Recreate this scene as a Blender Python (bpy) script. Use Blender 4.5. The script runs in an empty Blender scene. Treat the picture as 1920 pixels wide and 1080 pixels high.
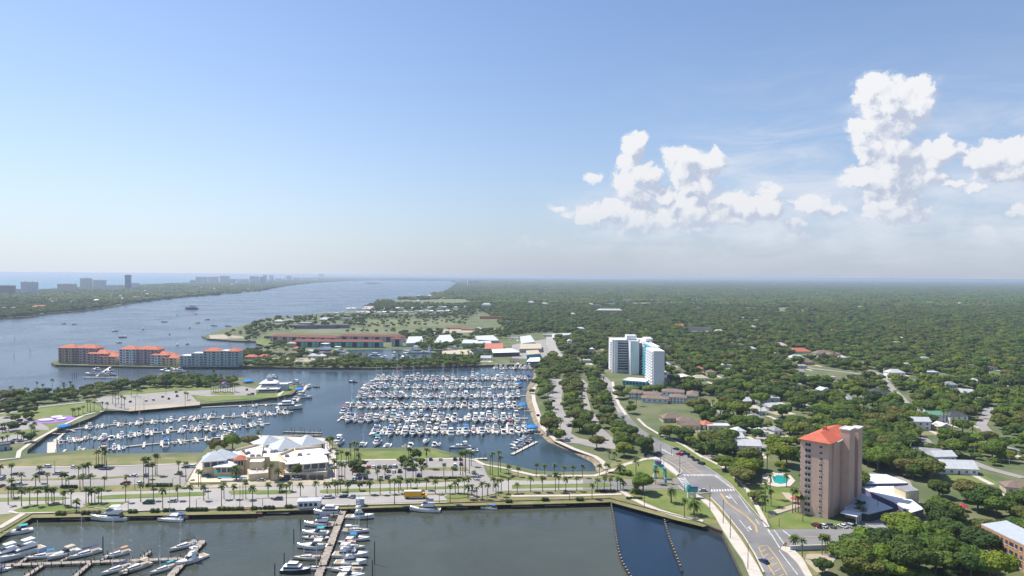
import bpy, bmesh, math, random
from math import radians as R, sin, cos, pi, sqrt, atan2
from mathutils import Vector, Matrix, noise as mnoise
from mathutils.geometry import tessellate_polygon
rnd = random.Random(7)
sc = bpy.context.scene
C = sc.collection

# ---------------------------------------------------------------- camera
H, F = 115.0, 1280.0                      # camera height (m), focal length in photo pixels
HOR = 517.0                               # row of the true horizon at the photo's middle column
PITCH, ROLL = math.atan((540 - HOR) / F), 0.00724
fw = Vector((0, cos(PITCH), -sin(PITCH)))
r0, u0 = Vector((1, 0, 0)), Vector((0, sin(PITCH), cos(PITCH)))
rt = r0 * cos(ROLL) + u0 * sin(ROLL)
up = u0 * cos(ROLL) - r0 * sin(ROLL)
cam = bpy.data.cameras.new('camera')
cam.sensor_width, cam.lens, cam.clip_start, cam.clip_end = 36, 24, 1, 200000
co = bpy.data.objects.new('camera', cam)
C.objects.link(co)
co.matrix_world = Matrix(((rt.x, up.x, -fw.x, 0), (rt.y, up.y, -fw.y, 0), (rt.z, up.z, -fw.z, H), (0, 0, 0, 1)))
sc.camera = co

def ray(px, py):
    return (fw + rt * ((px - 960) / F) + up * ((540 - py) / F))
def G(px, py, z=2.0, far=45000):          # photo pixel -> point of the level z
    d = ray(px, py)
    if d.z >= -1e-5: t = far
    else: t = min((z - H) / d.z, far)
    return Vector((d.x * t, d.y * t, z))
TILE = {1: (0, 480), 2: (480, 480), 3: (960, 480), 4: (1440, 480), 5: (0, 780), 6: (480, 780), 7: (960, 780), 8: (1440, 780)}
def Z(k, *p):                             # tile coordinates -> photo pixels
    ox, oy = TILE[k]
    return [(ox + a / 3.6, oy + b / 3.6) for a, b in p]
def P(pts, z=2.0): return [G(a, b, z) for a, b in pts]

# ---------------------------------------------------------------- sky, sun, exposure
SUN_EL = R(57)
SUN_H = Vector((-0.86, 0.51)).normalized()
SUN = Vector((SUN_H.x * cos(SUN_EL), SUN_H.y * cos(SUN_EL), sin(SUN_EL)))
sc.view_settings.view_transform = 'Standard'
sc.view_settings.look = 'None'
sc.view_settings.gamma = 1
sc.view_settings.use_curve_mapping = False
EXPO = 0.72
sc.view_settings.exposure = EXPO
W = bpy.data.worlds.new('World')
sc.world = W
W.use_nodes = True

class NT:
    def __init__(s, t): s.t, s.n, s.l = t, t.nodes, t.links
    def new(s, ty, **kw):
        n = s.n.new(ty)
        for k, v in kw.items(): setattr(n, k, v)
        return n
    def put(s, sock, v):
        if v is None: return
        if isinstance(v, bpy.types.NodeSocket): s.l.new(v, sock)
        else: sock.default_value = v
    def m(s, op, a, b=None, c=None, clamp=False):
        n = s.new('ShaderNodeMath', operation=op, use_clamp=clamp)
        s.put(n.inputs[0], a); s.put(n.inputs[1], b)
        if c is not None: s.put(n.inputs[2], c)
        return n.outputs[0]
    def vm(s, op, a, b=None, out=0):
        n = s.new('ShaderNodeVectorMath', operation=op)
        s.put(n.inputs[0], a)
        if b is not None:
            if op == 'SCALE': s.put(n.inputs[3], b)
            else: s.put(n.inputs[1], b)
        return n.outputs[out]
    def noise(s, vec, scale, detail=4, rough=0.5, dist=0, out=0):
        n = s.new('ShaderNodeTexNoise')
        if vec is not None: s.put(n.inputs['Vector'], vec)
        for k, v in (('Scale', scale), ('Detail', detail), ('Roughness', rough), ('Distortion', dist)): s.put(n.inputs[k], v)
        return n.outputs[out]
    def mix(s, f, a, b, blend='MIX'):
        n = s.new('ShaderNodeMix', data_type='RGBA', blend_type=blend)
        s.put(n.inputs[0], f); s.put(n.inputs[6], a); s.put(n.inputs[7], b)
        return n.outputs[2]
    def ramp(s, f, stops, interp='LINEAR'):
        n = s.new('ShaderNodeValToRGB')
        n.color_ramp.interpolation = interp
        e = n.color_ramp.elements
        while len(e) < len(stops): e.new(0.5)
        for el, (p, c) in zip(e, stops): el.position, el.color = p, c
        s.put(n.inputs[0], f)
        return n.outputs[0]
    def smooth(s, v, lo, hi):
        n = s.new('ShaderNodeMapRange', interpolation_type='SMOOTHSTEP')
        s.put(n.inputs[0], v); s.put(n.inputs[1], lo); s.put(n.inputs[2], hi)
        return n.outputs[0]

def srgb(r, g, b):
    f = lambda c: (c / 255 / 12.92) if c / 255 <= 0.04045 else ((c / 255 + 0.055) / 1.055) ** 2.4
    return (f(r), f(g), f(b), 1)
def azel(px, py):
    d = ray(px, py).normalized()
    return atan2(d.x, d.y), math.asin(d.z)

BLOBS = [(1200,258,15,12,1),(1190,280,24,22,1),(1176,302,20,20,1),(1205,326,30,22,1),(1172,348,28,32,1),(1190,375,42,34,1),(1150,398,52,26,1),(1200,412,48,30,1),(1108,408,34,20,1),(1222,337,18,16,1),
 (1265,290,28,19,1),(1290,302,32,26,1),(1285,328,28,24,1),(1340,292,17,17,1),(1325,312,32,24,1),(1300,352,38,32,1),(1250,368,26,24,1),(1290,396,62,32,1),(1245,408,34,24,1),(1305,430,34,12,1),
 (1370,373,30,20,1),(1402,386,46,26,1),(1442,360,22,22,1),(1442,392,32,26,1),(1360,407,44,16,1),(1113,333,20,9,.8),(1045,388,17,9,.85),(1060,402,16,9,.7),
 (1677,180,66,32,1),(1638,160,30,18,1),(1708,160,32,15,1),(1661,203,44,26,1),(1716,202,32,28,1),(1665,238,42,36,1),(1612,238,22,13,1),(1640,268,36,24,1),(1669,296,52,36,1),(1636,333,46,26,1),(1686,330,48,30,1),(1665,378,48,32,1),(1692,400,40,20,1),
 (1758,288,42,26,.9),(1770,262,14,10,1),(1743,336,34,14,.9),(1887,290,66,28,1),(1848,300,40,20,1),(1912,271,32,18,1),(1890,322,54,18,.9),(1828,353,16,10,.9),(1789,343,24,8,.9),
 (1517,380,36,16,.85),(1560,392,26,12,.8),(1505,448,30,9,.8),(1494,423,24,13,.8),(1851,454,26,13,.6),(1793,465,28,8,.55),(1840,430,22,10,.5),(1918,395,22,12,.8),
 (1010,457,34,12,.65),(950,464,30,9,.55),(888,462,26,11,.5),(985,448,20,8,.5),(1275,470,18,6,.6),(1235,452,18,6,.6)]
SC = 10.0
def density_group():
    g = bpy.data.node_groups.new('cloud_density', 'ShaderNodeTree')
    g.interface.new_socket('Vector', in_out='INPUT', socket_type='NodeSocketVector')
    g.interface.new_socket('Density', in_out='OUTPUT', socket_type='NodeSocketFloat')
    g.interface.new_socket('Body', in_out='OUTPUT', socket_type='NodeSocketFloat')
    t = NT(g)
    gi, go = t.new('NodeGroupInput'), t.new('NodeGroupOutput')
    v = gi.outputs[0]
    w1 = t.vm('SCALE', t.vm('SUBTRACT', t.noise(v, 3.5, 5, 0.55, out=1), (.5, .5, .5)), 0.30)
    q = t.vm('ADD', v, t.vm('MULTIPLY', w1, (1, 1, 0)))
    best = None
    for px, py, rx, ry, wgt in BLOBS:
        a, e = azel(px, py)
        k = SC / F
        r = t.vm('MULTIPLY_ADD', q, (1 / (rx * 1.2 * k), 1 / (ry * 1.2 * k), 0))
        r.node.inputs[2].default_value = (-a * SC / (rx * 1.2 * k), -e * SC / (ry * 1.2 * k), 0)
        d = t.vm('DOT_PRODUCT', r, r, out=1)
        d = t.m('MULTIPLY_ADD', d, -wgt, wgt)
        if best is None: best = d
        else:
            n = t.new('ShaderNodeMath', operation='SMOOTH_MAX')
            t.put(n.inputs[0], best); t.put(n.inputs[1], d); n.inputs[2].default_value = 0.25
            best = n.outputs[0]
    def puffs(sc_, det, rough, sm):
        vo = t.new('ShaderNodeTexVoronoi', feature='SMOOTH_F1')
        t.put(vo.inputs['Vector'], q)
        for k_, x in (('Scale', sc_), ('Detail', det), ('Roughness', rough), ('Smoothness', sm)): vo.inputs[k_].default_value = x
        return vo.outputs['Distance']
    p1 = t.m('MULTIPLY_ADD', puffs(5.0, 0.0, .5, .3), -1.1, 0.50)
    p2 = t.m('MULTIPLY_ADD', puffs(13.0, 2.0, .6, .2), -0.75, p1)
    nz = t.m('MULTIPLY_ADD', t.m('SUBTRACT', t.noise(v, 20.0, 4, .55), .5), 0.22, p2)
    nz = t.m('ADD', nz, 0.34)
    best = t.m('MAXIMUM', best, -0.8)
    t.l.new(t.m('MULTIPLY_ADD', best, 1.9, nz), go.inputs[0])
    t.l.new(t.m('MULTIPLY_ADD', best, 1.4, t.m('MULTIPLY', p1, 1.3)), go.inputs[1])
    return g

def build_world():
    t = NT(W.node_tree)
    t.n.clear()
    out = t.new('ShaderNodeOutputWorld')
    bg, bg2 = t.new('ShaderNodeBackground'), t.new('ShaderNodeBackground')
    ms = t.new('ShaderNodeMixShader')          # the cloud half is only worked out where there are clouds
    t.l.new(bg2.outputs[0], ms.inputs[1]); t.l.new(bg.outputs[0], ms.inputs[2])
    t.l.new(ms.outputs[0], out.inputs[0])
    sky = t.new('ShaderNodeTexSky', sky_type='NISHITA')
    sky.sun_disc = False
    sky.sun_elevation = SUN_EL
    sky.sun_rotation = atan2(SUN_H.x, SUN_H.y)
    sky.altitude = 100; sky.air_density = 1.0; sky.dust_density = 0.6; sky.ozone_density = 2.2
    tc = t.new('ShaderNodeTexCoord')
    d = tc.outputs['Generated']
    s = t.new('ShaderNodeSeparateXYZ'); t.put(s.inputs[0], d)
    az = t.m('ARCTAN2', s.outputs[0], s.outputs[1])
    el = t.m('ARCSINE', s.outputs[2])
    cmb = t.new('ShaderNodeCombineXYZ')
    t.put(cmb.inputs[0], t.m('MULTIPLY', az, SC)); t.put(cmb.inputs[1], t.m('MULTIPLY', el, SC))
    v = cmb.outputs[0]
    g = density_group()
    def dens(vec):
        n = t.new('ShaderNodeGroup', node_tree=g); t.put(n.inputs[0], vec); return n.outputs[0], n.outputs[1]
    D0, B0 = dens(v)
    D1, _ = dens(t.vm('ADD', v, (-0.05, 0.06, 0)))
    _, B2 = dens(t.vm('ADD', v, (-0.16, 0.20, 0)))
    alpha = t.smooth(D0, -0.10, 0.66)
    lit = t.m('MULTIPLY_ADD', t.m('SUBTRACT', D0, D1), 0.50, 0.51)
    lit = t.m('MULTIPLY_ADD', t.m('SUBTRACT', B0, B2), 0.80, lit)
    lit = t.m('MULTIPLY_ADD', t.m('SUBTRACT', t.noise(t.vm('ADD', v, (3.1, 0, 0)), 2.2, 3, .5), .5), 0.9, lit)
    lit = t.smooth(lit, -0.1, 1.05)
    K = 10 * 1.275 / 2**EXPO
    vn = t.noise(t.vm('ADD', t.vm('MULTIPLY', v, (0.9, 1.5, 1)), (2, 7, 0)), 2.2, 6, .62, .5)
    veil = t.m('MULTIPLY', t.m('MULTIPLY', t.smooth(B0, -0.35, 0.75), t.smooth(vn, 0.34, 0.68)), 0.55)
    alpha = t.m('MAXIMUM', alpha, veil)
    ccol = t.mix(lit, (.39*K, .445*K, .565*K, 1), (.76*K, .76*K, .77*K, 1))
    # thin high cloud: stretched noise, only over the right of the view
    cv = t.vm('MULTIPLY', v, (0.55, 2.6, 1))
    ci = t.noise(t.vm('ADD', cv, (5, 2, 0)), 1.1, 7, .62, .8)
    reg = t.m('MULTIPLY', t.smooth(az, 0.08, 0.42), t.m('SUBTRACT', 1, t.smooth(el, 0.22, 0.36)))
    band = t.m('MULTIPLY', t.smooth(t.m('ABSOLUTE', t.m('SUBTRACT', el, 0.145)), 0.09, 0.0), t.smooth(az, 0.16, 0.32))
    cir = t.m('MULTIPLY', t.smooth(ci, 0.36, 0.78), t.m('MULTIPLY_ADD', reg, 0.2, t.m('MULTIPLY', band, 0.8)), clamp=True)
    skyc = t.mix(1.0, sky.outputs[0], (0.79, 0.85, 0.94, 1), 'MULTIPLY')
    # the sky's own haze towards the horizon
    hz = t.m('POWER', 2.718, t.m('MULTIPLY', t.m('MAXIMUM', el, 0), -6.2))
    left = t.smooth(az, 0.15, -0.55)
    hcol = t.mix(left, (.385*K, .43*K, .525*K, 1), (.56*K, .615*K, .70*K, 1))
    skyc = t.mix(t.m('MULTIPLY', hz, 0.93), skyc, hcol)
    bk = t.m('MULTIPLY', t.smooth(t.m('ABSOLUTE', t.m('SUBTRACT', el, 0.082)), 0.085, 0.0), t.smooth(az, -0.02, 0.22))
    bn = t.noise(t.vm('ADD', t.vm('MULTIPLY', v, (0.8, 2.0, 1)), (9, 4, 0)), 1.5, 6, .6, .3)
    bank = t.m('MULTIPLY', t.m('MULTIPLY', bk, t.smooth(bn, 0.30, 0.72)), 0.85, clamp=True)
    skyc = t.mix(bank, skyc, (.60*K, .635*K, .71*K, 1))
    skyc = t.mix(cir, skyc, (.56*K, .60*K, .69*K, 1))
    inwin = t.m('MULTIPLY', t.m('MULTIPLY', t.m('GREATER_THAN', az, -0.12), t.m('LESS_THAN', az, 0.72)),
                t.m('MULTIPLY', t.m('GREATER_THAN', el, 0.02), t.m('LESS_THAN', el, 0.30)))
    t.put(ms.inputs[0], inwin)
    t.put(bg2.inputs[0], skyc); bg2.inputs[1].default_value = 0.1
    # clouds low on the horizon sink into it
    ccol = t.mix(t.m('MULTIPLY', hz, 0.62), ccol, t.mix(0.35, hcol, (.64*K, .66*K, .70*K, 1)))
    fade = t.m('MULTIPLY', alpha, t.smooth(el, 0.03, 0.10))
    fin = t.mix(t.m('MULTIPLY', fade, 0.97), skyc, ccol)
    t.put(bg.inputs[0], fin)
    bg.inputs[1].default_value = 0.1
build_world()
sl = bpy.data.lights.new('sun', 'SUN')
sl.energy, sl.angle, sl.color = 4.0, R(0.53), (1.0, 0.955, 0.89)
so = bpy.data.objects.new('sun', sl)
C.objects.link(so)
so.rotation_euler = SUN.to_track_quat('Z', 'Y').to_euler()
so.location = (0, 0, 500)
cy = sc.cycles
cy.use_denoising = True
cy.max_bounces, cy.diffuse_bounces, cy.glossy_bounces, cy.transmission_bounces, cy.transparent_max_bounces, cy.volume_bounces = 5, 2, 3, 3, 8, 0
cy.use_adaptive_sampling = True
cy.adaptive_threshold = 0.015
W.cycles.sampling_method = 'MANUAL'
W.cycles.sample_map_resolution = 512

# ---------------------------------------------------------------- mesh, object and label helpers
class MB:
    def __init__(s): s.v, s.f, s.m = [], [], []
    def add(s, vs, fs, mi=0, M=None):
        b = len(s.v)
        s.v += [tuple(M @ Vector(p)) if M else tuple(p) for p in vs]
        s.f += [tuple(i + b for i in f) for f in fs]
        s.m += [mi] * len(fs)
        return s
    def box(s, x0, x1, y0, y1, z0, z1, mi=0, M=None):
        return s.add([(x0,y0,z0),(x1,y0,z0),(x1,y1,z0),(x0,y1,z0),(x0,y0,z1),(x1,y0,z1),(x1,y1,z1),(x0,y1,z1)],
                     [(0,3,2,1),(4,5,6,7),(0,1,5,4),(1,2,6,5),(2,3,7,6),(3,0,4,7)], mi, M)
    def frus(s, y0, y1, w0, w1, z0, z1, f=0, b=0, sd=0, mi=0, M=None):
        # box-like form: w0 = half width at the back (y0), w1 at the front; the top is pulled in by f, b, sd
        return s.add([(-w0,y0,z0),(w0,y0,z0),(w1,y1,z0),(-w1,y1,z0),(-w0+sd,y0+b,z1),(w0-sd,y0+b,z1),(w1-sd,y1-f,z1),(-w1+sd,y1-f,z1)],
                     [(0,3,2,1),(4,5,6,7),(0,1,5,4),(1,2,6,5),(2,3,7,6),(3,0,4,7)], mi, M)
    def prism(s, pts, z0, z1, mi=0, ms=None):
        pts = [(p[0], p[1]) for p in pts]
        if sum(a[0]*b[1]-b[0]*a[1] for a, b in zip(pts, pts[1:]+pts[:1])) < 0: pts = pts[::-1]
        n = len(pts)
        tri = tessellate_polygon([[Vector((x, y, 0)) for x, y in pts]])
        top = []
        for a, b, c in tri:
            cr = (pts[b][0]-pts[a][0])*(pts[c][1]-pts[a][1]) - (pts[b][1]-pts[a][1])*(pts[c][0]-pts[a][0])
            top.append((a+n, b+n, c+n) if cr > 0 else (a+n, c+n, b+n))
        b0 = len(s.v)
        s.add([(x, y, z0) for x, y in pts] + [(x, y, z1) for x, y in pts], top, mi)
        sides = [tuple(b0+k for k in (i, (i+1) % n, (i+1) % n + n, i+n)) for i in range(n)]
        s.f += sides; s.m += [mi if ms is None else ms] * n
        return s
    def tube(s, a, b, r0, r1=None, n=5, mi=0):
        a, b = Vector(a), Vector(b); r1 = r0 if r1 is None else r1
        q = (b - a).to_track_quat('Z', 'Y')
        vs = [a + q @ Vector((r0*cos(2*pi*i/n), r0*sin(2*pi*i/n), 0)) for i in range(n)] + [b + q @ Vector((r1*cos(2*pi*i/n), r1*sin(2*pi*i/n), 0)) for i in range(n)]
        return s.add(vs, [(i, (i+1) % n, (i+1) % n + n, i+n) for i in range(n)] + [tuple(range(n))[::-1], tuple(range(n, 2*n))], mi)
    def rings(s, rings, mi=0, close=True, caps=True):
        n = len(rings[0]); vs = [p for r in rings for p in r]; fs = []
        for k in range(len(rings)-1):
            for i in range(n if close else n-1):
                j = (i+1) % n
                fs.append((k*n+i, k*n+j, (k+1)*n+j, (k+1)*n+i))
        if caps: fs += [tuple(range(n))[::-1], tuple(range((len(rings)-1)*n, len(rings)*n))]
        return s.add(vs, fs, mi)
    def mesh(s, name, mats, smooth=False):
        me = bpy.data.meshes.new(name)
        me.from_pydata(s.v, [], s.f)
        for m in (mats if isinstance(mats, (list, tuple)) else [mats]): me.materials.append(m)
        me.polygons.foreach_set('material_index', s.m)
        if smooth: me.polygons.foreach_set('use_smooth', [True]*len(s.f))
        me.update()
        return me
    def build(s, name, mats, parent=None, smooth=False, kind=None, loc=None):
        o = bpy.data.objects.new(name, s.mesh(name, mats, smooth))
        C.objects.link(o)
        if parent: o.parent = parent
        if kind: o['kind'] = kind
        if loc: o.location = loc
        return o
def tag(o, label, cat, group=None):
    o['label'], o['category'] = label, cat
    if group: o['group'] = group
    return o
def thing(name, label, cat, loc=(0, 0, 0), rot=0.0, group=None):
    o = bpy.data.objects.new(name, None)
    o.empty_display_size = 0.5
    C.objects.link(o)
    o.location = loc; o.rotation_euler = (0, 0, rot)
    return tag(o, label, cat, group)
KIDS = {}
def kids(o):
    if o.name not in KIDS: KIDS[o.name] = [(c, [(d, None) for d in c.children]) for c in o.children]
    return KIDS[o.name]
USED = set()
def clone(root, loc, rot=0.0, scale=1.0, paint=None, label=None, group=None):
    """First use moves the source itself, later uses copy it with its parts. paint: {part name: {slot: material}}"""
    if root.name in USED:
        tree = kids(root)
        r = root.copy(); C.objects.link(r)
        for c, sub in tree:
            c2 = c.copy(); C.objects.link(c2); c2.parent = r
            for d, _ in sub:
                d2 = d.copy(); C.objects.link(d2); d2.parent = c2
                dopaint(d2, paint)
            dopaint(c2, paint)
    else:
        kids(root); USED.add(root.name); r = root
        for c, sub in KIDS[root.name]:
            dopaint(c, paint)
            for d, _ in sub: dopaint(d, paint)
    r.location = loc; r.rotation_euler = (0, 0, rot)
    r.scale = (scale,)*3 if isinstance(scale, (int, float)) else scale
    if label: r['label'] = label
    if group: r['group'] = group
    return r
def dopaint(o, paint):
    if not paint: return
    k = o.name.split('.')[0]
    for slot, m in paint.get(k, {}).items():
        o.material_slots[slot].link = 'OBJECT'
        o.material_slots[slot].material = m

NUM = ['', 'first', 'second', 'third', 'fourth', 'fifth', 'sixth', 'seventh', 'eighth', 'ninth', 'tenth', 'eleventh', 'twelfth', 'thirteenth', 'fourteenth', 'fifteenth',
       'sixteenth', 'seventeenth', 'eighteenth', 'nineteenth']
TENS = {2: 'twent', 3: 'thirt', 4: 'fort', 5: 'fift', 6: 'sixt', 7: 'sevent', 8: 'eight', 9: 'ninet'}
def nth(n):
    if n < 20: return NUM[n]
    if n >= 100: return 'hundred and ' + nth(n-100) if n > 100 else 'hundredth'
    t, u = divmod(n, 10)
    return TENS[t] + ('ieth' if u == 0 else 'y-' + NUM[u])
LAND = {}
def project(p):
    d = Vector(p) - Vector((0, 0, H))
    k = d.dot(fw)
    return (960 + F*d.dot(rt)/k, 540 - F*d.dot(up)/k) if k > 1 else None
def name_all(items, noun, group, near='by'):
    """items: [(object, look)]; gives every one its own label: look, rank, side, landmark."""
    buckets = {}
    for o, look in items:
        p = o.location; a = project(p)
        best = min(LAND, key=lambda k: (LAND[k][0]-p.x)**2 + (LAND[k][1]-p.y)**2)
        L = LAND[best]; lp = project((L[0], L[1], 2))
        dx, dy = p.x-L[0], p.y-L[1]
        side = ('right of' if dx > 0 else 'left of') if abs(dx) > abs(dy) else ('beyond' if dy > 0 else 'this side of')
        buckets.setdefault((look, side, best), []).append((dx*dx+dy*dy, o))
    for (look, side, best), l in buckets.items():
        l.sort(key=lambda t: t[0])
        for i, (_, o) in enumerate(l):
            rank = '' if len(l) == 1 else (', nearest ' if i == 0 else f', {nth(i+1)} nearest ')
            o['label'] = f"{look} {noun}{rank or ', '}{side} the {best}".replace(',  ', ', ')
            if group: o['group'] = group

# ---------------------------------------------------------------- materials
def mat(name, col, rough=0.8, var=0.0, scale=1.0, col2=None, bump=0.0, metal=0.0, spec=None, rnd_hue=None, detail=5, coord='Object', bscale=None):
    m = bpy.data.materials.new(name); m.use_nodes = True
    t = NT(m.node_tree); b = t.n['Principled BSDF']
    b.inputs['Roughness'].default_value = rough; b.inputs['Metallic'].default_value = metal
    if spec is not None: b.inputs['Specular IOR Level'].default_value = spec
    c4 = tuple(col) + (1,) if len(col) == 3 else col
    tc = t.new('ShaderNodeTexCoord').outputs[coord] if coord == 'Object' else t.new('ShaderNodeNewGeometry').outputs['Position']
    n = t.noise(tc, scale, detail, .6)
    if col2 is None: col2 = [c*(1-var) for c in c4[:3]]
    out = t.mix(t.smooth(n, 0.35, 0.65), c4, tuple(col2)[:3] + (1,))
    if rnd_hue:
        oi = t.new('ShaderNodeObjectInfo').outputs['Random']
        out = t.mix(1.0, out, t.ramp(oi, [(i/(len(rnd_hue)-1), tuple(c)+(1,)) for i, c in enumerate(rnd_hue)]), 'MULTIPLY')
    t.put(b.inputs['Base Color'], out)
    if bump:
        bn = t.new('ShaderNodeBump'); bn.inputs['Strength'].default_value = bump; bn.inputs['Distance'].default_value = 0.3
        t.put(bn.inputs['Height'], t.noise(tc, bscale or scale*4, 4, .6)); t.put(b.inputs['Normal'], bn.outputs[0])
    return m
M_ = {}
def mm(name, *a, **k):
    if name not in M_: M_[name] = mat(name, *a, **k)
    return M_[name]
def water(name, base, rough, bscale, bstr, stretch=(1, 1, 1)):
    m = bpy.data.materials.new(name); m.use_nodes = True
    t = NT(m.node_tree); b = t.n['Principled BSDF']
    b.inputs['Roughness'].default_value = rough; b.inputs['IOR'].default_value = 1.33
    pos = t.vm('MULTIPLY', t.new('ShaderNodeNewGeometry').outputs['Position'], stretch)
    big = t.noise(pos, 0.012, 4, .6, .5)
    t.put(b.inputs['Base Color'], t.mix(t.smooth(big, .3, .7), tuple(base)+(1,), tuple(c*.72 for c in base)+(1,)))
    t.put(b.inputs['Roughness'], t.m('MULTIPLY_ADD', t.smooth(t.noise(pos, 0.006, 5, .65, 1.0), .4, .65), 0.10, rough))
    bn = t.new('ShaderNodeBump'); bn.inputs['Strength'].default_value = bstr; bn.inputs['Distance'].default_value = 1.0
    hgt = t.m('ADD', t.m('MULTIPLY', t.noise(pos, bscale, 4, .6), .6), t.m('MULTIPLY', t.noise(pos, bscale*.18, 3, .5), .8))
    t.put(bn.inputs['Height'], hgt); t.put(b.inputs['Normal'], bn.outputs[0])
    return m
M_['river'] = water('river_water', (.062, .088, .112), .22, .25, .35)
M_['basin'] = water('basin_water', (.070, .078, .056), .05, .45, .16)
M_['enclosed'] = water('enclosed_water', (.010, .026, .050), .12, .5, .10)
M_['marina'] = water('marina_water', (.030, .055, .068), .16, .4, .20)
M_['ocean'] = water('ocean_water', (.055, .20, .25), .3, .2, .3)
M_['boat_basin'] = water('boat_basin_water', (.026, .040, .052), .12, .5, .12)
M_['teal_pool'] = water('pool_water', (.02, .38, .36), .1, 1.0, .1)
G_ = dict(coord='pos')
mm('mainland', (.075, .105, .032), .95, scale=.03, col2=(.14, .145, .065), bump=.3, **G_)
mm('seawall', (.13, .105, .075), .9, var=.5, scale=.3, **G_)
mm('bank', (.30, .24, .16), .95, scale=.25, col2=(.17, .13, .085), bump=.8, bscale=1.5, **G_)
mm('lawn', (.10, .155, .024), .95, scale=.09, col2=(.17, .185, .05), **G_)
mm('dry_lawn', (.135, .15, .04), .95, scale=.11, col2=(.22, .19, .085), **G_)
mm('grass_field', (.11, .145, .04), .95, scale=.02, col2=(.17, .17, .085), **G_)
mm('asphalt', (.215, .208, .20), .9, scale=.05, col2=(.165, .16, .155), **G_)
mm('old_asphalt', (.31, .285, .26), .9, scale=.04, col2=(.26, .24, .22), **G_)
mm('boulevard', (.36, .335, .305), .9, scale=.06, col2=(.31, .29, .27), **G_)
mm('concrete', (.54, .48, .41), .9, scale=.2, col2=(.47, .42, .36), **G_)
mm('sand', (.42, .36, .27), .95, scale=.05, col2=(.33, .28, .2), **G_)
mm('white_line', (.72, .72, .70), .7, var=.35, scale=.6, **G_)
mm('yellow_line', (.62, .40, .13), .7, var=.15, scale=1, **G_)
mm('dock_wood', (.36, .31, .255), .9, var=.35, scale=.6, **G_)
mm('float_dock', (.56, .50, .42), .9, var=.15, scale=.5, **G_)
mm('piling', (.045, .035, .028), .9, var=.3, scale=1)
mm('white_paint', (.78, .78, .76), .35, var=.06, scale=1)
mm('gelcoat', (.86, .85, .82), .22, var=.05, scale=.6)
mm('cream_gel', (.66, .60, .49), .3, var=.08, scale=.6)
mm('navy_gel', (.02, .035, .09), .2, var=.2, scale=.6)
mm('teal_gel', (.05, .22, .22), .3, var=.2, scale=.6)
mm('boot_top', (.03, .035, .05), .5, var=.2)
mm('tinted', (.018, .022, .03), .08, var=.3)
mm('blue_glass', (.06, .10, .16), .08, var=.5, scale=.4)
mm('chrome', (.7, .7, .7), .25, metal=.9, var=.1)
mm('rubber', (.02, .02, .02), .8, var=.2)
mm('dark_gray', (.06, .06, .065), .6, var=.2)
mm('teak', (.40, .28, .18), .7, var=.2)
mm('varnish', (.13, .05, .025), .5, var=.3)
for n_, c_ in (('blue', (.02, .13, .42)), ('navy', (.02, .03, .10)), ('aqua', (.02, .32, .38)), ('tan', (.50, .42, .30)), ('red', (.42, .03, .05)), ('white', (.75, .75, .74)), ('black', (.02, .02, .022)), ('green', (.02, .18, .10)), ('orange', (.60, .30, .12)), ('royal', (.0, .20, .58))):
    mm(n_ + '_canvas', c_, .8, var=.15, scale=1)
for n_, c_ in (('white', (.72, .72, .72)), ('silver', (.42, .44, .46)), ('black', (.018, .018, .02)), ('gray', (.13, .135, .14)), ('red', (.45, .02, .025)), ('navy', (.02, .035, .12)), ('blue', (.05, .14, .35)), ('tan', (.36, .31, .23)), ('maroon', (.18, .02, .03)), ('green', (.02, .08, .06))):
    mm(n_ + '_car', c_, .25, var=.04)
mm('yellow_truck', (.80, .42, .01), .4, var=.05)
mm('stucco_pink', (0.62, 0.42, 0.33), .9, var=.10, scale=.2)
mm('stucco_trim', (0.600, 0.432, 0.348), .9, var=.1, scale=.2)
mm('red_roof', (.50, .11, .055), .7, var=.15, scale=.4, bump=.1)
mm('terracotta', (.52, .16, .085), .85, var=.25, scale=.5, bump=.2)
mm('maroon_roof', (.20, .06, .05), .85, var=.2, scale=.3)
mm('white_wall', (.74, .74, .75), .8, var=.05, scale=.1)
mm('white_roof', (.80, .79, .77), .7, var=.10, scale=.3)
mm('metal_roof', (.47, .50, .53), .4, var=.12, scale=.5)
mm('green_metal', (.16, .33, .22), .4, var=.15, scale=.5)
mm('cream_wall', (0.720, 0.588, 0.372), .9, var=.10, scale=.3)
mm('gray_wall', (0.432, 0.504, 0.552), .9, var=.1, scale=.3)
mm('pinkish_wall', (0.576, 0.432, 0.432), .9, var=.1, scale=.3)
mm('sage_wall', (0.480, 0.552, 0.516), .9, var=.1, scale=.3)
mm('teal_wall', (0.168, 0.480, 0.432), .9, var=.1, scale=.3)
mm('teal_paint', (.03, .36, .36), .5, var=.1, scale=.8)
mm('turquoise', (.05, .42, .50), .6, var=.1, scale=.3)
mm('purple_paint', (.28, .12, .42), .8, var=.1, scale=.8)
mm('purple_gray', (.17, .14, .28), .8, var=.15, scale=.5)
mm('brick', (.50, .27, .14), .9, var=.2, scale=1.2)
mm('tan_wall', (.46, .40, .32), .9, var=.1)
mm('gray_roof', (.30, .30, .31), .85, var=.25, scale=.4)
mm('light_roof', (.52, .53, .54), .8, var=.15, scale=.4)
mm('brown_roof', (.22, .16, .125), .9, var=.25, scale=.5)
mm('dark_roof', (.07, .07, .08), .9, var=.2, scale=.5)
mm('window', (.035, .045, .06), .1, var=.4, scale=.6)
mm('bark', (.16, .13, .10), .95, var=.3, scale=2)
mm('palm_bark', (.19, .155, .12), .95, var=.3, scale=2)
mm('pole', (.30, .29, .27), .7, var=.2)
mm('dark_pole', (.05, .055, .05), .6, var=.2)
mm('lamp_glass', (.75, .75, .7), .3, var=.1)

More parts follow.
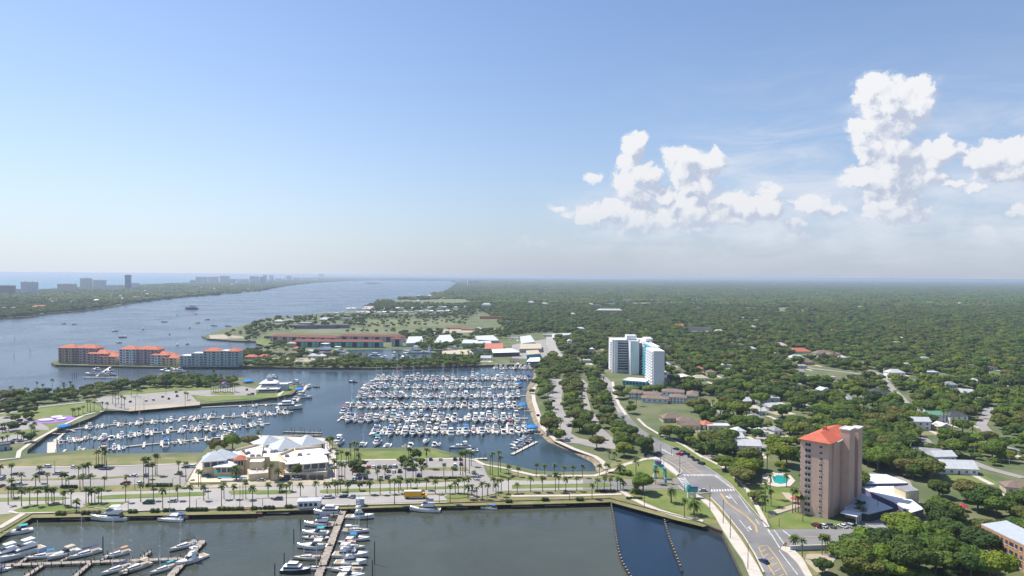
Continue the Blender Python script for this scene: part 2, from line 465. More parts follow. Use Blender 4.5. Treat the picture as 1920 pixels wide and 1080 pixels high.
def foliage(name, c, c2, hues, scale=.35, sub=.25):
    m = bpy.data.materials.new(name); m.use_nodes = True
    t = NT(m.node_tree); b = t.n['Principled BSDF']
    b.inputs['Roughness'].default_value = .75; b.inputs['Specular IOR Level'].default_value = .25
    pos = t.new('ShaderNodeNewGeometry').outputs['Position']
    n = t.noise(pos, scale, 3, .6)
    col = t.mix(t.smooth(n, .35, .65), tuple(c)+(1,), tuple(c2)+(1,))
    oi = t.new('ShaderNodeObjectInfo').outputs['Random']
    col = t.mix(1.0, col, t.ramp(oi, [(i/(len(hues)-1), tuple(h)+(1,)) for i, h in enumerate(hues)], 'CONSTANT' if len(hues) > 5 else 'LINEAR'), 'MULTIPLY')
    t.put(b.inputs['Base Color'], col)
    tr = t.new('ShaderNodeBsdfTranslucent'); t.put(tr.inputs[0], col)
    ms = t.new('ShaderNodeMixShader'); ms.inputs[0].default_value = sub
    t.l.new(b.outputs[0], ms.inputs[1]); t.l.new(tr.outputs[0], ms.inputs[2])
    t.l.new(ms.outputs[0], t.n['Material Output'].inputs[0])
    M_[name] = m
HU = [(.62, .66, .7), (1.0, 1.0, 1.0), (.85, .95, .8), (1.6, 1.4, .9), (.9, .9, 1.0), (1.1, 1.2, .9), (.7, .8, .75), (1.0, .95, 1.05)]
foliage('oak_leaves', (0.128, 0.179, 0.027), (0.083, 0.126, 0.019), HU)
foliage('dark_leaves', (0.082, 0.136, 0.026), (0.054, 0.094, 0.017), HU)
foliage('bright_leaves', (0.156, 0.227, 0.024), (0.102, 0.160, 0.020), [(.9, .9, 1), (1.1, 1, 1), (1, 1.1, .9)])
foliage('olive_leaves', (0.157, 0.166, 0.040), (0.105, 0.116, 0.027), [(.9, .9, 1), (1.1, 1, 1), (1, 1.1, .9)])
foliage('palm_leaves', (0.131, 0.188, 0.043), (0.085, 0.131, 0.030), [(.8, .85, .8), (1.1, 1, 1), (1.15, 1.1, .8)], scale=1.5)
foliage('bush_leaves', (0.072, 0.102, 0.026), (0.036, 0.060, 0.017), HU, scale=.8)

# ---------------------------------------------------------------- water and land
NSH = [0]
SHEETS = []
def sheet(name, pts, z, m, thick=0.02, side=None):
    NSH[0] += 1
    if 1.9 < z < 3 and name not in ('ground', 'barrier_island_ground', 'harbour_water'): z += .0008*NSH[0]     # no two sheets share a level
    if name not in ('ground', 'barrier_island_ground', 'river_water', 'basin_water', 'ocean_water', 'marina_water', 'church_car_park', 'enclosed_basin_water', 'boat_basin_water'): SHEETS.append([(p[0], p[1]) for p in pts])
    mb = MB(); mb.prism(pts, z-thick, z, 0, 1 if side else None)
    return mb.build(name, [m] + ([side] if side else []), kind='structure')
FAR = 45000
river_north = [(860,531),(844,548),(800,556),(769,560),(708,570),(674,581),(613,588),(544,594),(488,600),(455,612),(417,619),(395,628),(378,632),(389,637),(440,641),(480,642),(497,652),(488,657),(447,660),(445,668),(330,675),(112,675),(96,683),(104,687),(200,689),(333,692),(439,690),(480,691),(560,692),(702,693),(830,690),(924,687),(975,686),(988,686),(1001,690)]
bank_bot = [(1001,690),(1000,705),(988,726),(985,745),(988,760),(995,780),(1002,797),(1012,816),(1026,829),(1071,848),(1108,867),(1115,876),(1118,890)]
bank_top = [(1005,688),(1005,706),(998,728),(995,745),(1000,762),(1009,785),(1016,800),(1024,812),(1040,822),(1078,840),(1118,859),(1130,870),(1131,888)]
strip_north = [(1118,890),(1043,891),(1002,888),(960,878),(935,873),(905,870),(880,864),(852,856),(808,844),(720,845),(636,846),(628,832),(600,824),(560,827),(500,829),(420,833),(392,840),(380,854),(300,855),(205,857),(178,847),(94,855),(51,857),(52,849),(64,840),(92,818),(130,804),(178,785),(194,775),(242,774),(258,771),(310,766),(375,762),(480,754),(547,743),(556,736),(558,728),(545,723),(524,722),(480,719),(458,712),(400,709),(330,709),(268,717),(200,729),(150,739),(67,747),(0,753),(-300,777)]
basin = [(-120,1082),(0,1009),(60,972.5),(480,963),(960,948),(1144,943),(1265,975),(1313,988),(1354,1006),(1390,1082),(1416,1140)]
def W0(pts): return [G(a, b, 0) for a, b in pts]
far_l = Vector((-0.075*FAR, FAR, 0))
bt = [G(a, b, 2) for a, b in bank_top]
land = W0(river_north) + bt[1:-1] + [G(1131,888,2)] + W0(strip_north[0:]) + [Vector((-500, 420, 0)), Vector((-500, 60, 0)), Vector((-210, 240, 0))] + W0(basin) + [Vector((150, 60, 0)), Vector((150, -300, 0)), Vector((60000, -300, 0)), Vector((60000, FAR, 0)), far_l]
sheet('ground', land, 2.0, M_['mainland'], 4.0, M_['seawall'])
bb = [G(a, b, -0.3) for a, b in bank_bot]
mb = MB(); n = len(bb)
bt2 = [Vector((p.x, p.y, 2.0)) for p in bt]
mid = [a.lerp(b, .5) + Vector((0, 0, .35)) for a, b in zip(bb, bt2)]
mb.add(bb + mid + bt2, [(i, i+1, n+i+1, n+i) for i in range(n-1)] + [(n+i, n+i+1, 2*n+i+1, 2*n+i) for i in range(n-1)])
mb.build('shore_bank', M_['bank'], kind='structure')
isl_w = [(-900,660),(-200,618),(0,599),(55,595),(89,589),(155,584),(205,577),(278,564),(355,556),(417,552),(480,546),(535,536),(591,530),(647,527),(700,525.5),(845,527),(862,529)]
isl_e = [(600,520.5),(480,526.5),(355,532),(264,536),(144,542),(94,546.5),(0,549),(-900,560)]
far_isle = W0(isl_w) + [Vector((-0.072*FAR*.6, FAR*.6, 0))] + [Vector((-0.30*FAR*.8, FAR*.8, 0))] + W0(isl_e)
sheet('barrier_island_ground', far_isle, 2.0, M_['mainland'], 4.0, M_['bank'])
mg = sheet('mangrove_island_ground', W0([(683,531.5),(700,532.8),(712,531.5),(700,530.8)]), 1.2, M_['mainland'], 3.0)
# water: the river lies under everything, the closed basins and the ocean are sheets of their own a little higher
mbw = MB(); mbw.add([(-9000, -400, -.4), (9000, -400, -.4), (9000, FAR, -.4), (-9000, FAR, -.4)], [(0, 1, 2, 3)])
mbw.build('river_water', M_['river'], kind='structure')
oc = W0([(-1500,575),(-900,560),(0,549),(94,546.5),(144,542),(264,536),(355,532),(480,526.5),(600,520.5)]) + [Vector((-0.30*FAR*.8, FAR*.8, 0)), Vector((-0.30*FAR, FAR, 0)), Vector((-60000, FAR, 0)), Vector((-60000, 1000, 0))]
sheet('ocean_water', [p + Vector((0, -14, 0)) if i < 9 else p for i, p in enumerate(oc)], -0.1, M_['ocean'], 0.1)
beach = W0([(-900,560),(0,549),(94,546.5),(144,542),(264,536),(355,532),(480,526.5)])
sheet('beach_sand', [p + Vector((0, 14, 0)) for p in beach] + [p + Vector((0, -46, 0)) for p in beach[::-1]], 2.3, M_['sand'], 3.0)
bl = W0(basin)
curtain1 = [G(*p, 0) for p in Z(7, (665, 590), (676, 640), (690, 720), (700, 800), (712, 880), (724, 940), (745, 1005), (790, 1085), (820, 1130))]
curtain2 = [G(*p, 0) for p in Z(7, (1112, 700), (1030, 722), (1045, 780), (1060, 835), (1085, 900), (1110, 965), (1135, 1030), (1148, 1060))]
sheet('basin_water', [bl[0], bl[1], bl[2], bl[3], bl[4], bl[5] + Vector((0, 2, 0))] + curtain1 + [Vector((70, 150, 0)), Vector((70, 60, 0)), Vector((-500, 60, 0))], 0.0, M_['basin'], 0.1)
ge = [bl[5] + Vector((0, 2, 0))] + [p + Vector((0, 3, 0)) for p in bl[6:7]]
wall_r = [p for p in bl[6:]]
encl = curtain1 + [Vector((70, 150, 0)), Vector((70, 60, 0)), Vector((150, 60, 0))] + [G(1416,1140,0), G(1290,1090,0)] + curtain2[::-1] + [bl[6]]
sheet('enclosed_basin_water', encl, 0.0, M_['enclosed'], 0.1)
sheet('boat_basin_water', curtain2 + [G(1290,1090,0), G(1416,1140,0)] + bl[7:10][::-1], 0.0, M_['boat_basin'], 0.1)
mid_pts = W0(strip_north[:42]) + W0([(500,716),(440,704),(330,700)]) 
sheet('marina_water', W0([(700,700),(560,697),(545,723)]) + W0(strip_north[:41])[::-1] + W0([(1131,880),(1115,862),(1060,842),(1020,820),(1003,790),(993,755),(996,730),(1004,700),(985,686),(924,688),(830,692)]), -0.05, M_['marina'], 0.1)
# the small harbour behind the green spit
harb = [(648,656),(700,655),(830,656),(958,655),(962,664),(900,667),(830,668),(815,675),(760,678),(700,679),(668,673)]
sheet('harbour_water', P(harb, 2.03), 2.06, M_['marina'], 0.03)


# ---------------------------------------------------------------- lawns, pavements, roads (each a sheet a little above the last)
LV = dict(a=2.04, b=2.15, c=2.26, d=2.37, e=2.46)
def zs(name, k, pts, lv, m, thick=None):
    return sheet(name, P(Z(k, *pts)), LV[lv], M_[m], thick or (LV[lv]-1.98))
zs('grass_verge', 5, [(-400,330),(0,315),(200,282),(340,270),(640,248),(740,284),(1330,274),(1330,322),(700,330),(0,345),(-400,350)], 'a', 'dry_lawn')
zs('grass_verge', 5, [(-600,480),(600,480),(1230,470),(1340,480),(1728,470),(1728,660),(215,688),(0,820),(-400,1060),(-900,1100),(-900,500)], 'a', 'dry_lawn')
zs('grass_verge', 6, [(0,455),(500,440),(1540,405),(1728,395),(1728,598),(1000,615),(0,645)], 'a', 'dry_lawn')
zs('grass_lawn', 6, [(560,240),(1180,232),(1330,268),(1240,290),(690,296),(560,300)], 'a', 'lawn')
zs('grass_lawn', 6, [(1550,335),(1728,360),(1728,405),(1600,412)], 'a', 'lawn')
zs('grass_verge', 7, [(-5,360),(150,394),(570,398),(660,330),(700,290),(920,270),(1110,385),(1140,425),(1150,500),(1250,560),(1340,610),(1400,720),(1290,748),(1100,702),(665,582),(-5,600)], 'a', 'dry_lawn')
zs('park_lawn', 7, [(690,375),(800,320),(960,300),(1000,340),(1110,412),(820,424),(690,412)], 'b', 'lawn')
zs('park_lawn', 7, [(770,505),(1130,500),(1180,520),(1270,580),(1340,640),(1385,700),(1290,690),(1120,660),(990,620),(880,570)], 'b', 'lawn')
# boulevard
zs('lower_parking_pavement', 5, [(760,625),(850,592),(1250,575),(1728,565),(1728,610),(1000,640),(800,640)], 'b', 'boulevard')
zs('lower_parking_pavement', 6, [(0,562),(500,548),(1250,535),(1440,540),(1290,562),(1290,570),(1000,585),(500,602),(0,615)], 'b', 'boulevard')
zs('boulevard_road', 5, [(-900,545),(0,527),(1000,505),(1728,481),(1728,562),(1000,588),(700,600),(600,600),(500,640),(120,655),(0,668),(-100,615),(-900,625)], 'b', 'boulevard')
zs('boulevard_road', 6, [(0,480),(500,467),(1000,455),(1400,445),(1540,440),(1728,436),(1728,505),(1500,517),(1000,530),(500,546),(0,558)], 'b', 'boulevard')
zs('boulevard_road', 7, [(0,436),(200,440),(480,432),(480,500),(0,508)], 'b', 'boulevard')
zs('boulevard_road', 7, [(480.5,432),(1110,424),(1150,440),(1190,520),(1150,498),(1000,492),(740,500),(480.5,500)], 'b', 'asphalt')
zs('restaurant_forecourt', 5, [(1240,480),(1270,440),(1728,440),(1728,478),(1480,484),(1380,490)], 'b', 'sand')
zs('restaurant_forecourt', 6, [(0,420),(430,420),(520,430),(500,460),(400,468),(0,478)], 'b', 'sand')
zs('restaurant_island_paving', 6, [(0,130),(460,150),(540,240),(540,430),(0,430)], 'b', 'concrete')
zs('restaurant_island_paving', 5, [(1330,330),(1400,250),(1728,200),(1728,440),(1270,440)], 'b', 'concrete')
zs('west_parking_pavement', 5, [(-900,360),(0,350),(700,346),(1330,325),(1270,420),(1240,478),(700,482),(0,490),(-900,500)], 'b', 'old_asphalt')
zs('east_parking_pavement', 6, [(540,300),(690,298),(1390,288),(1530,325),(1560,400),(1590,440),(1540,445),(1400,420),(1100,420),(640,440),(540,440)], 'b', 'old_asphalt')
zs('east_parking_pavement', 6, [(1380,420),(1460,395),(1595,440),(1640,520),(1480,556),(1420,545),(1540,500)], 'c', 'old_asphalt')
for k, pts in ((5, [(0,430),(700,418),(850,405),(1110,402),(1110,412),(850,416),(700,428),(0,442)]), (5, [(-900,500),(0,482),(500,470),(520,515),(0,530),(-900,548)]),
               (5, [(520,480),(1160,455),(1200,490),(1130,505),(520,516)]), (6, [(1120,352),(1420,348),(1440,372),(1130,366)]), (6, [(640,352),(960,346),(960,356),(640,364)]),
               (6, [(450,455),(1440,410),(1460,432),(1000,455),(500,470)])):
    zs('planting_strip', k, pts, 'c', 'dry_lawn')
for k, pts in ((5, [(-300,560),(0,556),(400,548),(480,556),(400,572),(0,580),(-300,585)]), (5, [(650,545),(760,535),(1370,515),(1390,528),(1380,540),(700,566),(650,560)]), (5, [(1540,515),(1560,506),(1728,502),(1728,528),(1560,532)]),
               (6, [(0,504),(240,502),(250,512),(235,528),(0,532)]), (6, [(430,505),(480,498),(1000,485),(1430,474),(1440,488),(1000,505),(480,524),(430,520)]), (7, [(0,468),(640,456),(690,468),(640,480),(0,492)])):
    zs('median_grass', k, pts, 'c', 'lawn')
zs('lower_island_grass', 5, [(90,640),(200,602),(400,592),(480,610),(530,640),(400,650),(120,655)], 'c', 'lawn')
zs('lower_island_grass', 5, [(560,600),(600,590),(880,580),(760,612),(700,624),(600,620)], 'c', 'lawn')
zs('lower_island_grass', 6, [(1270,545),(1330,530),(1440,528),(1450,545),(1380,558),(1280,560)], 'c', 'lawn')
zs('median_planting_bed', 7, [(740,452),(1120,448),(1135,458),(1120,468),(740,470)], 'c', 'bank')
# promenade and paths
def strip(name, pts, w, z, m, thick=.12):
    """a ribbon of width w (m) along world points"""
    L, Rr = [], []
    for i, p in enumerate(pts):
        a, b = pts[max(i-1, 0)], pts[min(i+1, len(pts)-1)]
        d = (b-a); d.z = 0; d.normalize(); nn = Vector((-d.y, d.x, 0))*w/2
        L.append(p+nn); Rr.append(p-nn)
    mb = MB()
    for i in range(len(pts)-1):
        mb.prism([L[i], L[i+1], Rr[i+1], Rr[i]], z-thick, z)
    return mb.build(name, m, kind='structure')
def zstrip(name, k, pts, w, lv, m): return strip(name, P(Z(k, *pts)), w, LV[lv]+.02, M_[m])
zstrip('promenade_path', 7, [(-5,543),(370,540),(740,530)], 2.6, 'c', 'concrete')
zstrip('park_path', 7, [(735,503),(800,552),(900,602),(1000,642),(1150,688),(1290,712)], 3.0, 'c', 'concrete')
zstrip('promenade_path', 7, [(0,368),(150,402),(300,407),(560,405),(640,380),(700,360),(760,330),(900,292),(985,290)], 3.2, 'c', 'concrete')
zstrip('promenade_path', 6, [(690,300),(1000,296),(1390,288),(1480,300),(1540,330),(1728,362)], 2.5, 'c', 'concrete')
zstrip('bank_path', 7, [(170,-10),(215,90),(300,170),(420,225),(560,275),(610,310),(640,360)], 3.4, 'c', 'concrete')
zstrip('bank_path', 3, [(165,870),(140,910),(148,980),(175,1060),(182,1085)], 3.6, 'c', 'concrete')
zstrip('lot_kerb_path', 5, [(-300,356),(0,348),(700,342),(1330,322)], 1.6, 'c', 'concrete')
zstrip('lot_kerb_path', 5, [(60,645),(120,658),(370,655)], 1.6, 'c', 'concrete')
zstrip('seawall_path', 5, [(-200,800),(0,755),(160,660)], 3.0, 'c', 'concrete')
zstrip('seawall_kerb', 5, [(640,622),(1000,645),(1728,612)], .9, 'c', 'concrete')
zstrip('seawall_kerb', 6, [(0,618),(500,605),(1290,585)], .9, 'c', 'concrete')
# bulkhead cap of the near basin
for seg in (bl[1:6], bl[5:9]):
    strip('bulkhead_cap', [Vector((p.x, p.y+.3, 0)) for p in seg], .8, 2.42, M_['seawall'], .5)
# left basin seawall path, park, ramp
zstrip('basin_path', 5, [(-100,310),(0,298),(120,285),(130,240),(210,180),(330,115),(400,75),(560,0)], 2.6, 'c', 'concrete')
zstrip('basin_path', 1, [(560,1078),(640,1058),(700,1048)], 2.6, 'c', 'concrete')
zs('park_lawn', 1, [(-300,1078),(130,1060),(250,1028),(560,995),(620,980),(700,1040),(560,1066),(500,1110),(330,1190),(150,1220),(-300,1240)], 'a', 'lawn')
zs('park_lawn', 1, [(820,935),(960,880),(1430,872),(1450,905),(1160,912),(1040,920),(830,945)], 'a', 'lawn')
zs('park_lawn', 1, [(1290,935),(1400,945),(1728,930),(1728,962),(1400,985),(1330,965)], 'b', 'lawn')
zs('park_lawn', 2, [(-5,930),(120,930),(170,880),(260,882),(230,930),(140,955),(-5,962)], 'b', 'lawn')
zs('ramp_parking_pavement', 1, [(640,955),(800,945),(1160,915),(1440,905),(1640,880),(1728,900),(1728,940),(1400,948),(1290,938),(1350,1005),(870,1048),(700,1030),(670,985)], 'b', 'old_asphalt')
zs('circle_lawn', 1, [(1420,925),(1480,915),(1580,922),(1580,938),(1500,942),(1430,936)], 'c', 'lawn')
zs('boat_ramp_slab', 1, [(870,1022),(1350,985),(1350,1007),(870,1050)], 'c', 'sand')
zs('park_parking_pavement', 5, [(-400,30),(120,0),(230,25),(330,80),(330,100),(200,90),(60,110),(-400,130)], 'b', 'old_asphalt')
zs('park_parking_pavement', 5, [(-400,150),(60,130),(240,120),(200,180),(60,190),(-400,260)], 'b', 'old_asphalt')
zstrip('park_drive', 1, [(-200,1085),(130,1052),(260,1022),(400,1005),(600,985),(680,985)], 5, 'c', 'boulevard')
zstrip('park_path', 2, [(150,945),(205,885)], 3, 'c', 'concrete')
# Beach-front street on the right
main_l = Z(3, (250,560), (225,590), (240,640), (300,690)) 
road_a = [(1031,628),(1022,642),(1028,656),(1043,670),(1062,676),(1058,668),(1052,655),(1040,640),(1044,630)]
sheet('bridge_road', P([(1024,626),(1040,626),(1043,645),(1052,660),(1063,676),(1045,678),(1032,660),(1024,645)]), LV['b'], M_['boulevard'], .1)
zs('street_road', 3, [(560,760),(600,790),(650,830),(690,870),(682,900),(700,960),(755,1040),(800,1090),(730,1090),(690,1010),(665,950),(640,880),(600,825),(550,770)], 'b', 'old_asphalt')
zs('street_road', 7, [(690,-20),(765,-20),(860,78),(960,150),(1100,215),(1200,290),(1300,340),(1385,396),(1140,398),(1085,375),(1010,290),(940,205),(830,110),(705,0)], 'b', 'asphalt')
zs('junction_road', 7, [(1385,396),(1480,468),(1515,515),(1350,520),(1260,530),(1190,520),(1150,440),(1110,424),(1140,398)], 'b', 'asphalt')
road_b = P(Z(7, (1515,515), (1560,570), (1640,665), (1730,765))) + P(Z(8, (15,770), (40,768), (600,765), (620,880), (490,872), (150,890), (105,870), (90,885), (180,980), (300,1090), (420,1200), (100,1300))) + P(Z(7, (1760,1200), (1715,1080), (1640,930), (1560,800), (1480,700), (1400,600), (1340,545), (1350,520)))
sheet('street_road', road_b, LV['b'], M_['asphalt'], .1)
zs('street_sidewalk', 7, [(925,262),(1000,292),(1080,345),(1128,392),(1112,408),(1040,350),(965,300),(905,275)], 'e', 'concrete')
zs('street_sidewalk', 7, [(1245,532),(1290,556),(1350,590),(1410,660),(1480,750),(1540,830),(1605,930),(1665,1030),(1700,1100),(1610,1100),(1560,980),(1490,880),(1420,770),(1375,690),(1330,620),(1270,565),(1235,548)], 'e', 'concrete')
zs('street_kerb_verge', 7, [(1300,545),(1345,556),(1395,610),(1470,705),(1550,810),(1625,935),(1675,1035),(1650,1010),(1590,905),(1530,820),(1470,735),(1400,650),(1350,590)], 'c', 'dry_lawn')
zstrip('street_kerb', 7, [(1340,552),(1400,612),(1480,708),(1560,808),(1640,938),(1700,1060)], .6, 'd', 'concrete')
zstrip('street_kerb', 7, [(1130,398),(1150,372),(1120,345),(1060,310),(1010,285)], .5, 'd', 'concrete')
zstrip('side_path', 7, [(1300,285),(1400,335),(1470,375),(1520,430),(1580,490),(1640,590),(1700,700),(1722,755)], 2.2, 'd', 'concrete')
zstrip('side_path', 3, [(680,850),(690,920),(720,1000),(770,1075)], 2.6, 'd', 'concrete')
zstrip('side_path', 7, [(850,20),(900,70),(1000,130),(1150,195),(1290,285)], 2.2, 'd', 'concrete')
zstrip('side_path', 8, [(20,660),(120,630),(220,600),(150,560),(120,520)], 4, 'c', 'sand')
zstrip('kerb_line', 7, [(1100,215),(1200,288),(1300,338),(1390,396),(1480,466),(1520,512),(1570,572),(1648,662),(1728,752)], .4, 'd', 'concrete')
zs('front_lawn', 7, [(1000,165),(1060,160),(1200,215),(1290,270),(1300,285),(1400,335),(1440,360),(1330,362),(1290,345),(1200,285),(1110,215)], 'a', 'lawn')
zs('front_lawn', 7, [(1400,405),(1470,385),(1520,430),(1580,500),(1640,600),(1690,690),(1660,660),(1570,565),(1500,470)], 'a', 'lawn')
zs('front_lawn', 7, [(1540,440),(1728,480),(1728,700),(1690,670),(1640,580),(1600,510)], 'a', 'lawn')
zs('tower_lawn', 8, [(0,480),(200,490),(230,560),(110,610),(0,660)], 'a', 'lawn')
zs('tower_lawn', 8, [(0,700),(160,640),(260,680),(490,720),(480,740),(300,735),(320,770),(40,765)], 'a', 'lawn')
zs('side_lawn', 8, [(150,885),(490,868),(500,910),(480,950),(330,1080),(290,1080),(190,960)], 'a', 'dry_lawn')
zs('gravel_yard', 8, [(260,935),(480,930),(400,1050),(330,1060),(250,980)], 'b', 'sand')
zs('bridge_sidewalk', 8, [(95,885),(160,895),(230,960),(300,1090),(330,1150),(290,1150),(200,1000),(130,930),(85,905)], 'e', 'concrete')
zs('pool_deck', 8, [(-40,400),(60,375),(150,400),(185,440),(150,475),(60,480),(-40,460)], 'b', 'concrete')
zs('pool_water', 8, [(30,420),(60,402),(110,405),(140,430),(125,455),(80,460),(40,450)], 'c', 'teal_pool')
# riverside lots under the oaks
zs('oak_parking_pavement', 3, [(265,835),(350,828),(350,880),(335,960),(340,1020),(365,1090),(240,1090),(270,1020),(245,950),(285,900)], 'b', 'old_asphalt')
zs('oak_parking_pavement', 3, [(450,838),(480,835),(512,865),(500,920),(520,985),(545,1090),(470,1090),(490,1000),(465,920),(470,880)], 'b', 'old_asphalt')
zs('oak_parking_pavement', 7, [(290,-10),(420,-10),(410,60),(400,120),(450,150),(460,190),(350,180),(310,130),(280,60)], 'b', 'old_asphalt')
zs('oak_parking_pavement', 7, [(520,-10),(570,-10),(600,80),(660,130),(725,195),(680,215),(600,160),(540,90)], 'b', 'old_asphalt')
zs('oak_parking_pavement', 7, [(450,150),(640,190),(760,205),(820,215),(700,225),(560,215),(455,190)], 'b', 'old_asphalt')
# open ground beyond the harbour
zs('grass_field', 2, [(760,440),(800,430),(1430,432),(1430,465),(1100,478),(760,490)], 'a', 'grass_field')
zs('grass_field', 2, [(230,500),(720,486),(760,496),(1300,500),(1320,515),(1000,525),(240,520)], 'a', 'grass_field')
zs('grass_field', 2, [(0,560),(90,560),(200,580),(220,620),(80,610),(0,590)], 'a', 'lawn')
zs('dirt_lot', 2, [(1180,500),(1470,490),(1480,515),(1190,525)], 'b', 'sand')
zs('dirt_lot', 1, [(1410,535),(1500,530),(1640,545),(1700,552),(1520,560),(1420,560)], 'b', 'sand')
zs('marsh_grass', 2, [(900,300),(1450,288),(1480,330),(1100,340),(850,330)], 'a', 'grass_field')
zs('boatyard_pavement', 2, [(0,690),(560,690),(620,680),(700,712),(0,715)], 'a', 'sand')
zs('boatyard_pavement', 3, [(0,600),(230,560),(260,640),(220,700),(0,690)], 'a', 'old_asphalt')
zstrip('far_road', 2, [(1620,350),(1670,375),(1728,410)], 9, 'b', 'boulevard')
zstrip('far_road', 2, [(1500,480),(1520,500),(1530,520)], 7, 'b', 'boulevard')
for k, p in ((3, [(750,318),(980,310),(990,330),(800,340)]), (3, [(1200,305),(1240,300),(1310,350),(1260,345)]), (4, [(60,350),(150,345),(140,372),(70,405)]), (4, [(205,360),(240,360),(250,395),(225,400)]),
             (4, [(520,375),(580,370),(580,390),(530,392)]), (4, [(640,380),(720,380),(690,400),(650,400)]), (4, [(270,378),(350,376),(350,388),(280,392)]), (4, [(760,0),(775,0),(775,0.1),(760,.1)])):
    if k == 4 and p[0][0] == 760: continue
    zs('golf_fairway', k, p, 'a', 'grass_field')
zs('sand_lot', 4, [(1290,955),(1370,950),(1380,1000),(1310,1000)], 'a', 'sand')
zs('side_street', 4, [(660,765),(740,780),(800,840),(830,880),(810,885),(750,830),(670,790)], 'a', 'sand')
zs('east_yard_paving', 8, [(600,385),(840,385),(960,440),(1050,640),(900,760),(600,765),(600,500)], 'a', 'old_asphalt')

# residential streets seen between the trees
for k, pts, w_ in ((4, [(640,760),(760,800),(830,890),(900,960),(1000,1075)], 7), (3, [(1250,960),(1340,1010),(1440,1070)], 7), (8, [(1500,-60),(1440,60),(1560,200),(1728,250)], 7), (4, [(1480,800),(1560,860),(1728,930)], 7), (8, [(1000,120),(1090,190),(1110,260)], 7), (4, [(-200,900),(100,870),(330,860),(520,880)], 7),
                   (3, [(1020,640),(1300,700),(1500,740),(1728,760)], 8), (4, [(0,700),(300,760),(640,800)], 8), (4, [(900,560),(1200,600),(1500,640),(1728,660)], 9), (4, [(1728,760),(1500,700),(1300,690),(1000,650)], 8), (7, [(1290,285),(1480,240),(1728,200)], 7), (8, [(1728,420),(1500,360),(1340,300)], 7), (3, [(1040,560),(1400,590),(1728,600)], 9),
                   (8, [(880,640),(1000,700),(1200,760),(1400,760)], 7), (3, [(300,470),(700,460),(1100,470),(1500,440)], 10), (4, [(0,480),(500,470),(1000,440),(1500,430)], 12)):
    strip('neighbourhood_street', P(Z(k, *pts)), w_, LV['b']+.0011*NSH[0], M_['old_asphalt'])
    NSH[0] += 1; pp_ = P(Z(k, *pts))
    for a_, b_ in zip(pp_, pp_[1:]):
        d_ = (b_-a_).normalized(); n_ = Vector((-d_.y, d_.x, 0))*(w_/2+3); SHEETS.append([tuple((q)[:2]) for q in (a_+n_, b_+n_, b_-n_, a_-n_)])
# ---------------------------------------------------------------- painted markings
def mark(name, m, quads=(), lines=()):
    mb = MB()
    for k, q in quads:
        mb.prism([(p.x, p.y) for p in P(Z(k, *q))], LV['b']+.105, LV['b']+.12)
    for k, pts, w in lines:
        pp = P(Z(k, *pts))
        for a, b in zip(pp, pp[1:]):
            d = (b-a).normalized(); nn = Vector((-d.y, d.x, 0))*w/2
            mb.prism([a+nn, b+nn, b-nn, a-nn], LV['b']+.105, LV['b']+.12)
    return mb.build(name, m, kind='structure')
def ladder(k, a0, a1, b0, b1, n, duty=.55):
    q = []
    for i in range(n):
        t0, t1 = (i+.2)/n, (i+.2+duty)/n
        f = lambda p, r, t: (p[0]+(r[0]-p[0])*t, p[1]+(r[1]-p[1])*t)
        q.append((k, [f(a0, a1, t0), f(a0, a1, t1), f(b0, b1, t1), f(b0, b1, t0)]))
    return q
wq = ladder(7, (1150,397), (1345,398), (1160,408), (1368,408), 9) + ladder(7, (1340,500), (1500,495), (1340,513), (1512,510), 9) \
   + ladder(7, (1120,420), (1190,512), (1170,420), (1205,470), 8, .4) + ladder(7, (1385,400), (1500,492), (1355,400), (1478,492), 12, .45) \
   + ladder(7, (1010,222), (1090,262), (1010,232), (1085,270), 7, .5) + ladder(8, (0,770), (25,800), (-5,776), (15,806), 4)
wl = [(7, [(1118,418),(1195,515)], .5), (7, [(1160,415),(1215,485)], .5), (7, [(1150,396),(1385,396)], .3), (7, [(1120,472),(1160,505)], .4),
      (7, [(1465,530),(1520,600)], .25), (7, [(1535,705),(1600,785)], .25), (7, [(1530,540),(1610,655)], .25), (7, [(1645,700),(1670,735)], .3), (8, [(0,765),(80,895)], .35), (8, [(40,772),(110,868)], .35), (8, [(100,775),(160,822)], .5), (8, [(75,912),(200,1075)], .3)]
wl += [(8, [(320+i*45,742),(330+i*45,766)], .2) for i in range(7)]
wq += [(7, [(1440,545),(1455,543),(1475,560),(1465,562)]), (7, [(1470,548),(1485,548),(1480,556),(1468,556)]), (7, [(1585,755),(1600,753),(1622,770),(1610,772)]), (7, [(1598,748),(1612,750),(1606,758),(1592,756)])]
mark('white_road_markings', M_['white_line'], wq, wl)
yl = [(7, [(1010,262),(1140,340),(1210,395)], .3), (7, [(1060,270),(1180,310),(1285,395)], .3), (7, [(1405,525),(1450,590),(1520,640),(1580,680),(1640,745),(1652,790)], .35), (7, [(1412,525),(1456,588),(1526,638),(1586,676),(1646,740),(1658,788)], .3),
      (8, [(250,818),(570,815)], .3), (7, [(1665,890),(1700,878),(1728,880)], .35), (7, [(1665,890),(1680,925),(1728,1010)], .35), (8, [(0,885),(60,960),(130,1080)], .35), (8, [(0,1010),(45,1080)], .35)]
for i in range(7):
    a, b = (1040+i*29, 275+i*17), (1085+i*32, 280+i*17)
    yl.append((7, [(a[0]+5, a[1]+6), (b[0]+6, b[1]-6)], .45))
yl += [(7, [(1680+i*18, 925+i*30), (1712+i*18, 905+i*30)], .4) for i in range(4)] + [(8, [(0+i*22,980+i*38), (40+i*22,958+i*38)], .4) for i in range(4)]
mark('yellow_road_markings', M_['yellow_line'], (), yl)

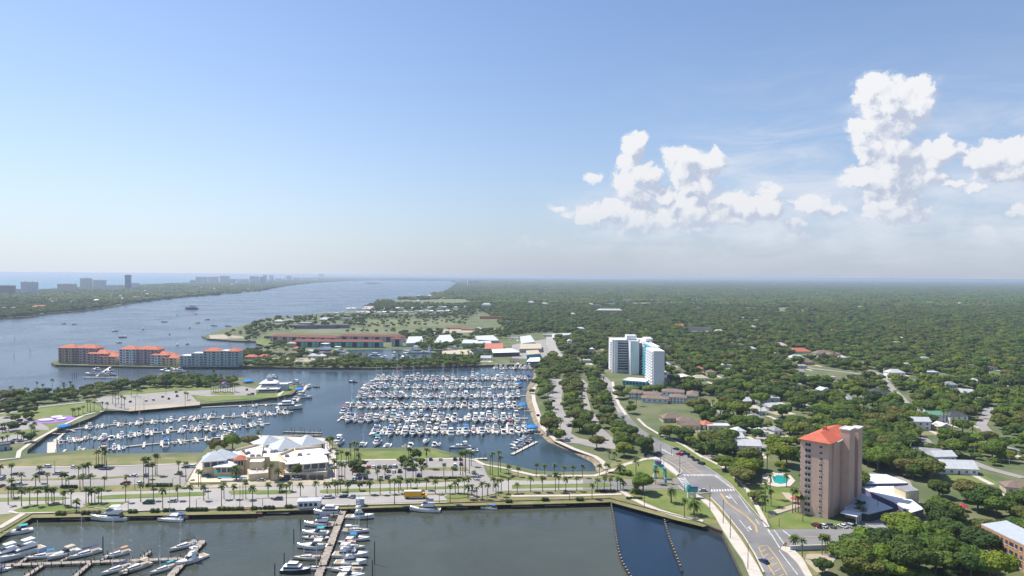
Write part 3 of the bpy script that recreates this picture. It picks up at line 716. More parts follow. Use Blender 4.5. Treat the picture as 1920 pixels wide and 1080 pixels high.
# ---------------------------------------------------------------- landmarks the labels refer to
for k_, px_ in {'pink apartment tower': (1550,972), 'white high-rise': (1205,735), 'swimming pool': (1461,906), 'brick apartment block': (1890,1030), 'white townhouse row': (1240,757),
                'road junction': (1325,905), 'white flat-roofed halls': (1660,925), 'long teal condominium': (630,650), 'white pavilion club': (500,737), 'clubhouse with pyramid roofs': (480,890),
                'red-roofed waterside blocks': (270,688), 'boat ramp': (310,765), 'big white wooden house': (1740,800), 'small inlet bridge': (1050,655), 'golf fairways': (1480,583),
                'open grass field': (790,605), 'curved dark barrier': (1150,960), 'purple play area': (100,785), 'oak parking lot': (1040,770), 'far blue-grey school': (1305,616),
                'brown-roofed house group': (1290,795), 'pale cottage roofs': (1400,830), 'blue ocean tower': (240,541), 'white long far sheds': (1790,541), 'covered boat sheds': (860,662)}.items():
    p_ = G(*px_, 2.0); LAND[k_] = (p_.x, p_.y)

# ---------------------------------------------------------------- cars
def make_car(name, label, kind):
    t = thing(name, label, 'car' if kind != 'truck' else 'truck')
    L, Wd = {'sedan': (4.6, .92), 'suv': (4.8, .97), 'pickup': (5.6, 1.0), 'van': (5.4, 1.02)}[kind]
    b = MB(); h = {'sedan': .78, 'suv': .98, 'pickup': 1.0, 'van': 1.05}[kind]
    b.frus(-L/2, L/2, Wd, Wd*.96, .28, h*.72, .05, .05, 0)
    b.frus(-L/2+.05, L/2-.05, Wd, Wd*.93, h*.72, h, .35, .12, .05)
    if kind == 'pickup': b.box(-Wd+.06, Wd-.06, -L/2+.02, -.9, h-.02, h+.02, 1)
    b.build('body', [M_['white_car'], M_['dark_gray']], t)
    y0, y1, zt = {'sedan': (-1.75, 1.15, 1.42), 'suv': (-2.3, 1.25, 1.72), 'pickup': (-.9, 1.35, 1.78), 'van': (-2.6, 1.7, 1.95)}[kind]
    g = MB(); g.frus(y0, y1, Wd-.06, Wd-.08, h, zt-.05, .62, .45 if kind == 'sedan' else .2, .16); g.build('window', M_['tinted'], t)
    r = MB(); r.frus(y0+(.5 if kind == 'sedan' else .25), y1-.66, Wd-.2, Wd-.22, zt-.06, zt, .1, .1, .04); r.build('roof', M_['white_car'], t)
    for sx in (-1, 1):
        for sy in (-1, 1):
            w = MB(); w.tube((sx*(Wd-.16), sy*L*.31, .33), (sx*(Wd+.02), sy*L*.31, .33), .33, n=10); w.build('wheel', M_['rubber'], t)
    return t
CARS = {k: make_car({'sedan': 'parked_car', 'suv': 'parked_suv', 'pickup': 'pickup_truck', 'van': 'parked_van'}[k], 'x', k) for k in ('sedan', 'suv', 'pickup', 'van')}
car_items = {}
def car(k, x, y, kind='sedan', colr='white', ang=None):
    p = P(Z(k, (x, y)))[0]; z = LV['b']+.08
    if ang is None: ang = rnd.uniform(-.08, .08)
    m = M_[colr + '_car']
    o = clone(CARS[kind], (p.x, p.y, z), ang, rnd.uniform(.97, 1.05), {'body': {0: m}, 'roof': {0: m}})
    o['category'] = {'sedan': 'car', 'suv': 'car', 'pickup': 'pickup', 'van': 'van'}[kind]
    car_items.setdefault(kind, []).append((o, {'gray': 'grey', 'navy': 'dark blue'}.get(colr, colr)))
SX = pi/2 + .05
for a in [(5,315,350,'suv','white',SX),(5,495,350,'sedan','white',.3),(5,270,397,'suv','black',SX),(5,385,398,'suv','silver',SX),(5,490,420,'sedan','gray',.2),(5,15,430,'suv','silver',.2),(5,100,400,'sedan','gray',SX),(5,120,468,'sedan','white',SX),
          (5,10,480,'sedan','maroon',.1),(5,900,412,'sedan','white',SX),(5,985,408,'suv','blue',.3),(5,945,460,'sedan','white',-.4),(5,845,465,'suv','maroon',SX),(5,1005,342,'suv','black',SX),(5,1205,397,'sedan','silver',SX),(5,1003,594,'van','green',SX),
          (5,1165,583,'sedan','silver',SX),(5,700,362,'sedan','silver',SX),(5,1255,352,'sedan','gray',SX),(5,1290,350,'suv','white',SX),(5,1390,412,'sedan','blue',SX),
          (6,148,568,'suv','gray',SX),(6,478,558,'suv','white',SX),(6,595,552,'sedan','navy',SX),(6,650,554,'sedan','white',SX),(6,35,441,'sedan','silver',SX),(6,190,436,'suv','black',SX),(6,275,433,'pickup','white',SX),
          (6,760,352,'sedan','red'),(6,795,352,'sedan','white'),(6,830,352,'suv','gray'),(6,868,345,'sedan','silver'),(6,905,350,'sedan','gray'),(6,938,348,'suv','white'),(6,720,378,'sedan','silver'),(6,680,382,'suv','maroon',SX),(6,930,382,'sedan','white'),(6,895,380,'sedan','gray'),(6,970,380,'suv','black'),
          (6,965,418,'sedan','tan'),(6,885,420,'suv','gray'),(6,842,420,'sedan','silver'),(6,740,425,'suv','black'),(6,700,425,'sedan','navy'),(6,665,430,'sedan','white'),(6,1140,340,'pickup','white',.1),(6,1178,298,'suv','gray',.1),(6,1245,300,'sedan','silver'),(6,1343,298,'suv','black'),(6,1343,340,'suv','white'),
          (6,1383,332,'suv','navy'),(6,1345,365,'sedan','green'),(6,1380,298,'sedan','maroon'),(6,1100,408,'suv','black'),(6,1085,302,'sedan','gray'),(6,525,355,'sedan','white',SX),(6,1175,425,'sedan','gray',SX),
          (7,1290,511,'sedan','silver',SX-.15),(7,1130,266,'suv','red',.72),(7,1107,230,'sedan','navy',.7),(7,1152,247,'sedan','gray',.7),(7,1176,266,'suv','navy',.7),(7,1208,286,'sedan','black',.7),(7,1242,307,'sedan','black',.7),(7,1278,329,'suv','black',.7),(7,866,522,'sedan','gray',SX),
          (7,370,170,'suv','white',SX),(7,395,76,'suv','black',1.2),(7,385,64,'sedan','silver',1.2),(7,315,146,'sedan','gray',1.3),(7,330,38,'sedan','silver',1.2),(7,985,256,'sedan','gray',SX),(7,1700,992,'sedan','navy',.42),(7,372,12,'suv','gray',1.2),(7,300,75,'sedan','white',1.3),
          (8,325,748,'suv','maroon',.5),(8,370,750,'sedan','white',.5),(8,420,752,'pickup','gray',.5),(8,502,752,'sedan','white',.5),(8,545,750,'suv','silver',.5),(8,572,748,'sedan','black',.5),
          (1,880,988,'sedan','black',.3),(1,987,982,'suv','white',.4),(1,1035,976,'suv','white',.4),(1,1098,955,'sedan','gray',.3),(1,1140,968,'sedan','black',.4),(1,1195,950,'pickup','red',.4),(1,1190,922,'suv','gray',.3),(1,1215,905,'sedan','white',.3),(1,1665,907,'suv','gray',.5),
          (5,45,18,'sedan','silver',SX),(5,130,36,'suv','gray',SX),(5,155,62,'suv','black',SX),(5,175,48,'sedan','white',SX),(5,15,95,'suv','black',SX),(5,100,168,'sedan','silver',SX),(5,70,186,'suv','black',SX),(5,200,26,'sedan','maroon',SX),(5,130,172,'sedan','white',SX),
          (3,300,829,'suv','silver',SX),(3,260,918,'sedan','gray',SX),(3,262,930,'suv','silver',SX),(3,675,1000,'suv','black',.3),(3,1265,928,'sedan','white',.4),(3,268,900,'sedan','blue',SX),(3,480,950,'sedan','silver',SX),(3,490,1010,'suv','gray',SX),(3,300,1040,'sedan','white',SX),(3,275,985,'suv','black',SX),
          (1,1680,940,'sedan','silver',1.2),(1,1700,937,'suv','black',1.2),(8,1570,5,'suv','gray',SX),(8,1190,660,'sedan','red',SX),(4,1290,945,'van','white',.3)]:
    car(*a)
for k_, noun in (('sedan', 'saloon car'), ('suv', 'tall estate car'), ('pickup', 'pickup truck'), ('van', 'van')):
    name_all(car_items[k_], noun, {'sedan': 'parked saloon cars', 'suv': 'parked tall cars', 'pickup': 'pickup trucks', 'van': 'vans'}[k_])
p = P(Z(6, (1075, 556)))[0]
t = thing('box_truck', 'yellow box truck with white roof parked on the waterside street', 'truck', (p.x, p.y, LV['b']+.08), -pi/2+.05)
b = MB(); b.box(-1.25, 1.25, -5.6, 3.0, 1.0, 3.7, 0); b.box(-1.27, 1.27, -5.62, 3.02, 3.7, 3.78, 1); b.build('cargo_box', [M_['yellow_truck'], M_['white_paint']], t)
b = MB(); b.frus(3.1, 5.9, 1.15, 1.1, .7, 1.7, .1, 0, 0); b.frus(3.1, 5.0, 1.12, 1.1, 1.7, 2.7, .55, 0, .1); b.build('cab', M_['yellow_truck'], t)
b = MB(); b.frus(3.3, 5.03, 1.14, 1.12, 1.75, 2.45, .42, 0, .08); b.build('window', M_['tinted'], t)
b = MB(); b.box(-.9, .9, -5.5, 3.2, .6, 1.0); b.build('chassis', M_['dark_gray'], t)
for sx in (-1, 1):
    for yy in (-4, 4.5):
        b = MB(); b.tube((sx*.9, yy, .5), (sx*1.22, yy, .5), .5, n=12); b.build('wheel', M_['rubber'], t)

# ---------------------------------------------------------------- boats
def hull(L, B, zb, zs, bow=.45, mi=0):
    mb = MB(); R_, n = [], 11
    for i in range(n):
        t = i/(n-1); y = -L/2 + L*t
        u = max(0, (t-bow)/(1-bow))
        hb = B/2*(1-u**2.1)*(.90+.10*min(1, t*3)) + .02
        z = zs + (zb-zs)*t**1.7; ch = hb*(.88-.45*u); ky = -.5+.45*u**3
        R_.append([(0,y-u*.0,ky),(ch,y-.25*u,.12+.2*u),(hb,y,z),(hb*.94,y,z+.02),(hb*.92,y,z-.12),(-hb*.92,y,z-.12),(-hb*.94,y,z+.02),(-hb,y,z),(-ch,y-.25*u,.12+.2*u)])
    b0 = len(mb.f)
    mb.rings(R_, mi)
    m = len(R_[0])
    for k in range(n-1):
        for i in (0, 8): mb.m[b0+k*m+i] = 1
        mb.m[b0+k*m+4] = 2
    return mb
def deckhouse(t, y0, y1, w0, w1, z0, z1, f, b, sd, m='gelcoat', win=(.42, .82), name='cabin'):
    c = MB(); c.frus(y0, y1, w0, w1, z0, z1, f, b, sd); c.build(name, M_[m], t)
    if win:
        a, e = win; g = MB(); k = lambda q: (z0+(z1-z0)*q)
        x = .03
        g.add([(-w0+sd*a-x,y0+b*a-x,k(a)),(w0-sd*a+x,y0+b*a-x,k(a)),(w1-sd*a+x,y1-f*a+x,k(a)),(-w1+sd*a-x,y1-f*a+x,k(a)),(-w0+sd*e-x,y0+b*e-x,k(e)),(w0-sd*e+x,y0+b*e-x,k(e)),(w1-sd*e+x,y1-f*e+x,k(e)),(-w1+sd*e-x,y1-f*e+x,k(e))],
              [(0,3,2,1),(4,5,6,7),(0,1,5,4),(1,2,6,5),(2,3,7,6),(3,0,4,7)])
        g.build('window', M_['tinted'], t)
def canopy(t, y0, y1, w, z0, z1, m='white_canvas', name='canopy'):
    c = MB(); c.frus(y0, y1, w, w*.9, z1-.12, z1, .2, .1, .15)
    for sx in (-1, 1):
        for yy in (y0+.1, y1-.15): c.tube((sx*w*.85, yy, z0), (sx*w*.85, yy, z1-.1), .03, n=4, mi=1)
    c.build(name, [M_[m], M_['chrome']], t)
def rails(t, L, B, z):
    c = MB(); pts = []
    for s in (-1, 1):
        pp = [(s*B/2*(1-max(0, (q-.45)/.55)**2.1)*.9, -L/2+L*q, z+.55*(q-.4)+.35) for q in (.5, .62, .74, .86, .97)]
        for a, b in zip(pp, pp[1:]): c.tube(a, b, .025, n=3)
        for a in pp: c.tube((a[0], a[1], a[2]-.5), a, .02, n=3)
    c.build('bow_rail', M_['chrome'], t)
def make_boat(kind):
    nm = {'yacht': 'motor_yacht', 'cruiser': 'cabin_cruiser', 'sport': 'fishing_yacht', 'console': 'open_motorboat', 'sail': 'sailboat', 'cat': 'catamaran', 'bare': 'runabout', 'ketch': 'wooden_schooner', 'sedan': 'trawler_yacht'}[kind]
    cat = {'yacht': 'motor yacht', 'cruiser': 'cabin cruiser', 'sport': 'fishing boat', 'console': 'motorboat', 'sail': 'sailboat', 'cat': 'catamaran', 'bare': 'runabout', 'ketch': 'schooner', 'sedan': 'trawler yacht'}[kind]
    t = thing(nm, 'x', cat)
    g = 'gelcoat'
    if kind == 'yacht':
        hull(14, 4.4, 2.1, 1.25).build('hull', [M_[g], M_['boot_top'], M_[g]], t)
        deckhouse(t, -4.2, 3.4, 1.75, 1.3, 1.1, 2.75, 1.9, .2, .2)
        deckhouse(t, -4.0, 1.2, 1.6, 1.35, 2.75, 3.5, .8, .1, .1, win=None, name='flybridge')
        c = MB(); c.frus(-1.2, 1.0, 1.3, 1.1, 3.5, 4.0, .5, 1.8, .1); c.build('windscreen', M_['tinted'], t)
        canopy(t, -3.8, -.3, 1.5, 3.4, 5.2)
        c = MB(); c.frus(-6.6, -4.4, 1.7, 1.7, 1.12, 1.2, 0, 0, 0); c.build('cockpit_deck', M_['teak'], t)
        rails(t, 14, 4.4, 1.75)
    elif kind == 'cruiser':
        hull(10.5, 3.5, 1.65, 1.05).build('hull', [M_[g], M_['boot_top'], M_[g]], t)
        c = MB(); c.frus(-.4, 3.6, 1.35, .55, 1.1, 1.75, .9, 0, .25); c.build('foredeck', M_[g], t)
        c = MB(); c.frus(-1.6, .6, 1.4, 1.15, 1.3, 2.2, .9, .2, .2); c.build('windscreen', M_['tinted'], t)
        canopy(t, -3.6, -.7, 1.35, 1.2, 3.0)
        c = MB(); c.frus(-4.6, -1.6, 1.3, 1.3, .92, 1.0, 0, 0, 0); c.build('cockpit_deck', M_['cream_gel'], t)
        rails(t, 10.5, 3.5, 1.35)
    elif kind == 'sport':
        hull(13, 4.3, 2.3, 1.0).build('hull', [M_[g], M_['boot_top'], M_[g]], t)
        deckhouse(t, -2.2, 3.0, 1.6, .9, 1.2, 2.9, 2.2, .05, .25)
        deckhouse(t, -2.0, .6, 1.4, 1.2, 2.9, 3.6, .4, .1, .1, win=None, name='flybridge')
        canopy(t, -2.0, .2, 1.3, 3.5, 5.4)
        c = MB()
        for sx in (-1, 1):
            c.tube((sx*1.3, -1.8, 3.2), (sx*.6, -1.2, 8.0), .04, n=4); c.tube((sx*1.3, .2, 3.2), (sx*.6, -.5, 8.0), .04, n=4)
            c.tube((sx*1.7, -1, 2.0), (sx*3.4, -4.6, 8.0), .03, n=3)
        c.box(-.75, .75, -1.4, -.3, 6.6, 6.7); c.box(-.7, .7, -1.4, -.3, 8.0, 8.08)
        c.build('tuna_tower', M_['chrome'], t)
        c = MB(); c.frus(-6.1, -2.3, 1.7, 1.75, .9, .98, 0, 0, 0); c.build('cockpit_deck', M_['teak'], t)
    elif kind == 'console':
        hull(7.2, 2.5, 1.15, .8).build('hull', [M_[g], M_['boot_top'], M_[g]], t)
        c = MB(); c.frus(-.9, .5, .5, .45, .75, 1.7, .3, .1, .08); c.build('console', M_[g], t)
        canopy(t, -1.6, .8, .95, .8, 2.6)
        for sx in (-.35, .35):
            c = MB(); c.frus(-4.1, -3.5, .2, .2, .3, 1.4, .05, .1, .03); c.build('outboard', M_['black_car'], t); c_ = C.objects[-1] if False else None
            t.children[-1].location.x = sx
    elif kind == 'bare':
        hull(6.5, 2.4, 1.05, .75).build('hull', [M_[g], M_['boot_top'], M_['cream_gel']], t)
        c = MB(); c.frus(-.2, .7, 1.0, .85, .85, 1.4, .5, .3, .12); c.build('windscreen', M_['tinted'], t)
        c = MB(); c.frus(-2.4, -.6, .85, .9, .72, 1.0, .1, .1, .05); c.build('seat', M_['tan_canvas'], t)
        c = MB(); c.frus(-3.8, -3.2, .2, .2, .3, 1.35, .05, .1, .03); c.build('outboard', M_['black_car'], t)
    elif kind == 'sail':
        hull(11, 3.3, 1.5, 1.0, .35).build('hull', [M_[g], M_['boot_top'], M_['cream_gel']], t)
        deckhouse(t, -1.6, 2.8, 1.05, .5, 1.05, 1.65, .6, .1, .2, win=(.3, .75))
        c = MB(); c.tube((0, 1.2, 1.2), (0, 1.2, 15.5), .12, .08, 6)
        for z in (6, 10.5): c.tube((-1.1, 1.2, z), (1.1, 1.2, z), .035, n=4)
        c.build('mast', M_['white_paint'], t)
        c = MB(); c.tube((0, 1.1, 2.5), (0, -3.6, 2.4), .07, n=6); c.build('boom', M_['white_paint'], t)
        c = MB(); c.tube((0, 1.0, 2.75), (0, -3.4, 2.6), .24, .15, 7); c.build('sail_cover', M_['navy_canvas'], t)
        c = MB()
        for a, b in (((0, 5.3, 1.5), (0, 1.25, 15.3)), ((0, -5.3, 1.1), (0, 1.2, 15.4)), ((1.45, 1.0, 1.1), (0, 1.2, 13)), ((-1.45, 1.0, 1.1), (0, 1.2, 13))): c.tube(a, b, .022, n=3)
        c.build('rigging', M_['chrome'], t)
        canopy(t, -4.4, -1.9, .95, 1.0, 2.9, 'navy_canvas')
        c = MB(); c.frus(-5.1, -1.8, .8, .9, .86, .95, 0, 0, 0); c.build('cockpit_deck', M_['teak'], t)
    elif kind == 'cat':
        for sx in (-2.4, 2.4):
            h_ = hull(12, 1.9, 1.7, 1.3, .35); h_.v = [(x+sx, y, z) for x, y, z in h_.v]; h_.build('hull', [M_[g], M_['boot_top'], M_[g]], t)
        c = MB(); c.box(-2.4, 2.4, -5, 2.4, 1.0, 1.4); c.build('bridge_deck', M_[g], t)
        deckhouse(t, -3.2, 2.2, 2.3, 1.9, 1.4, 2.6, 1.4, .2, .3)
        c = MB(); c.tube((0, 1.4, 1.4), (0, 1.4, 17), .11, .07, 6); c.tube((-1.3, 1.4, 9), (1.3, 1.4, 9), .04, n=4); c.build('mast', M_['white_paint'], t)
        c = MB(); c.tube((0, 1.2, 3.6), (0, -4.2, 3.5), .2, .16, 7); c.build('sail_cover', M_['white_canvas'], t)
        canopy(t, -5, -3, 2.0, 1.4, 3.3)
    elif kind == 'ketch':
        hull(17, 4.4, 2.3, 1.5, .35).build('hull', [M_['varnish'], M_['boot_top'], M_['teak']], t)
        c = MB(); c.tube((0, 8.0, 2.2), (0, 12, 3.0), .12, .07, 6); c.build('bowsprit', M_['varnish'], t)
        for yy in (2.5, -3.5):
            c = MB(); c.tube((0, yy, 1.4), (0, yy, 17-abs(yy)), .14, .08, 6); c.build('mast', M_['varnish'], t)
        for y0, y1 in ((-3, 1), (0, 4)): deckhouse(t, y0-1, y0+1.2, .9, .8, 1.4, 2.1, .2, .2, .1, 'varnish')
        c = MB()
        for a, b in (((0, 12, 3), (0, 2.5, 14)), ((2, 2, 1.9), (0, 2.5, 12)), ((-2, 2, 1.9), (0, 2.5, 12)), ((2, -4, 1.6), (0, -3.5, 12)), ((-2, -4, 1.6), (0, -3.5, 12))): c.tube(a, b, .03, n=3)
        c.build('rigging', M_['dark_gray'], t)
    elif kind == 'sedan':
        hull(13, 4.3, 2.2, 1.4).build('hull', [M_[g], M_['boot_top'], M_[g]], t)
        deckhouse(t, -5.0, 2.6, 1.8, 1.5, 1.3, 3.0, .6, .1, .1)
        deckhouse(t, -3.4, 1.2, 1.6, 1.4, 3.05, 4.3, .5, .1, .1, name='wheelhouse')
        c = MB(); c.frus(-5.2, 2.2, 1.9, 1.6, 3.0, 3.06, 0, 0, 0); c.build('boat_deck', M_[g], t)
        c = MB(); c.tube((0, -2, 4.3), (0, -2.4, 6.6), .06, .04, 5); c.build('mast', M_['white_paint'], t)
        rails(t, 13, 4.3, 1.9)
    return t
BO = {k: make_boat(k) for k in ('yacht', 'cruiser', 'sport', 'console', 'sail', 'cat', 'bare', 'ketch', 'sedan')}
BL = dict(yacht=14, cruiser=10.5, sport=13, console=8, sail=11, cat=12, bare=7.2, ketch=19, sedan=13)
def boat(kind, p, ang, label, sc_=1.0, canvas='white', hullc='gelcoat', group=None):
    cv = M_[canvas + '_canvas']
    paint = {'canopy': {0: cv}, 'sail_cover': {0: cv}}
    if kind != 'ketch' and hullc != 'gelcoat': paint['hull'] = {0: M_[hullc]}
    return clone(BO[kind], (p[0], p[1], -.02 + p[2] if len(p) > 2 else 0), ang, sc_, paint, label, group)
KN = dict(yacht='flybridge yacht', cruiser='cabin cruiser', sport='fishing yacht', console='centre-console boat', sail='sailboat', cat='catamaran', bare='open runabout', ketch='schooner', sedan='trawler yacht')
def pick(mix):
    r = rnd.random()*sum(w for _, w in mix)
    for k, w in mix:
        r -= w
        if r <= 0: return k
    return mix[0][0]
CV = [('white', 10), ('tan', 3), ('navy', 3), ('blue', 2), ('royal', 1), ('aqua', 1), ('red', .5), ('black', 1.5), ('green', .5)]
def bdesc(kind, cv, hc):
    h_ = {'gelcoat': 'white', 'cream_gel': 'cream', 'navy_gel': 'navy', 'teal_gel': 'teal'}[hc]
    return f"{h_} {KN[kind]}" + (f", {cv} canvas" if kind not in ('bare', 'ketch') else '')

def dock(name, label, a, b, w, side_fn=None, fingers=(), pil=(), m='float_dock', group=None, z=.55):
    """a pier from a to b (world), > deck, finger_pier ..., piling ..."""
    t = thing(name, label, 'dock', (a.x, a.y, 0), 0, group)
    d = (b-a); d.z = 0; ln = d.length; d.normalize(); nn = Vector((-d.y, d.x, 0))
    mb = MB(); q = [d*0 + nn*w/2, d*ln + nn*w/2, d*ln - nn*w/2, -nn*w/2]
    mb.prism(q, z-.35, z); mb.build('deck', M_[m], t)
    for (s, side, fl, fwid) in fingers[:100]:
        c = d*s + nn*side*(w/2)
        e = c + nn*side*fl
        f = MB(); f.prism([c + d*fwid/2, e + d*fwid/2, e - d*fwid/2, c - d*fwid/2], z-.33, z-.01); f.build('finger_pier', M_[m], t)
    pl = list(pil); rnd.shuffle(pl)
    for (s, off, h_) in pl[:100]:
        c = d*s + nn*off
        f = MB(); f.tube((c.x, c.y, -1.5), (c.x, c.y, h_), .17, .15, 6); f.build('piling', M_['piling'], t)
    if len(pl) > 100:
        f = MB()
        for (s, off, h_) in pl[100:]:
            c = d*s + nn*off; f.tube((c.x, c.y, -1.5), (c.x, c.y, h_), .17, .15, 6)
        f.build('piling', M_['piling'], t, kind='stuff')
    return t, d, nn, ln
def fill_dock(a, b, dname, label, name='floating_dock', pitch=5.6, occ=.86, mix=None, near=(0, 1), far=(0, 1), w=2.2, fl=9, occ_far=None, size=(.78, 1.05), group='marina docks', bowout=.65, mast=0):
    d = (b-a); d.z = 0; ln = d.length; d.normalize(); nn = Vector((-d.y, d.x, 0))
    if nn.y > 0: nn_near = -1
    else: nn_near = 1
    fingers, pil = [], []
    for side, rng in ((nn_near, near), (-nn_near, far)):
        if not rng: continue
        n = int(ln/pitch)
        sname = 'near' if side == nn_near else 'far'
        cnt = 0
        for i in range(n):
            s = (i+.5)*pitch
            if not (rng[0] <= s/ln <= rng[1]): continue
            if i % 2 == 0: fingers.append((s - pitch/2, side, fl, 1.5))
            if rnd.random() < .8: pil.append((s - pitch/2 + (pitch if i % 2 == 0 else 0), side*(w/2+fl*rnd.uniform(.9, 1.15)), rnd.uniform(2.8, 4.6)))
            if rnd.random() > (occ if side == nn_near or occ_far is None else occ_far): continue
            k = pick(mix); cv = pick(CV); hc = pick([('gelcoat', 14), ('cream_gel', 2), ('navy_gel', 1.2), ('teal_gel', .3)])
            sc_ = rnd.uniform(*size)
            if k in ('cat',): sc_ *= .8
            L = BL[k]*sc_
            out = rnd.random() < bowout
            c = a + d*(s + rnd.uniform(-.3, .3)) + nn*side*(w/2 + .7 + L/2)
            dr = nn*side if out else -nn*side
            ang = atan2(dr.y, dr.x) - pi/2 + rnd.uniform(-.05, .05)
            cnt += 1
            boat(k, (c.x, c.y), ang, f"{bdesc(k, cv, hc)}, {nth(cnt)} from left, {sname} side, {dname}", sc_, cv, hc, 'boats moored at the ' + dname)
    return dock(name, label, a, b, w, fingers=fingers, pil=pil, group=group)
MIX = [('yacht', 6), ('cruiser', 8), ('sport', 3), ('sedan', 2), ('console', 2), ('sail', 4)]
DN = ['farthest big-marina dock', 'second big-marina dock', 'third big-marina dock', 'fourth big-marina dock', 'fifth big-marina dock', 'nearest big-marina dock']
for i, (xl, yl_, xr, yr) in enumerate([(703,710.5,997,709.5),(680,725.5,978,725),(672,742,988,742),(651,761.5,984,761),(638,784.5,990,784),(697,809,1002,806)]):
    a, b = G(xl, yl_, .5), G(xr, yr, .5)
    a.z = b.z = 0
    fill_dock(a, b, DN[i], f"floating dock packed with boats, {DN[i]}", mix=MIX, occ=.93, occ_far=.86, size=(1.0, 1.27), far=(0, .97), near=(0, .97) if i < 5 else (0, .95), pitch=5.5, bowout=.75)
a, b = G(926,690,.5), G(1000,690,.5); a.z = b.z = 0
fill_dock(a, b, 'short dock under the shore', 'short floating dock of boats below the far shore', mix=[('yacht', 4), ('sport', 2), ('cruiser', 2)], pitch=6, occ=.95, occ_far=.9)
# seawall berths in front of the lawn
for i, (x, y, k, cv, dr, s_) in enumerate([(721,198,'cat','white',1,.8),(815,192,'yacht','aqua',-1,1.15),(890,205,'cat','white',1,.75),(1000,208,'bare','white',1,1),(1045,205,'cruiser','white',1,1),(1145,180,'sail','blue',-1,1.25),(1205,198,'cruiser','white',1,.9),(1235,196,'console','black',1,1),(556,192,'yacht','white',-1,1.15)]):
    p = G(*Z(6, (x, y))[0], 0)
    boat(k, (p.x, p.y), 0 if dr > 0 else pi, f"{bdesc(k, cv, 'gelcoat')}, {nth(i+1)} of those tied along the lawn seawall", s_, cv, 'gelcoat', 'boats along the lawn seawall')
# left marina
LM = [('row by the seawall', [(378,763.5),(541,756)], dict(occ=.25, near=(.45, 1), far=None)),
      ('upper left-basin dock', [(130,806),(161,800.5),(256,792.5),(337,786.5),(456,779.5),(549,771.5)], dict(occ=.8)),
      ('middle left-basin dock', [(104,828),(156,822),(221,817.5),(337,806.5),(414,801.5),(506,793.5)], dict(occ=.85)),
      ('lower left-basin dock', [(118,848),(188,842.5),(270,833.5),(337,827.5),(386,822),(432,818.5)], dict(occ=.62))]
for dn, pts, kw in LM:
    for j in range(len(pts)-1):
        a, b = G(*pts[j], .5), G(*pts[j+1], .5); a.z = b.z = 0
        secs = ['first', 'second', 'third', 'fourth', 'last']
        sn = dn if len(pts) == 2 else dn + ', ' + secs[j] + ' length'
        k2 = dict(kw)
        if j == 0 and dn.startswith('upper'): k2['occ'] = .08
        if j == 0 and dn.startswith('lower'): k2['occ'] = .25; k2['near'] = None
        fill_dock(a, b, sn, f"pale floating dock with small boats, {sn}", mix=[('console', 6), ('cruiser', 5), ('bare', 4), ('yacht', 1.2), ('sail', 1)], pitch=5.2, w=1.8, fl=7, size=(.75, 1.0), **k2)
for dn, (a_, b_), w_ in (('wide pale landing platform at the corner of the left basin', [(93,829),(93,852)], 5), ('low wall dock under the left lawn', [(91,853),(178,844.5)], 2), ('gangway dock from the blue pavilion', [(97,828),(116,812)], 2)):
    a, b = G(a_[0]+4, a_[1], .5), G(b_[0]+4, b_[1], .5); a.z = b.z = 0
    dock('floating_dock', dn, a, b, w_, pil=[((b-a).length*q, w_/2+.3, 3.5) for q in (.1, .5, .9)], group='marina docks')
def zboat(k, x, y, kind, ang, label, sc_=1.0, cv='white', hc='gelcoat', group=None):
    p = G(*Z(k, (x, y))[0], 0.0)
    return boat(kind, (p.x, p.y), ang, label, sc_, cv, hc, group)
zboat(2, 225, 1035, 'sedan', -1.3, 'big white tour boat at the end of the left marina', 1.7)
zboat(1, 10, 0, 'bare', 0, 'x', 1) if False else None
zboat(2, 320, 960, 'yacht', -1.6, 'white yacht with cream canvas outside the fuel dock', 1.2, 'tan')
zboat(2, 355, 890, 'cruiser', pi, 'white cruiser at the top of the fuel dock', 1.1)
zboat(2, 405, 885, 'console', 1.4, 'dark open boat leaving the fuel dock', 1.0, 'black', 'navy_gel')
zboat(2, 260, 865, 'yacht', 1.5, 'white yacht alongside the outer T-dock beyond the pavilion club', 1.0)
zboat(2, 115, 822, 'console', 1.5, 'small white boat passing behind the pavilion club', 1.3)
zboat(2, 655, 852, 'cruiser', 1.5, 'dark cruiser under way in the channel before the marina', .9, 'black', 'navy_gel')
zboat(2, 262, 985, 'cruiser', 0, 'white cruiser nosed in beside the big tour boat', 1.1)
zboat(2, 590, 1068, 'yacht', pi, 'big old motor yacht with red awning at the outer dock corner', 1.35, 'red')
zboat(5, 1560, 130, 'sedan', -.2, 'dark-hulled trawler at the end of the lower left-basin dock', .85, 'navy', 'navy_gel') 
zboat(6, 10, 0, 'bare', 0, 'x') if False else None
# docks of the right basin end and fuel pier
for lab, k, a_, b_, w_ in (('pale dock with small boats angled below the blue canopy', 7, (0, 258), (168, 172), 2.4), ('thin gangway dock along the lawn tip', 6, (1195, 222), (1430, 290), 2.0), ('low dock beside the palm clump', 6, (1430, 290), (1560, 285), 2.6),
                           ('outer T-dock beyond the pavilion club', 2, (160, 872), (340, 872), 1.8), ('fuel dock running from the pavilion tip', 2, (345, 870), (270, 985), 3.0), ('dark wooden pier behind the clubhouse, upper arm', 6, (185, 105), (445, 112), 2.2),
                           ('dark wooden pier behind the clubhouse, lower arm', 6, (168, 132), (440, 128), 2.2), ('wharf deck beside the clubhouse palms', 6, (515, 230), (545, 160), 5)):
    a, b = [G(*q, .5) for q in Z(k, a_, b_)]; a.z = b.z = 0; ln = (b-a).length
    dock('floating_dock', lab, a, b, w_, pil=[(ln*(i+.5)/8, (w_/2+.3)*(1 if i % 2 else -1), rnd.uniform(2.5, 4)) for i in range(8)], group='marina docks', m='dock_wood' if 'wood' in lab else 'float_dock')
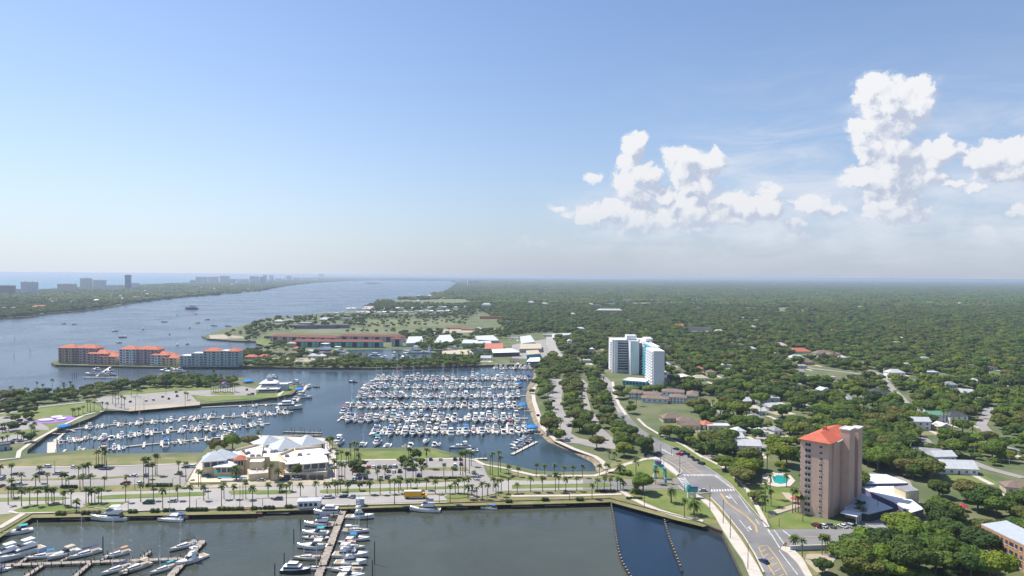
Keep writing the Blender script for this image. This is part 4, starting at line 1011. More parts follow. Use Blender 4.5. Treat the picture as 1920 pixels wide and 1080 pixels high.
for i, (x, y, k, cv, an, hc) in enumerate([(25,205,'cruiser','navy',1.2,'gelcoat'),(45,190,'cruiser','blue',1.2,'gelcoat'),(70,178,'sport','white',1.2,'navy_gel'),(90,165,'cruiser','navy',1.2,'gelcoat'),(105,150,'console','red',1.2,'gelcoat'),(15,222,'console','white',1.2,'gelcoat')]):
    zboat(7, x, y, k, an, f"{bdesc(k, cv, hc)}, {nth(i+1)} of those at the angled dock below the blue canopy", .85, cv, hc, 'boats at the angled dock')
for i, (x, y, k, cv) in enumerate([(1345,215,'cruiser','white'),(1395,213,'yacht','white'),(1455,232,'cruiser','navy'),(1475,240,'console','black')]):
    zboat(6, x, y, k, pi/2+.3, f"{bdesc(k, cv, 'gelcoat')}, {nth(i+1)} of those beside the thin gangway dock", .8, cv, 'gelcoat', 'boats at the gangway dock')

# ---------------------------------------------------------------- near basin: wooden piers and their boats
def zdock(name, label, k, a_, b_, w_, npil, m='dock_wood', group='wooden piers of the near basin', zz=1.1):
    a, b = [G(*q, 1.1) for q in Z(k, a_, b_)]; a.z = b.z = 0; ln = (b-a).length
    pil = [(ln*(i+.5)/npil, s*(w_/2+.15), rnd.uniform(1.6, 2.6)) for i in range(npil) for s in (-1, 1)]
    return dock(name, label, a, b, w_, pil=pil, m=m, group=group, z=zz)
for lab, a_, b_, w_, n_ in (('long weathered main pier across the near basin', (-350, 1018), (1240, 960), 2.4, 24), ('broad end pier angled across the tip of the main pier', (1140, 1090), (1372, 838), 3.0, 9),
                            ('finger pier running down from the main pier, second from the left', (170, 1082), (288, 1005), 1.8, 4), ('finger pier running down mid-way along the main pier', (505, 1082), (608, 992), 1.8, 5),
                            ('short finger pier beside the largest white yacht', (128, 992), (210, 938), 1.4, 3), ('short finger pier beside the cream-topped cruiser', (400, 985), (488, 938), 1.4, 3),
                            ('short finger pier left of the yellow-covered sailboat', (680, 978), (752, 922), 1.4, 3), ('slim finger pier reaching up near the pier end', (950, 958), (1022, 908), 1.4, 3), ('finger pier between the two sailboats below the main pier', (840, 1062), (920, 982), 1.4, 3),
                            ('finger pier at the far left of the near basin', (-60, 1082), (20, 1012), 1.6, 4)):
    zdock('wooden_pier', lab, 5, a_, b_, w_, n_)
D0_ = lambda dx, dy: atan2(dy, dx) - pi/2
NB = 'boats at the near wooden piers'
for x, y, k, an, lab, s_, cv, hc in [(145,945,'yacht',D0_(-.5,-1),'largest white flybridge yacht, bow down-left at the main pier',1.2,'white','gelcoat'),(20,965,'yacht',D0_(-.6,-1),'white yacht cut by the left edge above the main pier',1.1,'white','gelcoat'),
        (110,795,'cruiser',D0_(-.7,-.6),'white cruiser with pale blue canvas moored alone at the corner seawall',1.15,'aqua','gelcoat'),(278,958,'sail',D0_(-.8,-.45),'white sailboat with blue sail cover next to the largest yacht',1.0,'royal','gelcoat'),
        (428,945,'cruiser',D0_(-.55,-.9),'white cruiser with cream hardtop above the main pier',1.15,'tan','gelcoat'),(575,942,'sail',D0_(-.65,-.9),'white sailboat with dark blue sail cover, alone above the main pier',1.1,'navy','gelcoat'),
        (785,945,'sail',D0_(-.6,-.8),'white sailboat with yellow-orange sail cover above the main pier',1.0,'orange','gelcoat'),(785,1048,'sail',D0_(-.6,-.9),'navy-canvas sailboat below the middle of the main pier',1.05,'navy','gelcoat'),
        (910,1040,'sail',D0_(-.5,-.9),'broad white ketch-like sailboat with cream canvas below the main pier',1.15,'tan','cream_gel'),(1100,1045,'sail',D0_(-.6,-.9),'sailboat with teal canvas left of the angled end pier',.95,'aqua','gelcoat'),
        (1238,890,'sail',D0_(-.6,-.8),'dark-canopied sailboat on the inner side of the angled end pier',1.1,'black','gelcoat'),(1290,985,'sport',D0_(-.5,-.8),'large white fishing yacht on the outer side of the angled end pier',1.05,'white','gelcoat'),
        (5,1050,'console',D0_(-.6,-.9),'small boat under the left end of the main pier',1.0,'navy','gelcoat'),
        (738,700,'yacht',D0_(-1,-.08),'sleek large white motor yacht tied along the seawall',1.25,'white','gelcoat'),(1165,700,'cat',D0_(-1,0),'white catamaran tied along the seawall',1.0,'blue','gelcoat'),
        (1255,672,'bare',D0_(-.4,-1),'white dinghy tied behind the catamaran',.9,'white','gelcoat'),(1655,668,'ketch',D0_(-1,.0),'dark wooden schooner with long bowsprit tied at the seawall',1.0,'white','gelcoat')]:
    zboat(5, x, y, k, an, lab, s_, cv, hc, NB)
for x, y, k, an, lab, s_, cv, hc in [(20,640,'bare',D0_(-.5,-1),'upturned white skiff near the schooner bow',1.1,'white','gelcoat'),(1140,642,'yacht',D0_(-1,.02),'white flybridge yacht with navy canvas tied alone right of the long pier',1.1,'navy','gelcoat'),(1572,628,'sail',D0_(-1,0),'small white sailboat with bright blue cover tied at the seawall',.75,'royal','gelcoat'),
        (480,662,'sedan',D0_(-1,-.05),'white trawler first from land on the left side of the long pier',1.0,'blue','gelcoat'),(425,742,'yacht',D0_(-1,-.05),'white yacht second from land on the left side of the long pier',1.0,'navy','gelcoat'),
        (400,800,'cruiser',D0_(-1,-.05),'white cruiser with aqua canvas on the left side of the long pier',1.1,'aqua','gelcoat'),(455,832,'bare',D0_(1,-.05),'small open boat left of the long pier',1.1,'white','gelcoat'),(365,828,'bare',D0_(-1,-.05),'small runabout outside the open boat left of the long pier',1.1,'white','gelcoat'),
        (378,892,'cruiser',D0_(-1,-.05),'white cruiser with white top mid-way down the left of the long pier',1.2,'white','gelcoat'),(345,968,'sail',D0_(-1,-.1),'cream sailboat on the left side of the long pier',1.05,'navy','cream_gel'),
        (270,1055,'sedan',D0_(1,-.05),'houseboat-like trawler with red-orange canopy at the lower left of the pier',.9,'red','navy_gel'),(390,1040,'sail',D0_(1,-.05),'sailboat with dark cover next to the red-canopied boat',.85,'black','gelcoat'),
        (702,690,'sport',D0_(1,-.05),'white fishing yacht first from land on the right side of the long pier',1.05,'white','gelcoat'),(675,785,'sail',D0_(1,-.05),'sailboat second from land on the right side of the long pier',1.1,'white','gelcoat'),
        (690,838,'cruiser',D0_(1,-.05),'cruiser with bright blue cover on the right side of the long pier',1.0,'royal','gelcoat'),(610,862,'bare',D0_(-1,-.05),'white open boat tight against the right of the long pier',1.2,'white','gelcoat'),
        (655,895,'sail',D0_(1,-.05),'sailboat with crimson cover right of the long pier',.95,'red','gelcoat'),(640,950,'yacht',D0_(1,-.05),'white yacht with long white canopy right of the long pier',1.05,'white','gelcoat'),
        (640,1000,'sport',D0_(1,-.05),'white fishing yacht lowest but two on the right of the long pier',1.0,'navy','gelcoat'),(610,1050,'sail',D0_(-1,-.05),'sailboat with tan cover near the bottom right of the long pier',1.1,'tan','gelcoat'),
        (645,1088,'cruiser',D0_(1,-.05),'white cruiser cut by the bottom edge right of the long pier',1.0,'white','gelcoat')]:
    zboat(6, x, y, k, an, lab, s_, cv, hc, 'boats on the long centre pier')
zdock('wooden_pier', 'long straight pier of moored boats running out from the seawall', 6, (602, 608), (408, 1110), 3.2, 26)
for i, (a_, b_) in enumerate([((590,662),(500,668)),((575,735),(450,742)),((520,870),(440,880)),((470,1010),(340,1020)),((600,760),(690,755)),((560,880),(640,874)),((470,1022),(650,1016))]):
    zdock('wooden_pier', f"narrow finger pier, {nth(i+1)} branch counted from land on the long centre pier", 6, a_, b_, 1.2, 2)
for i, (k, x, y, w_) in enumerate([(5,497,690,5.5),(5,968,678,5.5),(6,150,650,5.5),(6,1358,612,5.5),(7,70,603,5.5),(7,290,598,5.5)]):
    p = G(*Z(k, (x, y))[0], 1.0)
    t = thing('landing_stage', f"small wooden landing stage at the seawall foot, {nth(i+1)} from the left", 'landing stage', (p.x, p.y, 0), 0, 'landing stages along the seawall')
    b = MB(); b.box(-w_, w_, -1.2, 1.6, .75, 1.0); b.build('deck', M_['dock_wood'], t)
    for sx in (-1, 1):
        b = MB(); b.tube((sx*(w_-.3), -1.1, -1), (sx*(w_-.3), -1.1, 1.8), .15, n=6); b.build('piling', M_['piling'], t)
# lone pilings / channel posts
for i, (k, x, y, h_) in enumerate([(6,255,860,6),(6,190,1010,5),(6,800,1000,9),(6,785,1080,6),(6,127,1085,5),(5,695,930,7),(6,300,775,5),(6,750,750,6),(1,488,830,7),(1,503,826,6),(1,516,822,6),(1,800,812,7),(1,1268,790,7),(1,1310,790,7),(1,203,662,7),(1,95,688,6),(1,98,572,6)]):
    p = G(*Z(k, (x, y))[0], 0)
    b = MB(); b.tube((0, 0, -1.5), (0, 0, h_), .22, .18, 7); b.tube((0, 0, h_), (0, 0, h_+.25), .18, .02, 7)
    o = b.build('mooring_post', M_['piling']); o.location = (p.x, p.y, 0)
    tag(o, f"dark timber mooring post standing alone in water, {nth(i+1)} outward from the near basin", 'post', 'lone mooring posts')
# barriers
for nm, pts, lab in (('floating_barrier', curtain1, 'long curved row of dark barrier floats across the basin'), ('floating_barrier', curtain2, 'shorter barrier row with an elbow at the seawall')):
    p0 = pts[0]
    t = thing(nm, lab, 'barrier', (p0.x, p0.y, 0), 0, 'floating barriers of the basin')
    b = MB()
    for q0, q1 in zip(pts, pts[1:]):
        d = (q1-q0).normalized(); nn = Vector((-d.y, d.x, 0))*.28
        b.prism([q0-p0+nn, q1-p0+nn, q1-p0-nn, q0-p0-nn], -.6, .85)
    b.build('sheet_wall', M_['piling'], t)
    posts = []
    for q0, q1 in zip(pts, pts[1:]):
        n_ = max(1, int((q1-q0).length/2.6))
        posts += [q0.lerp(q1, i/n_) - p0 for i in range(n_)]
    c_ = MB(); c_.tube((0, 0, -.8), (0, 0, 1.5), .32, .32, 8); c_.tube((0, 0, 1.5), (0, 0, 1.62), .34, .25, 8, 1)
    me = c_.mesh('post', [M_['piling'], M_['concrete']])
    for q in posts[:100]:
        o = bpy.data.objects.new('post', me); C.objects.link(o); o.parent = t; o.location = (q.x, q.y, 0)
# far boats on the river and in the small harbour
RB = 'boats anchored in the river'
for i, (x, y, k, s_) in enumerate([(778,508,'sail',1.1),(828,549,'sail',1.3),(967,494,'sail',1.2),(1110,445,'sail',1.3),(1195,402,'cruiser',1.2),(1280,485,'cruiser',1.3),(1145,530,'bare',1.4),(1195,602,'sail',1.0),(1263,594,'cruiser',1.0),(1445,471,'sail',1.3),(1540,473,'sail',1.3),(1400,430,'sail',1.2),(1335,452,'sail',1.1),(805,586,'bare',1.2),(1320,392,'sail',1.2),(500,462,'bare',1.5),(432,458,'bare',1.4),(1640,480,'sail',1.0)]):
    zboat(1, x, y, k, rnd.uniform(0, 6), f"{ 'white sailboat' if k == 'sail' else 'small motorboat'} at anchor in the river, {nth(i+1)} outward from the red-roofed blocks", s_, 'white', 'gelcoat', RB)
zboat(1, 1292, 360, 'sedan', 1.5, 'dark barge-like workboat far out in the river', 3.2, 'black', 'navy_gel')
for x, y, k, an, lab, s_ in [(440,668,'yacht',1.4,'huge white motor yacht in the small harbour',3.2),(575,672,'yacht',-1.9,'second large white yacht in the small harbour, right of the huge one',2.4),(790,692,'sedan',1.5,'dark trawler moored mid-harbour behind the green spit',1.8),(862,690,'cruiser',1.2,'white cruiser behind the mid-harbour trawler',1.3),(930,685,'yacht',pi,'white yacht showing its bow between spit trees',1.4),(1000,698,'yacht',2.6,'white yacht moored tight behind the spit trees',1.7),(1060,655,'yacht',1.5,'long white yacht along the far harbour quay',2.0),(1165,655,'sport',1.5,'white fishing yacht along the far harbour quay',1.6),(1330,640,'yacht',1.5,'white yacht behind the tan boat shed',1.4)]:
    p = G(*Z(2, (x, y))[0], 2.1); boat(k, (p.x, p.y, 2.1), an, lab, s_, 'white', 'gelcoat', 'yachts in the small harbour')
for i, (x, y, k, an) in enumerate([(612,800,'yacht',1.5),(650,770,'cruiser',1.4),(700,810,'sedan',-1.5),(745,805,'yacht',-1.5),(735,775,'cruiser',1.6),(1105,775,'cruiser',1.5),(1120,750,'cruiser',1.5),(1150,785,'yacht',1.5),(1205,770,'cruiser',1.4),(1215,785,'sport',-1.4)]):
    zboat(1, x, y, k, an, f"white {KN[k]} at the private docks of the red-roofed blocks, {nth(i+1)} from left", 1.0, 'white' if i % 2 else 'navy', 'gelcoat', 'boats at the condominium docks')
for lab, a_, b_ in (('sloping private pier below the first red-roofed block', (770, 732), (650, 812)), ('short private pier below the second red-roofed block', (1178, 742), (1168, 795)), ('long footbridge pier off the park shore', (720, 862), (1000, 856)), ('cross dock at the first private pier', (560, 818), (800, 818)), ('cross dock at the second private pier', (1070, 798), (1240, 796))):
    a, b = [G(*q, 1) for q in Z(1, a_, b_)]; a.z = b.z = 0; ln = (b-a).length
    dock('private_pier', lab, a, b, 2.4, pil=[(ln*(i+.5)/7, 1.4*(1 if i % 2 else -1), rnd.uniform(2, 4)) for i in range(7)], group='private piers', z=1.1)

# ---------------------------------------------------------------- buildings
def facade(name, wall, glass, fh, bw, fz=.5, fx=.6, band=False):
    m = bpy.data.materials.new(name); m.use_nodes = True
    t = NT(m.node_tree); b = t.n['Principled BSDF']
    co_ = t.new('ShaderNodeTexCoord').outputs['Object']
    s = t.new('ShaderNodeSeparateXYZ'); t.put(s.inputs[0], co_)
    ge = t.new('ShaderNodeNewGeometry'); sn = t.new('ShaderNodeSeparateXYZ'); t.put(sn.inputs[0], ge.outputs['Normal'])
    zf = t.m('FRACT', t.m('DIVIDE', s.outputs[2], fh))
    g = t.m('MULTIPLY', t.m('GREATER_THAN', zf, .28), t.m('LESS_THAN', zf, .28+fz))
    if not band:
        uf = t.m('FRACT', t.m('DIVIDE', t.m('ADD', s.outputs[0], s.outputs[1]), bw))
        g = t.m('MULTIPLY', g, t.m('LESS_THAN', uf, fx))
    g = t.m('MULTIPLY', g, t.m('LESS_THAN', t.m('ABSOLUTE', sn.outputs[2]), .5))
    wn = t.noise(co_, .15, 4)
    wc = t.mix(t.smooth(wn, .3, .7), tuple(wall)+(1,), tuple(c*.88 for c in wall)+(1,))
    t.put(b.inputs['Base Color'], t.mix(g, wc, tuple(glass)+(1,)))
    t.put(b.inputs['Roughness'], t.m('MULTIPLY_ADD', g, -.6, .8))
    M_[name] = m
facade('fac_white', (.85, .85, .85), (.34, .36, .42), 3.1, 4.2, .5, .5)
facade('fac_tan', (.80, .66, .58), (.34, .28, .28), 3.1, 4.0, .5, .55)
facade('fac_brown', (.36, .25, .21), (.09, .09, .10), 3.1, 4.0, .5, .55)
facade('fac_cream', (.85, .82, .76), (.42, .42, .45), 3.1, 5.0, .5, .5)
facade('fac_blue', (.10, .19, .38), (.06, .12, .28), 3.1, 3.0, .6, .8)
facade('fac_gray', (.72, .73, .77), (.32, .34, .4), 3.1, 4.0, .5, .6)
facade('fac_band', (.74, .74, .76), (.10, .16, .26), 3.05, 4.0, .62, band=True)
EXC = []
def rect(A, u, n, w, d, back=0.0): return [A, A+u*w, A+u*w-n*d, A-n*d]
def excl(A, u, n, w, d, front=13, side=2): EXC.append([A-u*side+n*front, A+u*(w+side)+n*front, A+u*(w+side)-n*(d+side), A-u*side-n*(d+side)])
def frame(k, a, b, z=2.0):
    A, B = P(Z(k, a, b), z); u = (B-A); w = u.length; u.normalize()
    n = Vector((u.y, -u.x, 0))
    return A, u, n, w
def bthing(name, label, cat, A, u, group=None):
    return thing(name, label, cat, (A.x, A.y, 2.0), atan2(u.y, u.x), group)
# local axes of a building: x along the front (to the right), y away from the viewer, z up
def wall_block(t, x0, x1, y0, y1, z0, z1, m, name='wall'):
    b = MB(); b.box(x0, x1, y0, y1, z0, z1); return b.build(name, M_[m] if isinstance(m, str) else m, t)
def flat_roof(t, x0, x1, y0, y1, z, m='white_roof', lip=.5, name='roof', over=.25):
    b = MB(); o = over
    b.box(x0-o, x1+o, y0-o, y1+o, z+.004, z+.25)
    for a in ((x0-o, x1+o, y0-o, y0-o+.3), (x0-o, x1+o, y1+o-.3, y1+o), (x0-o, x0-o+.3, y0-o+.3, y1+o-.3), (x1+o-.3, x1+o, y0-o+.3, y1+o-.3)): b.box(*a, z+.25, z+.25+lip)
    return b.build(name, M_[m], t)
def hip(t, x0, x1, y0, y1, z, h, m, over=.6, gable=False, name='roof'):
    x0 -= over; x1 += over; y0 -= over; y1 += over
    b = MB(); w, d = x1-x0, y1-y0
    if w >= d:
        i = 0 if gable else d/2
        r = [(x0+i, (y0+y1)/2, z+h), (x1-i, (y0+y1)/2, z+h)]
        f = [(0,1,5,4), (2,3,4,5), (3,0,4), (1,2,5)]
    else:
        i = 0 if gable else w/2
        r = [((x0+x1)/2, y0+i, z+h), ((x0+x1)/2, y1-i, z+h)]
        f = [(1,2,5,4), (3,0,4,5), (0,1,4), (2,3,5)]
    b.add([(x0,y0,z),(x1,y0,z),(x1,y1,z),(x0,y1,z)] + r + [(x0,y0,z-.25),(x1,y0,z-.25),(x1,y1,z-.25),(x0,y1,z-.25)], f + [(6,7,1,0),(7,8,2,1),(8,9,3,2),(9,6,0,3),(9,8,7,6)])
    return b.build(name, M_[m], t)
WINM = {}
def windows(t, xs, zs_, y, w, h, axis='x', m='window', name='window', frame_=True, sill='white_paint', limit=100, out=-1):
    """axis x: windows on a face of constant y; axis y: on a face of constant x (then xs run along y and y is the x of the face)"""
    key = (w, h, m, axis, frame_, out)
    if key not in WINM:
        b = MB()
        if axis == 'x':
            b.box(-w/2, w/2, -.05, .05, 0, h)
            if frame_: b.box(-w/2-.12, w/2+.12, out*.09-.06, out*.09+.06, -.16, -.02, 1); b.box(-.05, .05, out*.04-.03, out*.04+.03, 0, h, 1)
        else:
            b.box(-.05, .05, -w/2, w/2, 0, h)
            if frame_: b.box(out*.09-.06, out*.09+.06, -w/2-.12, w/2+.12, -.16, -.02, 1); b.box(out*.04-.03, out*.04+.03, -.05, .05, 0, h, 1)
        WINM[key] = b.mesh('window', [M_[m], M_[sill]])
    n = 0
    for z in zs_:
        for x in xs:
            if n >= limit: return
            o = bpy.data.objects.new(name, WINM[key]); C.objects.link(o); o.parent = t
            o.location = (x, y, z) if axis == 'x' else (y, x, z); n += 1

# pink tower
a_ = Vector((.70, .714, 0)); b_ = Vector((-.714, .70, 0))
F0 = G(1552.3, 973.5, 2.0)
# local x along b reversed: left face runs from the left corner to the front corner
t = bthing('apartment_tower', 'tall pink apartment tower with orange-red hipped roof', 'apartment tower', F0 + b_*13.0, -b_)
HT = 35.7
wall_block(t, 0, 13, 0, 37, 0, HT, 'stucco_pink')
wall_block(t, 13.02, 13.7, 4.5, 13.5, 0, HT-.6, 'stucco_pink', 'pilaster')
wall_block(t, 13.0, 17.5, 14, 21.5, 0, HT+4.5, 'stucco_pink', 'stair_tower')
flat_roof(t, 13.0, 17.5, 14, 21.5, HT+4.5, 'white_roof', .3)
wall_block(t, 13.0, 16.4, 30, 36, 0, HT+2.5, 'stucco_pink', 'stair_tower')
flat_roof(t, 13.0, 16.4, 30, 36, HT+2.5, 'white_roof', .3)
flat_roof(t, 13.1, 14.6, 7, 12.5, HT-.5, 'white_roof', .2, 'ledge')
rf = hip(t, 0, 13, 0, 37, HT, 3.2, 'red_roof', 1.2)
b = MB(); b.box(5, 6.6, 14, 15.4, HT+2.2, HT+4.4); b.build('chimney', M_['red_roof'], rf)
zl = [1.2 + i*2.86 for i in range(12)]
windows(t, [3.4], zl, -.03, 2.5, 1.5)
windows(t, [9.4], zl, -.03, 1.2, 1.2)
for i in range(11):
    z = 3.2 + i*2.86
    for yy in (4.5, 20):
        b = MB(); b.box(-1.9, 0, yy, yy+9, z, z+.2)
        b.box(-1.9, -1.8, yy, yy+9, z+.2, z+1.15); b.box(-1.8, 0, yy, yy+.1, z+.2, z+1.15); b.box(-1.8, 0, yy+8.9, yy+9, z+.2, z+1.15)
        b.build('balcony', M_['white_wall'], t)
windows(t, [8, 11], [3.5+i*2.86 for i in range(11)], -.06, 1.9, 2.0, axis='y', frame_=False)
wall_block(t, 17.6, 24, 9, 20, 0, 4.2, 'stucco_trim', 'entrance_hall'); flat_roof(t, 17.6, 24, 9, 20, 4.2, 'metal_roof', .3)
b = MB()
for yy in (2, 5, 8): b.box(24.6, 25, yy, yy+.4, 0, 3.6)
b.box(18, 25.2, 1.6, 8.8, 3.6, 3.9); b.build('porch', M_['white_wall'], t)
EXC.append([F0+b_*17-a_*16, F0-b_*30-a_*22, F0-b_*34+a_*44, F0+b_*26+a_*44])
EXC.append(P(Z(3, (600,790),(650,825),(700,870),(715,960),(770,1040),(810,1090),(800,1130),(690,1120),(650,1020),(620,930),(570,830))))
EXC.append(P(Z(7, (690,-20),(780,-20),(870,70),(1000,160),(1020,300),(900,235),(790,150),(690,50))))
# white high-rise
A = Vector((118.5, 798, 2)); u = Vector((1, 0, 0))
t = bthing('apartment_tower', 'white slab high-rise with turquoise zigzag balconies beyond the oak parking lot', 'apartment tower', A, u)
HW = 38.0
def slab(x0, x1, y0, y1, z1, nm='wall', m='white_wall'):
    w_ = wall_block(t, x0, x1, y0, y1, 0, z1, m, nm)
    flat_roof(w_, x0, x1, y0, y1, z1, 'white_roof', .6)
slab(0, 18.5, 3, 33, HW)
slab(2.2, 6.0, 0, 3, HW, 'end_wall')
slab(18.5, 28.5, -13, 30, HW)
slab(28.5, 33.2, 8, 30, HW)
slab(33.2, 41, -20, 28, HW)
slab(26.9+7.2, 26.9+8, -70, -21, HW-.2, 'balcony_wall')
slab(25.5, 36.5, -108, -70, HW-1)
slab(33, 40, -69, -22, HW-.4)
wall_block(t, 16.5, 28, 2, 14, HW+.9, HW+6, 'white_wall', 'penthouse')
wall_block(t, 36, 44, -14, 6, HW+.9, HW+4, 'white_wall', 'penthouse')
wall_block(t, 6.2, 18.3, 2.5, 2.9, 3.0, HW-1, 'blue_glass', 'glazing')
for i in range(12):
    z = 3 + i*2.95
    b = MB(); b.box(6.2, 18.3, 1.0, 2.4, z, z+.18); b.box(6.2, 18.3, .95, 1.05, z+.18, z+1.0); b.build('balcony', M_['gray_wall'], t)
    b = MB(); b.box(-1.6, -.02, 8, 22, z, z+.2); b.box(-1.7, -1.55, 8, 22, z+.2, z+1.05); b.build('balcony', M_['white_wall'], t)
    # zigzag balconies
    b = MB(); b.add([(28.6,-4,z),(30.8,-7,z),(33.1,-4,z),(33.1,7.9,z),(28.6,7.9,z),(28.6,-4,z+1.1),(30.8,-7,z+1.1),(33.1,-4,z+1.1),(33.1,7.9,z+1.1),(28.6,7.9,z+1.1)],
                    [(0,1,6,5),(1,2,7,6),(4,3,2,1,0),(5,6,7,8,9),(2,3,8,7),(4,0,5,9)]); b.build('balcony', M_['white_wall'], t)
    b = MB()
    for yy in (-68, -56, -44, -32):
        b.add([(33,yy,z),(29.6,yy+5,z),(33,yy+10,z),(33,yy,z+1.1),(29.6,yy+5,z+1.1),(33,yy+10,z+1.1)], [(0,1,4,3),(1,2,5,4),(2,1,0),(3,4,5)])
    b.build('balcony', M_['turquoise'], t)
    for k2 in range(4):
        b = MB(); b.box(23.9, 25.49, -106+k2*9, -100+k2*9, z, z+1.2); b.build('balcony', M_['white_wall'], t)
for nm, x0, x1, y0, y1 in (('glazing', 28.6, 33.1, 7.7, 7.9), ('recess_wall', 32.8, 32.96, -69, -22)):
    wall_block(t, x0, x1, y0, y1, 3, HW-1, 'turquoise', nm)
windows(t, [x for x in (14, 20)], [3.6+i*2.95 for i in range(11)], -.05, 2.2, 1.6, axis='y', frame_=False)
EXC.append([Vector((108, 660, 0)), Vector((170, 660, 0)), Vector((170, 835, 0)), Vector((108, 835, 0))])
A, u, n, w = frame(3, (745, 868), (900, 880)); t = bthing('pool_pavilion', 'low white-roofed turquoise annex at the foot of the white high-rise', 'annex', A, u)
wall_block(t, 0, w, 0, 22, 0, 4.2, 'turquoise'); flat_roof(t, 0, w, 0, 22, 4.2); windows(t, [w*(i+.5)/7 for i in range(7)], [1.2], -.05, 2.2, 2, frame_=False); excl(A, u, n, w, 22, 20)
A, u, n, w = frame(3, (1030, 850), (1215, 842)); t = bthing('low_block', 'low salmon block with white flat roof right of the white high-rise', 'building', A, u)
wall_block(t, 0, w, 0, 20, 0, 4, 'pinkish_wall'); flat_roof(t, 0, w, 0, 20, 4); excl(A, u, n, w, 20, 14)

# white townhouse row
A, u, n, w = frame(3, (785, 975), (1255, 1000)); t = bthing('townhouse_row', 'stepped white townhouse row with brown hip roofs before the high-rise', 'townhouses', A, u)
for x0, x1, y0, y1, h_ in ((0, .18, 8, 22, 6), (.181, .46, 8, 20, 5), (.48, .80, 14, 28, 7.5), (.2, .58, -6, 7.6, 4), (.6, .84, -2, 12, 5.5), (.845, 1.0, 2, 24, 7)):
    wl_ = wall_block(t, w*x0, w*x1, y0, y1, 0, h_, 'white_wall'); hip(wl_, w*x0, w*x1, y0, y1, h_, 2.0, 'brown_roof')
    windows(t, [w*(x0+(x1-x0)*(i+.5)/5) for i in range(5)], [h_-2.4], y0-.05, 1.3, 1.3)
    windows(t, [w*(x0+(x1-x0)*(i+.5)/5) for i in range(5)], [.9] if h_ > 4.5 else [], y0-.05, 1.3, 1.3)
excl(A, u, n, w, 28, 20)

# condominium blocks on the spit
def condo(label, k, xs, base, blocks, dep=16):
    A, u, n, w = frame(k, (xs[0], base[0]), (xs[1], base[1]))
    t = bthing('condominium_block', label, 'apartment block', A, u, 'red-roofed condominium blocks')
    s = w/(xs[1]-xs[0])
    for x0, x1, fl, wm, rm, y0, gm in blocks:
        a, b = (x0-xs[0])*s, (x1-xs[0])*s; h_ = fl*3.0+1
        wl_ = wall_block(t, a+.02, b-.02, y0, dep, 0, h_, wm)
        if rm: hip(wl_, a, b, y0, dep, h_, 4.0 if rm == 'terracotta' else 2.2, rm, 1.0)
        else: flat_roof(wl_, a, b, y0, dep, h_, 'white_roof', .5, over=.0)
        nb = max(2, int((b-a)/4.2))
        for f in range(fl):
            zz = 1.2 + f*3.0
            for i in range(nb):
                xx = a + (b-a)*(i+.5)/nb
                if i % 2 == 0:
                    o = MB(); o.box(-1.7, 1.7, -1.3, -.02, 0, .15); o.box(-1.7, 1.7, -1.35, -1.25, .15, 1.0); key = ('balc', wm)
                    if key not in WINM: WINM[key] = o.mesh('balcony', [M_[wm]])
                    q = bpy.data.objects.new('balcony', WINM[key]); C.objects.link(q); q.parent = t; q.location = (xx, y0, zz-.2)
                    windows(t, [xx], [zz], y0-.05, 3.0, 2.0, frame_=False, m=gm)
                else: windows(t, [xx], [zz], y0-.05, 1.6, 1.3, frame_=False)
    return t
condo('first red-roofed waterside block, at the open-water end of the spit', 1, (395, 795), (722, 731),
      [(395, 505, 6, 'stucco_trim', 'terracotta', 0, 'window'), (505, 640, 6, 'pinkish_wall', 'terracotta', 2, 'blue_glass'), (600, 735, 4, 'pinkish_wall', 'terracotta', -3, 'window'), (690, 795, 3, 'stucco_trim', 'terracotta', -4.5, 'window')])
condo('middle red-roofed waterside block, between the two others', 1, (805, 1210), (733, 741),
      [(805, 915, 6, 'white_wall', 'terracotta', 0, 'window'), (915, 1060, 6, 'pinkish_wall', 'terracotta', 2, 'blue_glass'), (1030, 1140, 4, 'white_wall', 'terracotta', -3, 'window'), (1105, 1210, 3, 'cream_wall', 'terracotta', -4.5, 'window')])
condo('grey-green waterside block with two red roof pieces, nearest the trees', 1, (1212, 1610), (748, 749),
      [(1212, 1290, 4, 'sage_wall', None, 0, 'blue_glass'), (1290, 1370, 5, 'sage_wall', None, 0, 'blue_glass'), (1370, 1485, 6, 'sage_wall', 'terracotta', 0, 'blue_glass'), (1485, 1535, 6, 'sage_wall', None, .3, 'window'), (1535, 1610, 6, 'sage_wall', 'terracotta', 0, 'blue_glass')])
for k, a0, a1, wm, nm, fl, dep in ((2, (245, 616), (850, 620), 'teal_wall', 'long teal two-storey condominium with maroon roof', 3, 12), (2, (95, 578), (545, 590), 'pinkish_wall', 'long pink two-storey condominium with maroon roof behind the teal one', 3, 14), (2, (555, 578), (1000, 582), 'pinkish_wall', 'pink condominium wing with maroon roof running towards the pale roofs', 3, 12), (2, (915, 612), (985, 612), 'sage_wall', 'small green gatehouse block with maroon roof', 4, 12)):
    A, u, n, w = frame(k, a0, a1); t = bthing('condominium_row', nm, 'apartment block', A, u, 'maroon-roofed condominiums')
    wall_block(t, 0, w, 0, dep, 0, fl*3, wm); hip(t, 0, w, 0, dep, fl*3, 3.2, 'maroon_roof', 1.0)
    nb = max(1, int(w/16))
    for i in range(nb):
        x = w*(i+.55)/nb
        wall_block(t, x-3.5, x+3.5, -.12, -.02, .6, fl*3-.8, 'window', 'recess')
    windows(t, [w*(i+.5)/nb - 6.2 for i in range(nb) if w*(i+.5)/nb > 7], [1.2, 4.2, 7.0][:fl], -.05, 1.6, 1.4, frame_=False, limit=60)
    excl(A, u, n, w, dep, 22)

